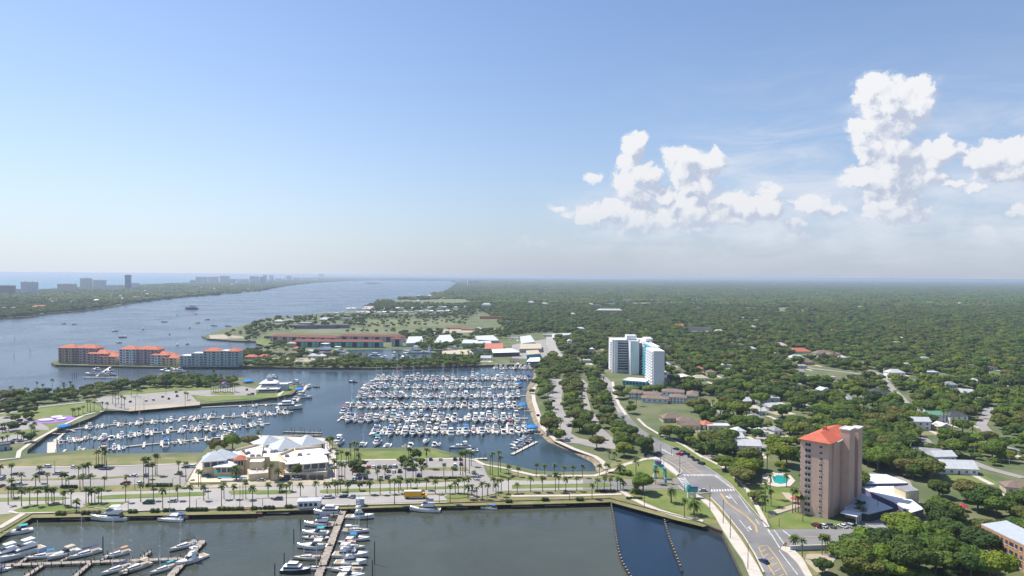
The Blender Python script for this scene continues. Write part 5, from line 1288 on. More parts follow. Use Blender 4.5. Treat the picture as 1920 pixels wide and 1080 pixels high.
# clubhouse with the pyramid roofs (local frame along the forecourt)
def zc(x, y): return ((360 + x/6.171 - 480)*3.6, (790 + y/6.171 - 780)*3.6)      # coordinates of a closer crop -> tile 6
def CP(x, y, z=2.0):
    q = zc(x, y); return G(480+q[0]/3.6, 780+q[1]/3.6, z)
t = thing('clubhouse', 'large cream marina clubhouse with many white and grey pyramid roofs', 'clubhouse', (0, 0, 0))
def poly_block(pts, z0, z1, m, name, roof=None, lip=0):
    b = MB(); b.prism(pts, z0, z1); w_ = b.build(name, M_[m], t)
    if roof:
        r = MB(); r.prism(pts, z1+.004, z1+.2); r.build('roof', M_[roof], w_)
    return w_
def at8(lst, z=10.0): return [CP(x, y, z) for x, y in lst]
poly_block(at8([(470,345),(760,275),(1180,240),(1480,300),(1540,400),(1500,470),(1100,480),(900,430),(640,440),(500,420)]), 1.9, 9.6, 'cream_wall', 'wall', 'white_roof')
poly_block(at8([(665,472),(805,470),(838,455),(842,425),(690,430)], 10.0), 1.9, 10.0, 'cream_wall', 'entrance_block', 'white_roof')
poly_block(at8([(905,420),(1010,420),(1010,465),(905,465)], 12.5), 1.9, 12.6, 'cream_wall', 'gateway', 'cream_wall')
poly_block([CP(x, y, 5.5) for x, y in [(640,560),(880,540),(885,600),(660,620)]], 1.9, 5.6, 'cream_wall', 'terrace', 'concrete')
poly_block([CP(x, y, 5.5) for x, y in [(1060,560),(1580,520),(1560,590),(1070,605)]], 1.9, 5.6, 'cream_wall', 'terrace', 'concrete')
poly_block([CP(x, y, 3.4) for x, y in [(-20,665),(330,660),(330,700),(-20,706)]], 1.9, 3.4, 'cream_wall', 'terrace_wall')
def bay(x, y, w_, z0, z1, m='dark_gray', nm='arcade_opening'):
    p = CP(x, y, 2.0); b = MB(); b.box(p.x-w_/2, p.x+w_/2, p.y-1.2, p.y-.6, z0, z1); b.build(nm, M_[m], t)
for x in (700, 790, 1105, 1200, 1290, 1400, 1490): bay(x, 672 if x > 900 else 668, 3.3, 2.1, 4.7)
def pavilion(cx, cy, half, ez, az, rm, wm='cream_wall', rot=.5, wz=None, glass=True, over=.8):
    c = CP(cx, cy, az)
    w_ = MB(); M = Matrix.Translation((c.x, c.y, 0)) @ Matrix.Rotation(rot, 4, 'Z')
    w_.box(-half, half, -half, half, 1.9, ez, 0, M); wl_ = w_.build('pavilion', M_[wm], t)
    if glass:
        g = MB()
        for i in (-1, 0, 1):
            g.box(i*half*.6-half*.24, i*half*.6+half*.24, -half-.06, -half+.1, ez-3.2, ez-.7, 0, M)
            g.box(-half-.06, -half+.1, i*half*.6-half*.24, i*half*.6+half*.24, ez-3.2, ez-.7, 0, M)
        g.build('glazing', M_['blue_glass'], wl_)
    o = half+over; r = MB()
    r.add([(-o,-o,ez),(o,-o,ez),(o,o,ez),(-o,o,ez),(0,0,az),(-o,-o,ez-.3),(o,-o,ez-.3),(o,o,ez-.3),(-o,o,ez-.3)], [(0,1,4),(1,2,4),(2,3,4),(3,0,4),(5,6,1,0),(6,7,2,1),(7,8,3,2),(8,5,0,3),(8,7,6,5)], 0, M)
    r.build('roof', M_[rm], wl_)
pavilion(265, 335, 6.0, 10.5, 15.0, 'metal_roof', rot=.35); pavilion(345, 315, 5.8, 10.5, 15.0, 'metal_roof', rot=.35)
pavilion(440, 350, 3.6, 10.4, 13.4, 'metal_roof', rot=.35)
pavilion(555, 385, 2.6, 9.9, 12.2, 'red_roof', rot=.2)
pavilion(405, 455, 5.2, 7.8, 9.7, 'white_roof', rot=.1)
pavilion(890, 158, 7.6, 10.2, 15.0, 'metal_roof', rot=.75); pavilion(1080, 190, 8.0, 10.4, 15.6, 'metal_roof', rot=.7)
pavilion(1335, 152, 7.8, 10.2, 15.4, 'metal_roof', rot=.75); pavilion(1500, 308, 3.4, 9.8, 12.4, 'white_roof', rot=.6)
pavilion(1410, 378, 6.8, 10.1, 13.3, 'white_roof', rot=.35); pavilion(1200, 408, 4.8, 10.0, 12.4, 'white_roof', rot=.35)
c = CP(1080, 190, 15.4); b = MB(); M = Matrix.Translation((c.x, c.y, 0)) @ Matrix.Rotation(.7, 4, 'Z')
b.add([(-3.2,-3.2,13.65),(3.2,-3.2,13.65),(3.2,3.2,13.65),(-3.2,3.2,13.65),(0,0,15.8)], [(0,1,4),(1,2,4),(2,3,4),(3,0,4),(3,2,1,0)], 0, M); b.build('roof_cap', M_['green_metal'], t)
for i, (x, y) in enumerate([(610,370),(650,360),(700,395),(770,395),(840,350),(930,345),(880,285),(1090,330),(1300,275),(1250,380),(1350,385),(970,340),(590,345),(1100,395)]):
    c = CP(x, y, 10.6); b = MB(); b.box(c.x-1.1, c.x+1.1, c.y-.8, c.y+.8, 9.83, 11.1); b.box(c.x-.5, c.x+.5, c.y-.4, c.y+.4, 11.1, 11.35); b.build('roof_unit', M_['gray_roof'], t)
for x0, y0, x1, y1 in ((500,345,740,285),(740,285,1000,300),(640,440,900,430),(1100,478,1000,400),(1000,400,1180,330),(1180,330,1500,300),(820,300,800,425),(1220,420,1180,330),(560,360,640,436)):
    p, q = CP(x0, y0, 10.0), CP(x1, y1, 10.0); d = (q-p); ln = d.length; b = MB(); M = Matrix.Translation((p.x, p.y, 0)) @ Matrix.Rotation(atan2(d.y, d.x), 4, 'Z')
    b.box(0, ln, -.25, .25, 9.81, 11.2, 0, M); b.build('parapet', M_['cream_wall'], t)
for x0, x1, y in ((305, 640, 640),):
    p, q = CP(x0, y, 4.2), CP(x1, y, 4.2); b = MB(); b.box(p.x, q.x, p.y-1.8, p.y+.1, 3.9, 4.15); b.build('awning', M_['aqua_canvas'], t)
p = CP(285, 600, 5.0); b = MB(); b.frus(p.y-1, p.y+1, 1.2, 1.2, 5.2, 6.6, .9, .9, .9, 0, Matrix.Translation((p.x, 0, 0))); b.build('canopy', M_['teal_paint'], t)
for i, x in enumerate((880, 1000, 750, 820, 1095, 1180, 1360, 1450, 1545)):
    p = CP(x, 560 + (10 if i > 1 else 0), 6.0); b = MB(); b.tube((p.x, p.y, 5.6), (p.x, p.y, 7.0), .28, .22, 8); b.tube((p.x, p.y, 7.0), (p.x, p.y, 7.5), .45, .1, 8); b.build('finial', M_['white_wall'], t)
# pavilion club on the tip
A, u, n, w = frame(2, (0, 925), (150, 922)); t = bthing('pavilion_club', 'two-tier white-roofed octagon-like pavilion on the peninsula tip', 'pavilion', A, u)
wall_block(t, 2, w-2, 2, 19, 0, 3.4, 'white_wall')
def tier(x0, x1, y0, y1, z, h, inset, m='white_roof', nm='roof'):
    b = MB(); i = inset
    b.add([(x0,y0,z),(x1,y0,z),(x1,y1,z),(x0,y1,z),(x0+i,y0+i,z+h),(x1-i,y0+i,z+h),(x1-i,y1-i,z+h),(x0+i,y1-i,z+h)], [(0,1,5,4),(1,2,6,5),(2,3,7,6),(3,0,4,7),(4,5,6,7),(3,2,1,0)]); b.build(nm, M_[m], t)
tier(-1, w+1, 0, 21, 3.4, 2.6, 4.5)
wall_block(t, 4, w-4, 5.5, 16, 6.0, 8.2, 'gray_roof', 'upper_storey')
tier(2, w-2, 3.5, 18, 8.2, 4.0, 6.5)
wall_block(t, w/2-2, w/2+2, 8.8, 12.8, 12.2, 13.6, 'white_wall', 'cupola'); b = MB()
b.add([(w/2-2.8,8,13.6),(w/2+2.8,8,13.6),(w/2+2.8,13.6,13.6),(w/2-2.8,13.6,13.6),(w/2,10.8,17)], [(0,1,4),(1,2,4),(2,3,4),(3,0,4),(3,2,1,0)]); b.build('cupola_roof', M_['metal_roof'], t)
windows(t, [w*(i+.5)/9 for i in range(1, 8)], [1.0], 1.95, 2.0, 1.8, frame_=False)
wall_block(t, w-2, w+7, 10, 20, 0, 6, 'gray_wall', 'annex'); flat_roof(t, w-2, w+7, 10, 20, 6)
wall_block(t, w/2-1.2, w/2+1.2, 1.0, 3.6, 10.2-6, 11.2-6, 'white_wall', 'dormer')

# white flat-roofed halls behind the pink tower
def hall(label, k, pts, z1, wm, rm='white_roof', name='flat_roofed_hall', zz=None):
    w_ = [G(*q, 2+z1) for q in Z(k, *pts)]
    c = sum(w_, Vector((0, 0, 0)))/len(w_)
    t = thing(name, label, 'building', (c.x, c.y, 2.0))
    pp = [(p.x-c.x, p.y-c.y) for p in w_]
    b = MB(); b.prism(pp, -.1, z1); b.build('wall', M_[wm], t)
    b = MB(); b.prism([(x*1.01, y*1.01) for x, y in pp], z1+.004, z1+.3); b.build('roof', M_[rm], t)
    EXC.append([Vector((p.x+(p.x-c.x)*.15, p.y+(p.y-c.y)*.15, 0)) for p in w_] )
    EXC.append([Vector((p.x, p.y-12, 0)) for p in w_])
    return t, pp
hall('long white flat-roofed hall with purple-grey side, farthest back', 8, [(560,398),(800,398),(945,455),(655,460),(600,425)], 5.0, 'purple_gray')
hall('second white flat-roofed wing stretching down toward the trees', 8, [(635,480),(850,478),(1050,630),(965,655),(850,585),(690,515)], 4.5, 'purple_gray')
hall('cream two-storey block between the white roofs', 8, [(848,480),(960,470),(1020,505),(930,515)], 8.0, 'cream_wall', 'gray_roof')
hall('blue-grey metal-roofed hall close behind the pink tower', 8, [(560,530),(640,528),(845,625),(680,665),(560,640)], 3.5, 'dark_roof', 'metal_roof')
EXC.append(P(Z(8, (1400,800),(1480,900),(1560,960),(1728,1010),(1728,1160),(1600,1150),(1490,1010),(1390,900))))
t, pp = hall('long brick apartment block with pale grey roof at the bottom right', 8, [(1440,735),(1610,710),(1900,850),(1900,1000),(1728,875)], 10.5, 'brick', 'metal_roof', 'brick_block')
q0, q1 = [G(*q, 12.5) for q in Z(8, (1440, 735), (1728, 875))]; d = (q1-q0); ln = d.length; d.normalize()
for f in range(3):
    for i in range(12):
        c = q0 + d*(ln*(i+.5)/9) - t.location; nn = Vector((-d.y, d.x, 0)); nn = nn if nn.y < 0 else -nn
        b = MB(); M = Matrix.Translation((c.x, c.y, 1.2+f*3.3)) @ Matrix.Rotation(atan2(d.y, d.x), 4, 'Z'); wd = 2.0 if i % 3 == 0 else 1.1
        b.box(-wd/2, wd/2, -.12, .12, 0, 1.6, 0, M); b.box(-wd/2-.1, wd/2+.1, -.2, .18, -.2, -.02, 1, M); b.build('window', [M_['blue_glass'], M_['white_paint']], t)
hall('white boathouse with wide shed roof at the marina head', 3, [(120,688),(185,685),(205,712),(98,714)], 4, 'purple_gray')
for lab, k, pts, wm, rm in (('tan-roofed open boat shed on the harbour quay', 2, [(1258,642),(1440,632),(1465,655),(1462,668),(1258,660)], 'tan_wall', 'tan_canvas'), ('white flat-roofed boat shed right of the tan one', 2, [(1590,630),(1728,625),(1780,650),(1600,655)], 'dark_gray', 'white_roof'),
                            ('grey-white roof cluster beyond the harbour, first', 2, [(1030,545),(1120,543),(1130,585),(1012,590)], 'gray_wall', 'light_roof'), ('grey-white roof cluster beyond the harbour, second', 2, [(1240,535),(1310,532),(1345,580),(1200,585)], 'gray_wall', 'light_roof'),
                            ('pale green-grey long roofs by the boat sheds', 2, [(1400,565),(1580,570),(1590,590),(1390,590)], 'teal_wall', 'light_roof'), ('grey-white roof cluster beside the far road', 2, [(1480,540),(1600,535),(1640,570),(1500,575)], 'gray_wall', 'light_roof'),
                            ('orange-tiled low hall near the bridge', 2, [(1545,592),(1665,590),(1670,625),(1545,628)], 'tan_wall', 'terracotta'), ('white roof block by the bridge approach', 3, [(55,545),(125,535),(155,580),(70,590)], 'white_wall', 'light_roof'), ('tan long hall beside the bridge', 3, [(60,595),(195,592),(200,625),(50,628)], 'tan_wall', 'tan_canvas'), ('teal-sided workshop by the bridge', 3, [(95,640),(175,635),(190,660),(100,668)], 'turquoise', 'tan_canvas'),
                            ('pale flat roof right of the bridge road', 3, [(270,525),(400,520),(405,530),(290,545)], 'white_wall', 'light_roof')):
    hall(lab, k, pts, 5.5, wm, rm)

# houses
HOUSES = {}; YARD = ['dry_lawn', 'lawn', 'sand', 'dry_lawn']
def house(k, x, y, wpx, wall='white_wall', roof='gray_roof', kind='hip', fl=1, rot=0.0, wn='white', rn='grey', dep=None):
    p = P(Z(k, (x, y)))[0]
    w = wpx/3.6 * p.y/F; w = max(w, 7)
    h_ = 3.0*fl + .4; d = dep or min(max(9, w*.6), 16)
    t = thing('house', 'x', 'house', (p.x, p.y, 2.0), rot)
    x0, x1 = -w/2, w/2
    wl_ = wall_block(t, x0, x1, 0, d, 0, h_, wall)
    if kind == 'flat': flat_roof(t, x0, x1, 0, d, h_, roof, .3)
    else:
        rf = hip(t, x0, x1, 0, d, h_, min(w, d)*.3, roof, .6, kind == 'gable')
        if kind == 'gable':
            b = MB(); b.add([(x0+.05,.05,h_-.02),(x0+.05,d-.05,h_-.02),(x0+.05,d/2,h_+min(w,d)*.27),(x1-.05,.05,h_-.02),(x1-.05,d-.05,h_-.02),(x1-.05,d/2,h_+min(w,d)*.27)], [(0,2,1),(3,4,5)]); b.build('gable', M_[wall], t)
    if p.y < 950:
        nw = max(2, int(w/4))
        for f in range(fl): windows(t, [x0+w*(i+.5)/nw for i in range(nw) if not (f == 0 and i == nw//2)], [1.0+3*f], -.05, 1.3, 1.3)
        b = MB(); xx = x0+w*(nw//2+.5)/nw; b.box(xx-.5, xx+.5, -.08, .06, 0, 2.1); b.build('door', M_['dark_gray'], t)
    HOUSES.setdefault('all', []).append((t, f"{wn}-walled {'two-storey ' if fl > 1 else ''}{'flat' if kind == 'flat' else rn}-roofed" if kind != 'flat' else f"{wn} flat {rn}-roofed"))
    c, s = cos(rot), sin(rot); ux = Vector((c, s, 0)); nn = Vector((s, -c, 0))
    fr = min(420, 6 + p.y*.072)
    A_ = Vector((p.x, p.y, 0)) - ux*(w/2)
    excl(A_, ux, nn, w, d, fr, 1.5)
    if p.y < 1500 and p.x > -60:
        q_ = [A_ - ux*3, A_ + ux*(w+3), A_ + ux*(w+3) + nn*min(fr, 16), A_ - ux*3 + nn*min(fr, 16)]
        mb_ = MB(); z_ = 2.012 + .002*(len(HOUSES['all']) % 9); mb_.prism(q_, z_-.05, z_); mb_.build('yard_ground', M_[YARD[len(HOUSES['all']) % 4]], kind='structure')
        e_ = ux*(w*.8); q_ = [A_ + e_ + nn*.2, A_ + e_ + ux*3.4 + nn*.2, A_ + e_ + ux*3.4 + nn*min(fr, 18), A_ + e_ + nn*min(fr, 18)]
        mb_ = MB(); mb_.prism(q_, 2.03, 2.036); mb_.build('driveway', M_['concrete'], kind='structure')
    return t
for a in [(7,1095,45,150,'tan_wall','brown_roof','hip',1,.1,'tan','brown'),(7,1170,65,110,'tan_wall','brown_roof','hip',1,-.2,'tan','brown'),(7,1210,95,130,'cream_wall','brown_roof','gable',1,.1,'cream','brown'),(7,1400,100,150,'tan_wall','light_roof','flat',1,0,'tan','white'),(7,1330,90,80,'white_wall','terracotta','hip',1,.3,'white','orange'),
          (7,1650,70,100,'gray_wall','gray_roof','hip',2,.1,'blue-grey','grey'),(7,1500,180,140,'white_wall','light_roof','gable',1,.1,'white','pale'),(7,1590,235,180,'white_wall','light_roof','gable',1,-.1,'white','pale'),(7,1545,135,70,'white_wall','light_roof','hip',1,.1,'white','pale'),(7,1690,140,60,'white_wall','light_roof','hip',1,.1,'white','pale'),
          (8,1030,95,130,'white_wall','light_roof','gable',2,-.1,'white','pale'),(8,1150,50,110,'white_wall','green_metal','gable',2,.1,'white','green'),(8,1290,55,130,'white_wall','dark_roof','hip',2,.1,'white','dark'),(8,1200,105,80,'cream_wall','light_roof','gable',1,.1,'cream','pale'),(8,1080,290,160,'gray_wall','gray_roof','gable',1,-.4,'grey','grey'),(8,1200,310,150,'gray_wall','light_roof','gable',1,.1,'grey','pale'),
          (8,1290,395,240,'white_wall','light_roof','gable',1,-.1,'white','pale'),(8,1700,530,160,'tan_wall','brown_roof','hip',1,-.3,'tan','brown'),(8,1695,25,110,'white_wall','red_roof','gable',1,0,'white','red'),(8,1560,240,60,'white_wall','gray_roof','hip',1,0,'white','grey'),
          (8,940,755,60,'tan_wall','gray_roof','hip',1,.2,'tan','grey'),(8,70,130,60,'white_wall','gray_roof','hip',1,.2,'white','grey'),(8,790,840,70,'tan_wall','gray_roof','flat',1,0,'tan','grey'),
          (4,85,620,110,'tan_wall','pinkish_wall','hip',1,.1,'tan','pink'),(4,225,660,140,'pinkish_wall','terracotta','hip',1,.1,'pinkish','orange'),(4,385,675,120,'tan_wall','brown_roof','hip',1,0,'tan','brown'),(4,275,735,90,'tan_wall','brown_roof','hip',1,.1,'tan','brown'),(4,575,725,50,'white_wall','gray_roof','gable',1,.2,'white','grey'),(4,455,680,90,'pinkish_wall','brown_roof','hip',1,.1,'pinkish','brown'),
          (4,870,825,110,'white_wall','light_roof','hip',2,0,'white','pale'),(4,1100,805,110,'gray_wall','light_roof','flat',1,0,'grey','pale'),(4,930,755,70,'white_wall','light_roof','gable',1,.2,'white','pale'),(4,1170,890,90,'tan_wall','gray_roof','hip',1,0,'tan','grey'),(4,1410,885,45,'white_wall','light_roof','hip',2,0,'white','pale'),(4,1350,945,90,'gray_wall','light_roof','gable',1,0,'blue-grey','pale'),
          (4,30,985,100,'gray_wall','light_roof','flat',1,0,'blue-grey','pale'),(4,200,995,70,'gray_wall','light_roof','flat',1,0,'blue-grey','pale'),(4,390,930,60,'white_wall','light_roof','gable',1,.2,'white','pale'),(4,520,985,90,'white_wall','gray_roof','gable',1,.1,'white','grey'),(4,560,995,40,'turquoise','gray_roof','hip',1,0,'turquoise','grey'),(4,760,940,110,'gray_wall','dark_roof','hip',1,0,'grey','dark'),
          (4,50,1045,100,'tan_wall','light_roof','gable',1,.2,'tan','pale'),(4,1020,1090,110,'white_wall','light_roof','gable',1,.1,'white','pale'),(4,80,802,36,'tan_wall','red_roof','hip',1,0,'tan','red'),(4,215,800,60,'white_wall','gray_roof','gable',1,0,'white','grey'),(4,600,540,60,'white_wall','light_roof','flat',1,0,'white','pale'),(4,1240,890,80,'gray_wall','gray_roof','hip',1,0,'grey','grey'),
          (4,1700,610,50,'white_wall','gray_roof','hip',1,0,'white','grey'),(4,1290,460,60,'white_wall','light_roof','flat',1,0,'white','pale'),(4,1400,452,40,'white_wall','light_roof','flat',1,0,'white','pale'),(4,1070,320,80,'white_wall','white_roof','flat',2,0,'white','bright'),(4,990,302,28,'tan_wall','terracotta','flat',3,0,'tan','orange'),(4,1600,385,120,'white_wall','light_roof','flat',1,0,'white','pale'),
          (4,470,600,40,'pinkish_wall','light_roof','flat',1,0,'pinkish','pale'),(4,420,598,30,'white_wall','light_roof','flat',1,0,'white','pale'),(4,1130,215,180,'white_wall','white_roof','flat',2,0,'white','bright'),(4,1330,225,150,'white_wall','white_roof','flat',2,0,'white','bright'),(4,1605,222,40,'white_wall','white_roof','flat',2,0,'white','bright'),(4,790,215,30,'white_wall','white_roof','flat',2,0,'white','bright'),(4,925,216,30,'white_wall','white_roof','flat',2,0,'white','bright'),(4,90,218,14,'white_wall','white_roof','flat',3,0,'white','bright'),(4,460,355,30,'white_wall','light_roof','flat',1,0,'white','pale'),
          (3,1240,505,220,'gray_wall','dark_roof','gable',1,0,'blue-grey','dark'),(3,1130,482,60,'tan_wall','terracotta','gable',1,0,'tan','orange'),(3,1380,615,40,'white_wall','white_roof','flat',1,0,'white','bright'),(3,1620,640,60,'tan_wall','light_roof','hip',1,0,'tan','pale'),(3,1400,515,50,'tan_wall','tan_canvas','hip',1,0,'tan','tan'),(3,1475,812,70,'white_wall','light_roof','gable',1,.2,'white','pale'),(3,1470,600,60,'pinkish_wall','brown_roof','hip',1,0,'pinkish','brown'),
          (3,1570,1005,100,'tan_wall','light_roof','gable',1,.2,'tan','pale'),(3,1680,1075,80,'white_wall','light_roof','gable',1,.1,'white','pale'),(3,1560,1065,60,'white_wall','light_roof','hip',1,.1,'white','pale'),(3,1700,995,60,'gray_wall','light_roof','gable',1,.1,'grey','pale'),(3,650,300,100,'white_wall','white_roof','flat',2,0,'white','bright'),(3,680,330,100,'white_wall','light_roof','flat',2,0,'white','pale'),(3,660,380,170,'brick','light_roof','hip',2,0,'red-brick','pale'),(3,780,308,50,'cream_wall','light_roof','flat',3,0,'cream','pale'),
          (3,190,262,140,'white_wall','light_roof','flat',1,0,'white','pale'),(3,240,318,120,'tan_wall','light_roof','flat',1,0,'tan','pale'),(3,1310,292,260,'pinkish_wall','light_roof','flat',1,0,'pinkish','pale'),(3,1560,355,90,'white_wall','white_roof','flat',1,0,'white','bright'),(3,1660,358,90,'gray_wall','light_roof','flat',1,0,'grey','pale'),(3,770,442,60,'tan_wall','light_roof','flat',1,0,'tan','pale'),(3,85,450,40,'cream_wall','tan_canvas','gable',1,.2,'cream','tan'),
          (3,362,402,20,'white_wall','white_roof','hip',1,0,'white','bright'),(3,1570,440,60,'white_wall','white_roof','flat',1,0,'white','bright'),(3,130,318,40,'white_wall','light_roof','hip',1,0,'white','pale'),(3,440,258,40,'white_wall','white_roof','flat',1,0,'white','bright'),(3,575,335,50,'tan_wall','light_roof','flat',1,0,'tan','pale'),(3,1180,530,40,'white_wall','light_roof','hip',1,0,'white','pale'),(3,390,600,14,'white_wall','white_roof','gable',2,0,'white','bright'),(3,240,545,60,'tan_wall','light_roof','flat',1,0,'tan','pale'),(3,15,565,50,'white_wall','light_roof','flat',1,0,'white','pale'),
          (3,1270,780,50,'tan_wall','terracotta','hip',1,0,'tan','orange'),(3,1110,790,60,'pinkish_wall','brown_roof','hip',1,0,'pinkish','brown'),(3,1350,805,60,'tan_wall','brown_roof','hip',1,0,'tan','brown'),(3,1630,760,40,'white_wall','gray_roof','hip',1,0,'white','grey'),
          (2,600,436,60,'white_wall','tan_canvas','flat',2,0,'white','tan'),(2,440,490,200,'purple_gray','dark_roof','flat',2,0,'purple-grey','dark'),(2,330,492,150,'purple_gray','dark_roof','flat',2,0,'purple-grey','dark'),(2,565,488,110,'purple_gray','dark_roof','flat',2,0,'purple-grey','dark'),(2,470,438,90,'tan_wall','light_roof','hip',1,0,'tan','pale'),(2,330,462,90,'tan_wall','light_roof','flat',1,0,'tan','pale'),(2,220,446,70,'tan_wall','gray_roof','hip',1,0,'tan','grey'),(2,150,450,60,'tan_wall','light_roof','hip',1,0,'tan','pale'),
          (2,1555,345,60,'white_wall','light_roof','hip',3,0,'white','pale'),(2,1590,425,160,'brick','terracotta','flat',2,0,'red-brick','orange'),(2,760,362,60,'tan_wall','pinkish_wall','gable',2,0,'tan','pink'),(2,240,618,60,'tan_wall','tan_canvas','hip',2,0,'tan','tan'),(2,270,640,50,'tan_wall','terracotta','hip',1,0,'tan','orange'),(2,50,695,70,'tan_wall','terracotta','hip',1,0,'tan','orange'),(2,1350,495,120,'tan_wall','terracotta','flat',1,0,'tan','orange'),(2,1430,503,90,'tan_wall','terracotta','flat',1,0,'tan','orange'),
          (2,1550,705,70,'white_wall','light_roof','gable',1,0,'white','pale'),(2,380,690,60,'white_wall','light_roof','hip',1,0,'white','pale'),(2,440,692,50,'tan_wall','light_roof','hip',1,0,'tan','pale'),(2,870,480,20,'white_wall','light_roof','gable',1,0,'white','pale'),
          (1,1690,698,80,'tan_wall','terracotta','hip',1,0,'tan','orange'),(1,50,362,80,'white_wall','white_roof','flat',2,0,'white','bright'),(1,260,356,100,'tan_wall','terracotta','hip',2,0,'tan','orange'),(1,915,290,60,'tan_wall','terracotta','hip',2,0,'tan','orange'),(1,645,312,50,'white_wall','white_roof','hip',2,0,'white','bright'),(1,1100,232,90,'white_wall','light_roof','flat',2,0,'white','pale'),(1,1530,228,70,'pinkish_wall','terracotta','flat',2,0,'pinkish','orange'),(1,1370,225,80,'white_wall','white_roof','flat',2,0,'white','bright'),
          (5,10,235,90,'gray_wall','dark_roof','flat',1,.6,'grey','dark'),(1,1500,890,10,'white_wall','purple_paint','hip',1,0,'white','purple')]:
    house(*a)
for i in range(46):   # rows of mobile homes along the river shore
    x = 505 + (i % 23)*36 + rnd.uniform(-6, 6); y = (392 if i < 23 else 378) + rnd.uniform(-3, 3) - (x-500)*.018
    if i >= 23: x += 120; y -= 14
    house(2, x, y, 26, 'white_wall', rnd.choice(['light_roof', 'white_roof', 'gray_roof']), 'gable', 1, 0, 'white', 'pale', dep=8)
for i in range(26):   # shore houses around the far bend
    q = rnd.random(); x = 1050 + q*420 + rnd.uniform(-10, 10); y = 292 - q*45 + rnd.uniform(-14, 18)
    house(2, x, y, rnd.uniform(14, 26), rnd.choice(['white_wall', 'tan_wall', 'pinkish_wall']), rnd.choice(['light_roof', 'terracotta', 'white_roof', 'brown_roof']), 'hip', 1, 0, 'pale', 'small', dep=16)
for i in range(42):   # island houses
    x = rnd.uniform(-30, 1650); y = 395 - x*.105 - rnd.uniform(8, 85 - x*.035)
    if any(abs(x-c) < 60 for c in (50, 260)): continue
    house(1, x, y, rnd.uniform(12, 30), rnd.choice(['white_wall', 'tan_wall', 'pinkish_wall']), rnd.choice(['light_roof', 'terracotta', 'white_roof', 'white_roof', 'brown_roof']), 'hip', 2, 0, 'pale', 'small', dep=16)
for i in range(76):   # scattered roofs in the far canopy
    px, py = rnd.uniform(940, 1910), 545 + rnd.random()**1.3*170
    k = 3 if px < 1440 else 4
    house(k, (px-TILE[k][0])*3.6, (py-480)*3.6, rnd.uniform(24, 54)*(1 + max(0, py-600)/90), rnd.choice(['white_wall', 'tan_wall', 'gray_wall']), rnd.choice(['light_roof', 'white_roof', 'gray_roof', 'tan_canvas', 'brown_roof']), rnd.choice(['hip', 'flat']), 2 if py < 590 else 1, 0, 'plain', 'pale')
for o, l in HOUSES['all']: pass
name_all(HOUSES['all'], 'house', 'houses among the trees')

# island and distant towers
SKY = [(1,-10,95,200,266,'fac_brown','broad brown beachfront hotel cut by the left edge'),(1,98,142,225,262,'fac_tan','small tan block beside the broad brown hotel'),(1,140,190,176,262,'fac_white','white striped tower, left half of a pair'),(1,190,250,177,262,'fac_gray','darker grey tower, right half of the striped pair'),(1,352,415,220,246,'fac_white','low white beach block left of the pink hotel'),(1,386,510,190,246,'fac_tan','wide pink-tan beach hotel'),
       (1,540,620,152,236,'fac_cream','tall cream tower, left of the twin towers'),(1,628,715,164,236,'fac_white','tall white tower, right of the twin towers'),(1,715,810,198,236,'fac_cream','long low cream hotel right of the twin towers'),(1,843,883,130,226,'fac_blue','slim dark blue tower with a flared top'),(1,882,940,184,221,'fac_white','white-topped block right of the blue tower'),
       (1,1282,1325,165,200,'fac_tan','small tan block before the pale tower row'),(1,1320,1400,142,198,'fac_cream','first pale tower of the distant pale row'),(1,1402,1476,142,196,'fac_cream','second pale tower of the distant pale row'),(1,1483,1550,136,190,'fac_cream','third and tallest tower of the distant pale row'),(1,1552,1592,156,190,'fac_tan','tan block ending the distant pale row'),(1,1596,1690,158,188,'fac_cream','low pale hotel beyond the pale row'),(1,1560,1700,182,198,'fac_gray','long grey low block in front of the pale hotel'),(1,1686,1750,138,194,'fac_gray','grey tower right of the low pale hotel'),
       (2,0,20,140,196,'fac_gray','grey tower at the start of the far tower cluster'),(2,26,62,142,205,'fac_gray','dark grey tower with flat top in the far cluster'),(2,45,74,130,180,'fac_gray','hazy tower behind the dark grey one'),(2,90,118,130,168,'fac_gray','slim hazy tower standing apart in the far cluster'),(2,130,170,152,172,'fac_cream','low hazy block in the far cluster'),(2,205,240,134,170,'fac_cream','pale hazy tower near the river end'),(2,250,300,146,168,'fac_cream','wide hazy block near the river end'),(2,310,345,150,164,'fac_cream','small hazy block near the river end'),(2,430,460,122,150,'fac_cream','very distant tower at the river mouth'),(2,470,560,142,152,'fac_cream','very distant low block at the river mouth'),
       (2,1430,1460,168,202,'fac_gray','hazy tower on the mainland shore, left one'),(2,1462,1486,165,202,'fac_gray','hazy tower on the mainland shore, middle one'),(2,1488,1512,168,202,'fac_gray','hazy tower on the mainland shore, right one')]
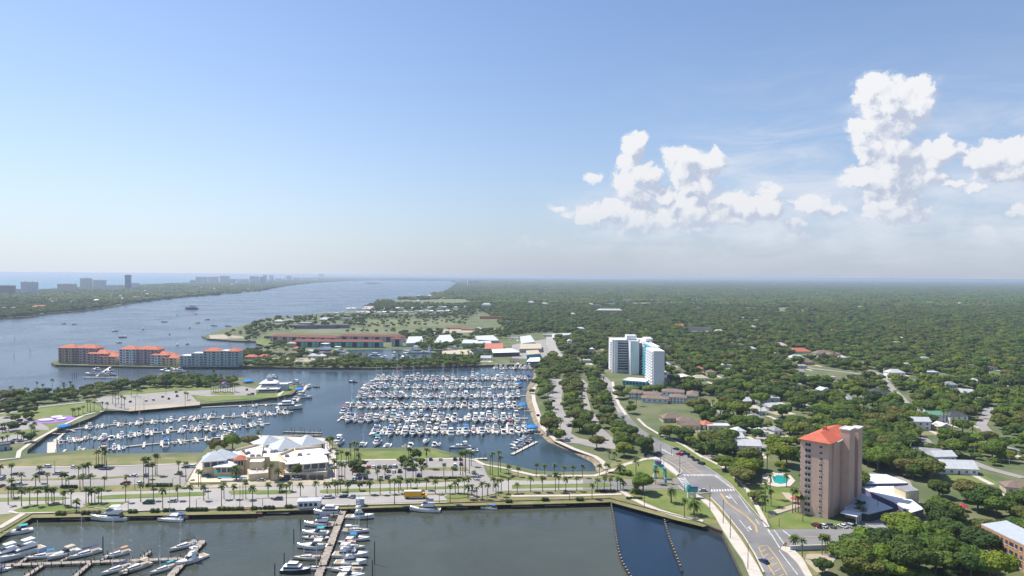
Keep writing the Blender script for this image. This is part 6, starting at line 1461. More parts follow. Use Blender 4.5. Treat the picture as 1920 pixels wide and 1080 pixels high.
for k, x0, x1, yt, yb, m, lab in SKY:
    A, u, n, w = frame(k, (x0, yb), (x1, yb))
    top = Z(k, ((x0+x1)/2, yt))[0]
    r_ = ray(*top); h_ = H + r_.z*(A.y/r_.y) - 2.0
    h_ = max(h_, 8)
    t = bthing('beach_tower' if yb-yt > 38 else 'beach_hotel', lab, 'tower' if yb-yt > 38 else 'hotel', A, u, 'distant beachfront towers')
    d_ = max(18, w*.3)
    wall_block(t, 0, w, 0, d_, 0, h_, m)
    flat_roof(t, 0, w, 0, d_, h_, 'white_roof' if 'blue' not in m else 'gray_roof', 1.0)
    if yb-yt > 38:
        wall_block(t, w*.35, w*.65, d_*.3, d_*.7, h_+1.4, h_+5, 'white_wall', 'penthouse')
    if m == 'fac_white' or m == 'fac_gray' and k == 1:
        for i in range(4): wall_block(t, w*(.1+.25*i), w*(.1+.25*i)+w*.06, -1.2, -.05, 0, h_-1, 'white_wall', 'fin')
    if m == 'fac_blue': wall_block(t, -2, w+2, -2, d_+2, h_*.88, h_*.97, 'fac_blue', 'crown')
    excl(A, u, n, w, d_, 30, 4)

# ---------------------------------------------------------------- small structures
def canopy_pav(k, x, y, r_, label, col='blue_canvas', hgt=3.4, nm='canopy_pavilion'):
    p = P(Z(k, (x, y)), 1.0)[0]; t = thing(nm, label, 'canopy', (p.x, p.y, .6), 0, 'blue canopies of the marina')
    b = MB(); n_ = 10
    rg = [[(r_*q*cos(2*pi*i/n_), r_*q*sin(2*pi*i/n_), hgt+z) for i in range(n_)] for q, z in ((1, -.5), (1, 0), (.75, .7), (.35, 1.2), (.02, 1.35))]
    b.rings(rg, 0); b.build('roof', M_['royal_canvas'] if col == 'blue_canvas' else M_[col], t)
    for i in range(0, n_, 2):
        b = MB(); b.tube((r_*.85*cos(2*pi*i/n_), r_*.85*sin(2*pi*i/n_), 0), (r_*.85*cos(2*pi*i/n_), r_*.85*sin(2*pi*i/n_), hgt), .12, n=6); b.build('post', M_['piling'], t)
    b = MB(); b.prism([(r_*cos(2*pi*i/n_), r_*sin(2*pi*i/n_)) for i in range(n_)], -.2, .05); b.build('floor', M_['float_dock'], t)
for a in ((3, 110, 830, 3.4, 'blue canopy at the farthest big-marina gangway'), (3, 52, 880, 3.4, 'blue canopy at the second big-marina gangway'), (3, 72, 1025, 4.0, 'blue canopy at the fourth big-marina gangway'), (7, 135, 100, 4.8, 'largest blue canopy, at the last marina gangway on the bank'),
          (1, 1675, 862, 5.5, 'blue canopy on the park shore left of the pavilion club'), (2, 293, 918, 4.2, 'blue canopy at the fuel dock'), (5, 428, 95, 4.2, 'blue canopy at the left-basin gangway')): canopy_pav(*a)
for i, (k, a_, b_) in enumerate(((3, (115, 848), (165, 850)), (3, (60, 898), (125, 900)), (3, (80, 1040), (140, 1045)), (7, (150, 118), (212, 118)), (5, (345, 115), (410, 118)))):
    a, b = [G(*q, 1.5) for q in Z(k, a_, b_)]; a.z = b.z = 0
    dock('gangway', f"dark gangway from shore to a blue canopy, {nth(i+1)} counted clockwise", a, b, 1.8, m='dock_wood', z=1.4, pil=[((b-a).length*.5, 1.1, 2.4)], group='marina gangways')
# painted play area in the park
p = P(Z(5, (375, 25)))[0]
t = thing('play_area', 'purple and white painted play area in the left park', 'play area', (p.x, p.y, 2.12))
b = MB(); b.prism([(12.5*cos(2*pi*i/20)*(1+.12*sin(3*i)), 14*sin(2*pi*i/20)) for i in range(20)], 0, .1); b.build('base', M_['purple_paint'], t)
for cx, cy, rx, ry in ((-4, -5, 5.5, 3.2), (-3, 6, 4, 3.5), (4.5, 0, 3, 3.5)):
    b = MB(); b.prism([(cx+rx*cos(2*pi*i/14), cy+ry*sin(2*pi*i/14)) for i in range(14)], .105, 1.1); b.build('mound', M_['white_roof'], t)
EXC.append([p+Vector((-14,-16,0)), p+Vector((14,-16,0)), p+Vector((14,16,0)), p+Vector((-14,16,0))])
# seawall office building
A, u, n, w = frame(6, (280, 628), (432, 622)); t = bthing('dock_office', 'grey-white harbour office with four dark windows on the seawall', 'office', A, u)
wall_block(t, 0, w, 0, 5.5, -.6, 3.6, 'white_wall'); hip(t, 0, w, 0, 5.5, 3.6, .9, 'light_roof', .3); windows(t, [w*(i+.7)/4.6 for i in range(4)], [1.1], -.06, 1.5, 1.5, frame_=False)
A, u, n, w = frame(6, (675, 612), (728, 610)); t = bthing('storage_shed', 'small grey shed at the land end of the long pier', 'shed', A, u)
wall_block(t, 0, w, 0, 3, -.2, 3.4, 'gray_wall'); flat_roof(t, 0, w, 0, 3, 3.4, 'light_roof', .1)
# teal gateway sculptures
def gate(k, x, y, lab, parts):
    p = P(Z(k, (x, y)))[0]; t = thing('gateway_sculpture', lab, 'sculpture', (p.x, p.y, 2.3), 0, 'teal gateway sculptures')
    for nm, m, shp in parts:
        b = MB()
        for s_ in shp: (b.tube(*s_[1:]) if s_[0] == 't' else b.box(*s_[1:]))
        b.build(nm, M_[m], t)
gate(7, 990, 418, 'tall teal and white gateway sculpture on the far side of the boulevard', [
    ('leg', 'teal_paint', [('t', (-2.2, 0, 0), (-2.0, 0, 5.5), 1.0, .8, 8)]), ('leg', 'white_paint', [('t', (-2.2, 0, 0), (-2.2, 0, 2.6), 1.15, 1.1, 8)]),
    ('arch', 'teal_paint', [('t', (-2.0, 0, 5.2), (-1.2, 0, 8.2), 1.0, 1.5, 8), ('t', (-1.2, 0, 7.8), (2.4, 0, 6.2), 1.3, .9, 8)]), ('crown', 'purple_gray', [('t', (-.6, 0, 8.0), (-.4, 0, 9.6), 1.9, 2.1, 10)]), ('band', 'white_paint', [('t', (-1.4, 0, 6.9), (-1.3, 0, 7.4), 1.4, 1.45, 10)]),
    ('arm', 'white_paint', [('t', (2.3, 0, 6.2), (3.4, -1.6, 3.2), .7, .6, 8)])])
gate(7, 1036, 455, 'slim teal gateway leg in the boulevard median', [('leg', 'teal_paint', [('t', (0, 0, 0), (0, 0, 6.5), .7, .55, 8)]), ('band', 'white_paint', [('t', (0, 0, 2.2), (0, 0, 2.8), .75, .75, 8)]), ('head', 'turquoise', [('t', (0, 0, 6.4), (-.9, 0, 8.0), .8, .9, 8), ('t', (-.9, 0, 8.0), (-2.0, 0, 8.2), .5, .3, 8)])])
gate(7, 1212, 555, 'broad teal gateway sculpture beside the junction crosswalk', [('leg', 'white_paint', [('t', (-1.5, 0, 0), (-1.5, 0, 3.2), .8, .8, 8)]), ('leg', 'white_paint', [('t', (1.6, 0, 0), (1.6, 0, 3.2), .8, .8, 8)]), ('body', 'teal_paint', [('b', -2.4, 2.9, -1.1, 1.1, 3.2, 5.0), ('t', (-1.6, 0, 5.0), (-1.6, 0, 6.8), 1.3, .8, 8)]), ('band', 'purple_gray', [('b', -.6, 2.95, -1.15, 1.15, 5.0, 6.0)])])
# umbrellas, sign, shelter
for k, x, y, lab in ((8, 187, 590, 'red parasol beside the pink tower drive'), (8, 1312, 640, 'red awning among the trees right of the halls')):
    p = P(Z(k, (x, y)))[0]; t = thing('parasol', lab, 'parasol', (p.x, p.y, 2)); b = MB(); b.tube((0, 0, 2.3), (0, 0, 3.6), 2.6, .1, 10); b.build('shade', M_['red_canvas'], t); b = MB(); b.tube((0, 0, 0), (0, 0, 2.4), .06, n=6); b.build('pole', M_['pole'], t)
    if k == 8 and x > 1000: excl(Vector((p.x-5, p.y, 0)), Vector((1, 0, 0)), Vector((0, -1, 0)), 10, 6, 18)
p = P(Z(8, (118, 915)))[0]; t = thing('road_sign', 'orange diamond road sign at the bridge sidewalk', 'sign', (p.x, p.y, 2.34)); b = MB(); b.tube((0, 0, 0), (0, 0, 2.4), .05, n=6); b.build('pole', M_['pole'], t); b = MB()
b.add([(0,-.04,2.2),(.75,-.04,2.95),(0,-.04,3.7),(-.75,-.04,2.95),(0,.04,2.2),(.75,.04,2.95),(0,.04,3.7),(-.75,.04,2.95)], [(0,1,2,3),(7,6,5,4),(0,4,5,1),(1,5,6,2),(2,6,7,3),(3,7,4,0)]); b.build('sign_plate', M_['orange_canvas'], t)
A, u, n, w = frame(8, (150, 912), (495, 902)); t = bthing('boundary_wall', 'low pale blue wall along the side lawn', 'wall', A, u); wall_block(t, 0, w, 0, .4, 0, 2.0, 'gray_wall', 'panel'); b = MB(); b.box(-.1, w+.1, -.1, .5, 2.002, 2.2); b.build('coping', M_['concrete'], t)
# parapet along the near right wall
A_, B_ = bl[8], bl[9]
# lamps and utility poles
def lamp(k, x, y, hpx, lab_i, kind='street_lamp'):
    p = P(Z(k, (x, y)))[0]; hh = hpx/3.6*p.y/F
    hh = max(4, min(hh, 14 if kind == 'street_lamp' else 16))
    t = thing(kind, 'x', 'lamp post' if kind == 'street_lamp' else 'utility pole', (p.x, p.y, 2.0))
    b = MB(); b.tube((0, 0, 0), (0, 0, hh), .16, .09, 7); b.build('pole', M_['dark_pole' if kind == 'street_lamp' else 'pole'], t)
    b = MB()
    if kind == 'street_lamp': b.tube((0, 0, hh), (1.5, 0, hh+.3), .06, .05, 5); b.box(1.2, 2.0, -.15, .15, hh+.24, hh+.4)
    else: b.box(-1.3, 1.3, -.08, .08, hh-1.0, hh-.85); b.box(-1.0, 1.0, -.08, .08, hh-2.0, hh-1.86)
    b.build('lamp_head' if kind == 'street_lamp' else 'crossarm', M_['pole'], t)
    return t
LP = [(7,1002,310,120),(7,1132,390,150),(7,1335,630,160),(7,1425,730,170),(7,1473,830,160),(7,1592,1040,185),(7,893,615,115),(7,822,460,70),(7,1024,395,120),(7,1075,270,60),(8,740,660,110),(8,75,750,55),(8,235,715,140),(5,370,390,85),(5,720,410,110),(5,865,640,80),(5,1325,620,60),(5,910,500,80),(5,1165,480,60),(5,1640,570,120),(5,1405,560,90),(6,1237,590,70),(6,1560,560,70),(6,45,612,60),(6,245,520,60),(6,700,455,50),(6,390,600,40),
      (7,388,570,50),(7,1080,445,40),(7,1575,510,40),(7,1165,510,50),(1,1250,1020,60),(1,915,1060,120),(1,972,1050,90),(1,713,860,40),(1,1120,940,50),(8,700,300,30),(8,1690,880,60)]
it = [(lamp(*a, 0), 'dark') for a in LP]; name_all(it, 'lamp post with short arm', 'street lamps')
UP = [(8,1105,245,120),(8,1395,280,90),(8,955,560,90),(4,645,640,50),(4,742,645,40),(4,938,665,30),(4,200,960,90),(4,675,1075,70),(3,1175,800,55),(3,1625,830,70),(3,780,1050,120),(4,1690,1010,60),(8,1630,330,60),(3,730,1010,90),(7,1345,280,60),(8,1100,240,60),(3,660,610,40),(4,1045,830,40)]
it = [(lamp(*a, 0, 'utility_pole'), 'tall pale') for a in UP]; name_all(it, 'utility pole with crossarms', 'utility poles')

# ---------------------------------------------------------------- trees and palms
import numpy as np
nr = np.random.RandomState(11)
def ico(sub):
    bm = bmesh.new(); bmesh.ops.create_icosphere(bm, subdivisions=sub, radius=1)
    v = [x.co.copy() for x in bm.verts]; f = [[q.index for q in x.verts] for x in bm.faces]; bm.free(); return v, f
IC = {2: ico(2), 3: ico(3)}
def crown(lobes, ncard, card, sub=2, flat=.72, seed=0, rough=.28):
    """lobes: (x, y, z, r). A lumpy inner mass with many leaf clumps standing off it."""
    r_ = random.Random(seed); mb = MB(); V, Fc = IC[sub]
    for cx, cy, cz, r in lobes:
        o = Vector((r_.uniform(0, 50), r_.uniform(0, 50), 0)); vs = []
        for v in V:
            k = 1 + rough*1.6*mnoise.noise(v*1.7 + o) + rough*.8*mnoise.noise(v*4.1 + o)
            vs.append((cx + v.x*r*k*.93, cy + v.y*r*k*.93, cz + v.z*r*k*flat*.93))
        mb.add(vs, Fc)
    tot = sum(l[3]**2 for l in lobes)
    for cx, cy, cz, r in lobes:
        for _ in range(int(ncard*r*r/tot)):
            d = Vector((r_.gauss(0, 1), r_.gauss(0, 1), r_.gauss(.25, 1))).normalized()
            k = r_.uniform(.88, 1.14)
            c = Vector((cx + d.x*r*k, cy + d.y*r*k, cz + d.z*r*k*flat))
            n = (d + Vector((r_.uniform(-.8, .8), r_.uniform(-.8, .8), r_.uniform(-.2, .9)))).normalized()
            a = n.orthogonal().normalized(); a.rotate(Matrix.Rotation(r_.uniform(0, 6.28), 3, n)) if False else None
            b = n.cross(a); th = r_.uniform(0, 6.28); a, b = a*cos(th)+b*sin(th), b*cos(th)-a*sin(th)
            s = card*r_.uniform(.6, 1.25)
            mb.add([c - a*s, c - b*s*.7, c + a*s*.9 + n*s*.2, c + b*s*.8], [(0, 1, 2, 3)])
    return mb
def lobes(R_, Hc, z0, n, seed):
    r_ = random.Random(seed); L = [(0, 0, z0 + Hc*.62, R_*.58)]
    for i in range(n):
        a = 6.283*i/n + r_.uniform(-.4, .4); q = r_.uniform(.45, .68)*R_
        L.append((q*cos(a), q*sin(a), z0 + Hc*r_.uniform(.28, .72), R_*r_.uniform(.30, .46)))
    return L
def trunk_mb(h, r, spread, seed, n=4):
    r_ = random.Random(seed); mb = MB(); mb.tube((0, 0, -.3), (.1, 0, h*.45), r*1.25, r*.8, 7)
    for i in range(n):
        a = 6.283*i/n + r_.uniform(-.5, .5); mb.tube((.1, 0, h*.42), (spread*cos(a), spread*sin(a), h*r_.uniform(.75, 1)), r*.6, r*.2, 5)
    return mb
LEAF = ['oak_leaves', 'dark_leaves', 'bright_leaves', 'olive_leaves']
OAKC, OAKT = [], []                     # unit: crown radius 6 m, height 10 m
for s_ in range(5):
    OAKC.append(crown(lobes(6, 6.5, 3.2, 8 + s_ % 3, s_), 1900, .52, 3, .72, s_).mesh('crown', [M_['oak_leaves']]))
    OAKT.append(trunk_mb(7.5, .38, 3.0, s_).mesh('trunk', [M_['bark']]))
LOWC = [crown(lobes(6, 6.5, 2.6, 7, 20+s_), 330, .85, 2, .75, 20+s_, .34).mesh('crown', [M_['oak_leaves']]) for s_ in range(4)]
def clump_lobes(seed, n=15, R_=26):
    r_ = random.Random(seed); return [(r_.uniform(-R_, R_), r_.uniform(-R_, R_), r_.uniform(4, 7.5), r_.uniform(5, 8.5)) for _ in range(n)]
FARC = [crown(clump_lobes(40+s_), 240, 1.5, 2, .8, 40+s_, .36).mesh('crown', [M_['oak_leaves']]) for s_ in range(4)]
def palm_crown(seed, R_=1.9, n=30, droop=.9, up_=.35, w=.34):
    r_ = random.Random(seed); mb = MB()
    for i in range(n):
        a = 6.283*i/n*2.4 + r_.uniform(-.2, .2); el_ = r_.uniform(-.55, 1.25); L = R_*r_.uniform(.8, 1.1)
        d = Vector((cos(a), sin(a), 0)); sd = Vector((-sin(a), cos(a), 0)); pts = []
        for k in range(5):
            q = k/4; rr = L*q*cos(el_*(1-q*.3)); z = L*(q*sin(el_) - droop*q*q*.55) + up_
            ww = w*(.25 + 1.9*q*(1-q*.62))
            c = d*rr + Vector((0, 0, z))
            pts += [c + sd*ww - Vector((0, 0, ww*.35)), c + Vector((0, 0, .04)), c - sd*ww - Vector((0, 0, ww*.35))]
        fs = []
        for k in range(4):
            for j in range(2): fs.append((k*3+j, k*3+j+1, k*3+j+4, k*3+j+3))
        mb.add(pts, fs)
    return mb
PALMC = [palm_crown(s_).mesh('crown', [M_['palm_leaves']]) for s_ in range(4)]
def palm_trunk(seed):
    r_ = random.Random(seed); mb = MB(); b = r_.uniform(-.02, .02); n = 7; rings = []
    for i in range(n):
        q = i/(n-1); x = b*3*sin(q*2.2); rr = .21 - .05*q + (.05 if i == 0 else 0) + (.05 if i == n-1 else 0)
        rings.append([(x + rr*cos(6.283*j/7), rr*sin(6.283*j/7), q*1.0) for j in range(7)])
    return mb.rings(rings)
PALMT = [palm_trunk(s_).mesh('trunk', [M_['palm_bark']]) for s_ in range(3)]
DATEC = palm_crown(9, 3.5, 70, 1.0, .5, .26).mesh('crown', [M_['palm_leaves']])
EXTRA_PALM = [None]
def palm(x, y, z, h, lab=None, date=False):
    t = thing('date_palm' if date else 'palm_tree', lab or 'x', 'palm tree', (x, y, z), rnd.uniform(0, 6.28))
    o = bpy.data.objects.new('trunk', rnd.choice(PALMT)); C.objects.link(o); o.parent = t; k = 1.9 if date else 1.0; o.scale = (k, k, h)
    o = bpy.data.objects.new('crown', DATEC if date else rnd.choice(PALMC)); C.objects.link(o); o.parent = t; o.location = (0, 0, h-.15); s = rnd.uniform(.85, 1.12); o.scale = (s, s, s*rnd.uniform(.9, 1.1))
    return t
PZ = {5: [(5,400,70),(78,470,150),(75,550,130),(268,450,115),(240,480,85),(145,460,75),(320,500,120),(420,480,100),(445,470,90),(465,490,80),(540,500,100),(610,480,90),(705,500,95),(530,410,75),(560,415,90),(580,400,80),(600,400,90),(650,350,115),(666,352,125),(690,350,145),(705,345,140),(716,340,110),
          (970,480,205),(1003,450,175),(1030,460,150),(1048,400,150),(1060,400,140),(985,420,130),(1205,400,100),(1255,440,135),(1215,480,110),(855,450,55),(55,600,130),(145,610,115),(200,600,120),(253,610,115),(310,590,120),(325,595,110),(365,590,110),(425,600,100),(440,610,110),(480,610,120),(515,645,80),
          (580,590,115),(598,590,110),(618,590,90),(640,585,90),(665,590,110),(683,585,100),(848,580,125),(950,580,130),(1035,570,110),(1098,625,140),(1200,570,105),(1280,620,155),(1375,570,110),(1495,610,145),(1512,560,110),(1580,560,100),(1660,560,130),(1705,610,140),(1340,480,120),(1355,500,130),
          (15,110,60),(60,108,60),(30,100,55),(120,172,70),(145,168,60),(160,165,60),(235,100,60),(210,108,50),(50,185,60),(15,185,50),(225,130,60),(90,545,90),(350,580,95),(560,480,90)],
      6: [(82,550,100),(160,515,60),(172,510,55),(205,600,140),(300,545,95),(405,545,105),(480,545,95),(228,510,70),(538,540,100),(552,530,95),(570,510,90),(615,545,105),(622,540,100),(700,505,60),(768,530,90),(838,530,110),(905,525,100),(935,595,175),(963,520,90),(976,500,90),(1022,515,95),(1045,490,70),(1088,500,80),(1150,500,85),(1210,525,95),(1280,520,110),
          (1310,590,130),(1345,520,80),(1365,520,100),(1405,525,110),(1430,500,90),(1455,540,80),(1490,560,85),(1528,560,115),(1565,540,85),(1600,510,100),(1635,540,120),(1655,520,100),(1705,520,110),(480,220,70),(505,225,90),(515,225,85),(495,215,80),(640,290,110),(665,300,130),(690,300,120),(676,310,100),(610,330,90),(625,325,85),(580,440,130),(560,430,120),
          (600,430,110),(650,400,100),(700,400,90),(820,430,70),(750,425,60),(870,400,60),(1030,290,80),(1040,285,70),(980,350,80),(1000,350,90),(1040,360,90),(1060,430,100),(1080,430,110),(1010,430,110),(1120,420,80),(1268,415,100),(1328,410,70),(1380,400,160),(1396,400,165),(1415,400,170),(1440,390,160),(1452,340,100),(1410,380,150),(1595,400,160),(1635,400,170),(1580,395,140),(1650,380,110),
          (1705,400,70),(1470,430,60),(545,330,90),(530,400,110),(500,290,60),(575,310,80),(1430,560,95),(1620,560,110),(270,420,60),(515,440,100),(150,440,80),(100,440,120)],
      7: [(40,410,70),(163,415,100),(220,400,75),(288,390,70),(350,410,75),(412,410,75),(475,415,90),(590,400,75),(635,400,80),(645,380,60),(35,520,70),(125,510,105),(207,510,105),(293,510,130),(315,500,100),(363,505,95),(437,505,95),(540,560,105),(577,510,90),(623,510,105),(665,500,85),(712,500,90),(730,495,80),(832,520,70),(970,460,100),
          (1163,685,130),(1280,160,60),(655,290,60),(690,300,60),(1290,250,70),(1350,300,80),(1240,240,60),(1310,270,75),(750,500,60),(1690,640,110),(1710,650,100)],
      8: [(185,892,85),(170,890,80),(230,962,140),(365,938,140),(385,935,130),(398,932,130),(165,655,170),(185,650,160),(240,655,120),(20,605,110),(125,480,90),(205,650,110),(610,660,90),(1300,800,70),(640,655,80)],
      1: [(250,897,50),(290,902,40),(352,905,75),(475,900,55),(690,1042,60),(722,1042,55),(780,1020,100),(800,1000,90),(820,1030,90),(840,1030,80),(760,1000,80),(770,960,80),(490,1082,55),(505,1078,50),(530,1072,50),(560,1062,50),(590,1050,80),(610,1050,80),(635,1050,70),(885,950,60),(925,950,60),(1250,975,60),(1265,970,50),(170,945,60),(190,945,55),(230,955,50),(240,950,60)]
         + [(1425+i*16, 915+(i % 3)*4, 62) for i in range(11)]}
pl = []
for k, L_ in PZ.items():
    for x, y, hp in L_:
        p = P(Z(k, (x, y)))[0]; h = hp/3.6*p.y/F - 1.0
        pl.append((palm(p.x, p.y, 2.1, max(3.2, min(h, 15))), 'tall thin' if h > 9 else ('short' if h < 5.5 else 'mid-height')))
LAND.update({nm: (G(*q).x, G(*q).y) for nm, q in {'yellow box truck': (777,928), 'harbour office': (578,950), 'schooner': (935/3.6+0,963) , 'green van': (279,944), 'long pier': (645,950), 'catamaran': (322,972), 'west parking lot': (130,895), 'east parking lot': (720,885), 'lawn seawall': (760,855), 'palm clump by the gangway': (870,890), 'inner bay of the big marina': (1060,880), 'teal gateway': (1236,895), 'motor yacht': (205,970), 'left wall dock': (130,860), 'circular lawn': (417,738)}.items()})
name_all(pl, 'palm', 'palms of the waterfront')
for k, x, y, hp, lab in ((7,1075,588,120,'stout date palm standing alone on the junction lawn'),(7,1228,668,115,'stout date palm close to the path corner on the junction lawn'),(7,727,390,75,'stout date palm by the promenade bend'),(7,832,522,55,'small date palm beside the round junction tree'),(6,270,420,110,'bushy date palm before the white pyramid roof'),(5,1595,430,110,'bushy date palm before the left wing of the clubhouse'),(8,620,690,100,'dark date palm behind the pink tower')):
    p = P(Z(k, (x, y)))[0]; palm(p.x, p.y, 2.1, hp/3.6*p.y/F-2.5, lab, True)

# candidate trees: (x, y, radius, leaf, height factor); zones drawn in the photo, the rest by rejection
CAND = []
def pip(xy, poly):
    x, y = xy[:, 0], xy[:, 1]; c = np.zeros(len(x), bool); P_ = np.array([(p[0], p[1]) for p in poly]); n = len(P_)
    bb = (x >= P_[:, 0].min()) & (x <= P_[:, 0].max()) & (y >= P_[:, 1].min()) & (y <= P_[:, 1].max()); idx = np.nonzero(bb)[0]
    if not len(idx): return c
    X, Y = x[idx], y[idx]; r_ = np.zeros(len(idx), bool); j = n-1
    for i in range(n):
        xi, yi, xj, yj = P_[i, 0], P_[i, 1], P_[j, 0], P_[j, 1]
        if yi != yj: r_ ^= ((yi > Y) != (yj > Y)) & (X < (xj-xi)*(Y-yi)/(yj-yi) + xi)
        j = i
    c[idx] = r_; return c
def scatter(k, poly, sp, R0, R1, leaves=((0, 5), (1, 3), (3, 2)), dens=1.0, flag=1):
    W_ = P(Z(k, *poly)); xs = [p.x for p in W_]; ys = [p.y for p in W_]
    g = [(x + nr.uniform(-.4, .4)*sp, y + nr.uniform(-.4, .4)*sp) for x in np.arange(min(xs), max(xs), sp) for y in np.arange(min(ys), max(ys), sp)]
    if not g: return
    g = np.array(g); g = g[pip(g, W_)]
    for x, y in g:
        if nr.rand() < dens: CAND.append((x, y, nr.uniform(R0, R1), pick([(a, b) for a, b in leaves]), nr.uniform(.8, 1.08), flag))
scatter(1, [(-300,1010),(0,978),(100,935),(200,925),(330,905),(560,890),(740,885),(960,885),(960,905),(760,925),(600,962),(420,990),(250,1015),(0,1050),(-300,1090)], 10.5, 3.6, 6.2)
scatter(1, [(960,870),(1080,835),(1250,825),(1430,848),(1600,858),(1600,882),(1400,892),(1200,890),(1000,895)], 9, 4, 5.6)
scatter(1, [(0,1050),(150,1040),(240,1060),(240,1078),(0,1085)], 9, 3, 4.5, dens=.8)
scatter(5, [(-200,0),(300,-25),(420,-20),(300,20),(260,110),(200,200),(100,220),(180,130),(0,140),(-200,80)], 12, 3, 4.5, dens=.45)
scatter(2, [(-40,720),(500,716),(640,690),(800,722),(1000,724),(1180,700),(1300,672),(1600,700),(1590,738),(1200,748),(600,753),(0,748),(-80,745)], 6.2, 2.6, 4.4, ((0, 4), (2, 3), (3, 2)))
scatter(2, [(-60,640),(60,630),(200,640),(380,650),(640,685),(500,712),(0,705),(-60,690)], 13, 3, 5.5, dens=.7)
scatter(2, [(100,590),(220,592),(230,625),(100,628)], 10, 3, 5, dens=.8)
scatter(2, [(-60,480),(100,425),(480,405),(760,395),(1000,372),(1500,380),(1480,428),(760,432),(740,480),(260,478),(220,510),(60,540),(-60,560)], 17, 4, 6.5, dens=.55)
scatter(2, [(700,366),(900,318),(1500,330),(1728,330),(1728,400),(1500,385),(1100,372),(760,392)], 17, 4, 6.5, dens=.6)
scatter(2, [(760,440),(1430,432),(1430,465),(760,490)], 16, 3.0, 4.6, ((3, 3), (0, 2)), dens=.3)
scatter(2, [(230,505),(1300,500),(1300,522),(240,520)], 18, 3.0, 4.6, dens=.3)
scatter(2, [(0,560),(90,560),(220,620),(0,600)], 15, 3, 5, dens=.5)
scatter(2, [(1000,540),(1520,540),(1540,600),(1000,600)], 15, 3.5, 5.5, dens=.6)
scatter(2, [(960,520),(1728,500),(1728,560),(1300,540),(980,560)], 14, 4, 6, dens=.7)
scatter(2, [(1080,590),(1200,590),(1400,600),(1540,600),(1540,640),(1100,635)], 11, 4, 6, dens=.8)
scatter(2, [(1190,690),(1300,664),(1480,668),(1560,690),(1590,715),(1300,715)], 8, 3.5, 5.5, dens=.9)
scatter(1, [(1580,690),(1650,660),(1728,650),(1728,745),(1590,748)], 8, 3.5, 5.5)
scatter(1, [(1390,560),(1440,545),(1640,490),(1728,480),(1728,580),(1560,575)], 16, 3, 5, dens=.4)
OAKLOT = 1
for z_ in ([(165,720),(290,702),(440,700),(480,750),(470,785),(350,825),(270,832),(180,830),(160,780)], [(165,830),(262,835),(275,900),(235,945),(240,1020),(320,1082),(195,1085),(165,940)],
           [(352,830),(450,800),(460,880),(450,930),(475,1000),(465,1085),(370,1085),(345,1000),(340,960),(355,880)], [(490,780),(555,770),(600,830),(625,885),(650,950),(690,1040),(720,1085),(550,1085),(525,985),(508,925),(520,865)]):
    scatter(3, z_, 10.2, 4.2, 6.2, ((0, 6), (1, 1), (3, 3)), flag=2)
for z_ in ([(222,0),(298,0),(305,60),(262,120),(232,80)], [(425,0),(520,0),(545,90),(500,140),(440,120),(405,60)], [(450,150),(520,140),(640,180),(640,228),(500,225)], [(580,0),(690,0),(830,110),(800,150),(690,130),(610,70)], [(640,120),(820,125),(940,160),(965,215),(930,255),(760,295),(670,275),(640,215)]):
    scatter(7, z_, 10.2, 4.6, 6.8, ((0, 6), (1, 2), (3, 3)), flag=2)
scatter(3, [(600,700),(650,640),(700,790),(690,820),(640,800)], 9, 4, 6); scatter(3, [(690,800),(745,790),(745,900),(960,905),(960,915),(745,915),(700,880)], 9, 3.5, 5.5)
scatter(3, [(900,840),(950,820),(955,905),(890,900)], 8, 3.5, 5); scatter(8, [(140,600),(250,600),(260,660),(150,660)], 6, 1.5, 2.5)
scatter(7, [(1100,130),(1500,150),(1560,250),(1440,330),(1330,290),(1180,200)], 11, 3.5, 6.5, dens=.7)
scatter(7, [(1530,300),(1728,240),(1728,410),(1600,430),(1560,420)], 10, 4, 6.5, ((2, 3), (0, 3), (1, 1)))
scatter(8, [(680,880),(800,780),(900,740),(960,790),(1200,700),(1400,790),(1440,900),(1500,990),(1728,1010),(1728,1100),(480,1110),(560,1050),(640,970)], 9.5, 5, 8, ((0, 5), (1, 3), (2, 2), (3, 2)))
scatter(8, [(640,380),(640,100),(1000,30),(1000,230),(1140,340),(1130,460),(1000,470),(840,380)], 9.5, 5, 8, ((0, 5), (1, 3), (2, 2), (3, 1)))
scatter(6, [(640,360),(740,340),(730,420),(560,440),(540,300),(600,300)], 7, 2.5, 4, dens=.5); scatter(6, [(980,290),(1110,290),(1120,420),(1000,430)], 7, 2.5, 4.2, dens=.6)
for k, x, y, R_, lf in ((7,885,520,6.2,0),(7,1395,790,5.0,0),(7,1340,800,5.2,2),(7,1300,775,4.2,0),(5,1570,225,6.0,2),(7,1590,420,6.5,0),(7,1670,540,3,2),(5,1450,235,4.5,3),(5,1500,230,4,3),(5,1680,215,5,3),(5,1715,205,4.5,3),(8,360,700,1.8,0),(7,1060,400,2,0),(7,780,400,3,2),(8,830,920,9,1),(8,580,1075,7,0),(8,960,800,8,0),(8,1180,760,8,0)):
    p = P(Z(k, (x, y)))[0]; CAND.append((p.x, p.y, R_, lf, 1.0 if R_ > 3 else .6, 1))
NOF = [[G(a, b) for a, b in q] for q in (
    [(-900,835),(0,838),(392,812),(600,798),(860,830),(1010,850),(1118,875),(1131,880),(1215,862),(1290,905),(1345,945),(1440,1080),(1600,1400),(-900,1400)],
    [(-900,700),(600,690),(600,765),(50,862),(-900,900)], [(90,640),(497,650),(610,655),(985,655),(1000,720),(1000,700),(90,700)],
    [(995,680),(1090,674),(1150,740),(1235,860),(1130,872),(1000,790)], [(350,640),(350,590),(480,575),(640,560),(700,585),(905,580),(960,628),(1040,622),(1035,690),(497,690),(380,650)])]
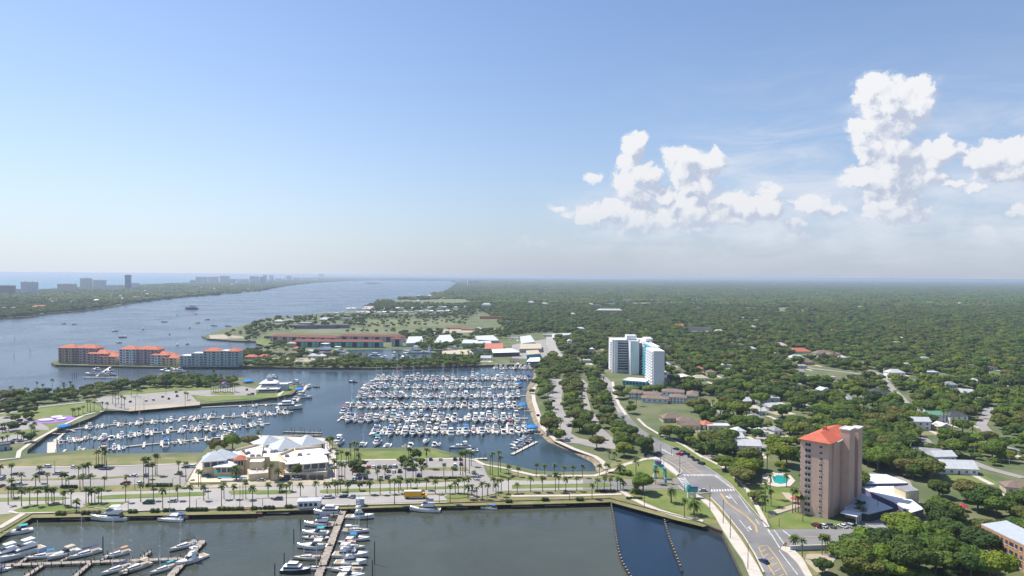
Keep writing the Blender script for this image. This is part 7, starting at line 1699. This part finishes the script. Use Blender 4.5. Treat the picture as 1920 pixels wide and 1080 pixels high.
NOF += [P(Z(8, (-120,380),(230,380),(270,700),(600,700),(600,800),(-60,760))), P(Z(8, (560,640),(900,740),(780,840),(560,840))), P(Z(7, (690,-20),(780,-20),(990,130),(1300,300),(1510,440),(1640,600),(1740,740),(1740,1100),(1500,1100),(1280,700),(1100,430),(920,262),(700,20))), P(Z(8, (0,740),(600,755),(640,905),(500,910),(160,905),(340,1100),(0,1100)))]
manual = np.array([(c[0], c[1]) for c in CAND])
def forest(y0, y1, sp, xm=.80, region=None, keep=1.0, jit=.42):
    ys = np.arange(y0, y1, sp); out = []
    for yy in ys:
        xs = np.arange(-xm*yy - 20, xm*yy + 20, sp)
        out.append(np.stack([xs + nr.uniform(-jit, jit, len(xs))*sp, yy + nr.uniform(-jit, jit, len(xs))*sp], 1))
    g = np.concatenate(out); g = g[nr.rand(len(g)) < keep]
    m = np.zeros(len(g), bool)
    for r_ in region: m |= pip(g, r_)
    g = g[m]
    for e in EXC + SHEETS + NOF:
        if min(p[1] for p in e) > y1 + 50 or max(p[1] for p in e) < y0 - 50: continue
        g = g[~pip(g, e)]
    return g
def inset(poly, d): return poly
land_p = [(p.x, p.y) for p in land]; isl_p = [(p.x, p.y) for p in far_isle]
near_g = forest(255, 950, 8.6, region=[land_p], keep=.93)
def nz(x, y, s): return mnoise.noise(Vector((x*s, y*s, 1.7)))
for x, y in near_g:
    q = nz(x, y, .012)
    if q < -.36: continue                                   # small clearings
    CAND.append((x, y, 3.0 + 5.2*nr.rand()**1.3, pick([(0, 5), (1, 3), (2, 2 if q > .1 else .4), (3, 2)]), nr.uniform(.72, 1.02), 0))
# clear what would stand in buildings, roads, water
ca = np.array([(c[0], c[1]) for c in CAND]); okm = pip(ca, land_p)
for e in EXC: okm &= ~pip(ca, e)
big = [i for i, s in enumerate(SHEETS)]
for s in SHEETS: okm &= ~pip(ca, s)
lawn_ok = np.array([c[5] == 1 and c[2] >= 3.0 for c in CAND])
CAND = [c for i, c in enumerate(CAND) if okm[i] or (c[5] == 1 and lawn_ok[i] and pip(ca[i:i+1], land_p)[0] and not any(pip(ca[i:i+1], e)[0] for e in EXC))]
def shown(c):
    q = project((c[0], c[1], 7))
    return q is not None and -30 < q[0] < 1950 and q[1] < 1140
inv = sorted([c for c in CAND if shown(c)], key=lambda c: -c[2]/c[1])
solo, rest = inv[:290], inv[290:]
LOOK = {0: 'dark green', 1: 'deep dark-green', 2: 'bright yellow-green', 3: 'olive'}  # words for each leaf material's own colour
tl = []
for i, (x, y, R_, lf, hf, _) in enumerate(solo):
    t = thing('broadleaf_tree', 'x', 'tree', (x, y, 2.0), nr.uniform(0, 6.28)); k = i % 5; s = R_/6.0
    o = bpy.data.objects.new('trunk', OAKT[k]); C.objects.link(o); o.parent = t; o.scale = (s, s, s*hf)
    o = bpy.data.objects.new('crown', OAKC[k]); C.objects.link(o); o.parent = t; o.scale = (s, s, s*hf)
    o.material_slots[0].link = 'OBJECT'; o.material_slots[0].material = M_[LEAF[lf]]
    tl.append((t, LOOK[lf] + (' broad' if R_ > 6.4 else (' small' if R_ < 4.2 else ' round'))))
LAND.update({nm: (G(*q).x, G(*q).y) for nm, q in {'pale blue low wall': (1530,1033), 'diamond road sign': (1473,1034), 'second tower car park': (1570,988), 'cream block between white roofs': (1690,925), 'bottom edge of the wood': (1640,1075), 'brick block corner': (1838,985), 'red awning': (1805,957), 'pale long house roof': (1800,890), 'mid wood': (1740,1000)}.items()})
name_all(tl, 'tree', 'broadleaf trees near the viewer')

# everything farther: one wood, instanced from the same kinds of crown
PRO = bpy.data.collections.new('crown_kinds')
def proto(name, me, leaf=None):
    o = bpy.data.objects.new(name, me); PRO.objects.link(o)
    if leaf: o.material_slots[0].link = 'OBJECT'; o.material_slots[0].material = M_[leaf]
names = []
order = []
for i in range(4):
    for j, lf in enumerate(LEAF): proto(f"a_{i}{j}", LOWC[i], lf)
for i in range(4):
    for j, lf in enumerate(LEAF): proto(f"b_{i}{j}", FARC[i], lf)
palm_far = MB(); pc = palm_crown(3, 2.4, 20); palm_far.add([(x, y, z+8) for x, y, z in pc.v], pc.f); palm_far.tube((0, 0, 0), (0, 0, 8.1), .22, .18, 5, 1)
pm = palm_far.mesh('palm_far', [M_['palm_leaves'], M_['palm_bark']])
proto('c_00', pm)
pts, scl, rot, idx = [], [], [], []
def put(x, y, z, s, hs, id_):
    pts.append((x, y, z)); scl.append((s, s, hs)); rot.append(nr.uniform(0, 6.28)); idx.append(id_)
for x, y, R_, lf, hf, _ in rest:
    put(x, y, 2.0, R_/6.0, R_/6.0*hf, nr.randint(4)*4 + lf)
    if nr.rand() < .2: put(x + 4, y - 4, 2.0, 1.1, nr.uniform(1.0, 1.5), 32)
g = forest(950, 2700, 11.0, region=[land_p, isl_p])
for x, y in g:
    q = nz(x, y, .006)
    if nz(x, y, .02) < -.38: continue
    lf = pick([(0, 5), (1, 3+2*max(0, -q*4)), (2, 1.2 if q > .15 else .3), (3, 2)]); s = nr.uniform(.72, 1.35)
    put(x, y, 1.6, s, s*nr.uniform(.75, 1.1), nr.randint(4)*4 + lf)
g = forest(2700, 10500, 44, region=[land_p, isl_p])
for x, y in g:
    q = nz(x, y, .0012)
    if nz(x, y, .006) < -.42: continue
    lf = pick([(0, 5), (1, 3), (2, .4), (3, 1.5)]); s = nr.uniform(.95, 1.25)
    put(x, y, .6, s, s*nr.uniform(.7, 1.15), 16 + nr.randint(4)*4 + lf)
g = forest(10500, 30000, 150, region=[land_p, isl_p])
for x, y in g: put(x, y, .0, 3.2, 1.5*nr.uniform(.6, 1.3), 16 + nr.randint(4)*4 + pick([(0, 5), (1, 3)]))
for x, y in [(p.x, p.y) for p in W0([(690,531.4),(700,531.6),(706,531.4),(698,532.2)])]: put(x, y, 0, 1.4, .8, 17)
me = bpy.data.meshes.new('woodland'); me.from_pydata(pts, [], [])
at = me.attributes.new('scl', 'FLOAT_VECTOR', 'POINT'); at.data.foreach_set('vector', np.array(scl, 'f').ravel())
at = me.attributes.new('rt', 'FLOAT_VECTOR', 'POINT'); at.data.foreach_set('vector', np.array([(0, 0, r) for r in rot], 'f').ravel())
at = me.attributes.new('idx', 'INT', 'POINT'); at.data.foreach_set('value', np.array(idx, 'i'))
wo = bpy.data.objects.new('woodland', me); C.objects.link(wo); wo['kind'] = 'stuff'
ng = bpy.data.node_groups.new('plant_trees', 'GeometryNodeTree')
ng.interface.new_socket('Geometry', in_out='INPUT', socket_type='NodeSocketGeometry'); ng.interface.new_socket('Geometry', in_out='OUTPUT', socket_type='NodeSocketGeometry')
gi, go = ng.nodes.new('NodeGroupInput'), ng.nodes.new('NodeGroupOutput')
ci = ng.nodes.new('GeometryNodeCollectionInfo'); ci.inputs[0].default_value = PRO; ci.inputs[1].default_value = True; ci.inputs[2].default_value = True
ip = ng.nodes.new('GeometryNodeInstanceOnPoints'); ip.inputs['Pick Instance'].default_value = True
def attr(nm, ty):
    n = ng.nodes.new('GeometryNodeInputNamedAttribute'); n.data_type = ty; n.inputs[0].default_value = nm; return n.outputs[0]
ng.links.new(gi.outputs[0], ip.inputs['Points']); ng.links.new(ci.outputs[0], ip.inputs['Instance'])
ng.links.new(attr('idx', 'INT'), ip.inputs['Instance Index']); ng.links.new(attr('rt', 'FLOAT_VECTOR'), ip.inputs['Rotation']); ng.links.new(attr('scl', 'FLOAT_VECTOR'), ip.inputs['Scale'])
ng.links.new(ip.outputs[0], go.inputs[0])
md = wo.modifiers.new('trees', 'NODES'); md.node_group = ng
print('INSTANCES', len(pts), 'solo', len(solo), 'cand', len(CAND))

# hedges along the seawall and lot edges
hl = []
for k, x0, x1, y, hh in ((5,375,445,668,1.6),(5,547,615,664,1.5),(5,617,680,664,1.6),(5,865,925,654,1.5),(5,1015,1075,650,1.6),(5,1100,1180,646,1.5),(5,1258,1330,642,1.5),(5,1330,1400,641,1.6),(5,1465,1555,636,1.5),(5,1562,1600,636,1.4),(5,1605,1640,634,1.5),(5,1700,1728,632,1.5),(6,50,125,628,1.5),(6,195,245,622,1.6),(7,202,246,574,1.6),(7,432,482,572,1.6),
                       (5,60,200,500,1.2),(5,215,330,498,1.2),(5,410,520,488,1.6),(5,985,1155,478,1.8),(5,640,700,352,2.0),(6,1180,1400,425,1.2),(6,455,600,462,1.0),(6,620,760,458,1.0),(7,560,700,512,.9),(7,770,880,560,.8),(6,1685,1728,585,1.5)):
    A, B = P(Z(k, (x0, y), (x1, y))); d = B-A; n_ = max(2, int(d.length/1.6)); c = A.lerp(B, .5)
    L_ = [((A.lerp(B, (i+.5)/n_)-c).x, (A.lerp(B, (i+.5)/n_)-c).y, hh*.5, max(hh*.75, d.length/n_*.6)) for i in range(n_)]
    o = crown(L_, 60*n_, .22, 2, .8, int(x0), .2).build('hedge', M_['bush_leaves']); o.location = (c.x, c.y, 2.1)
    o['category'] = 'hedge'; hl.append((o, 'clipped dark' if hh >= 1.5 else 'low loose'))
name_all(hl, 'hedge', 'hedges of the waterfront')

# ---------------------------------------------------------------- the air
mb = MB(); mb.box(-48000, 48000, -700, 44900, -3.5, 116.2)
hz_ = mb.build('haze', None if False else M_['white_paint'], kind='stuff')
m = bpy.data.materials.new('haze'); m.use_nodes = True; t = NT(m.node_tree); t.n.remove(t.n['Principled BSDF'])
pv = t.new('ShaderNodeVolumePrincipled'); pv.inputs['Density'].default_value = 0.00008; pv.inputs['Color'].default_value = (.66, .77, .93, 1); pv.inputs['Anisotropy'].default_value = .25
t.l.new(pv.outputs[0], t.n['Material Output'].inputs['Volume'])
hz_.data.materials.clear(); hz_.data.materials.append(m)
hz_.visible_shadow = True
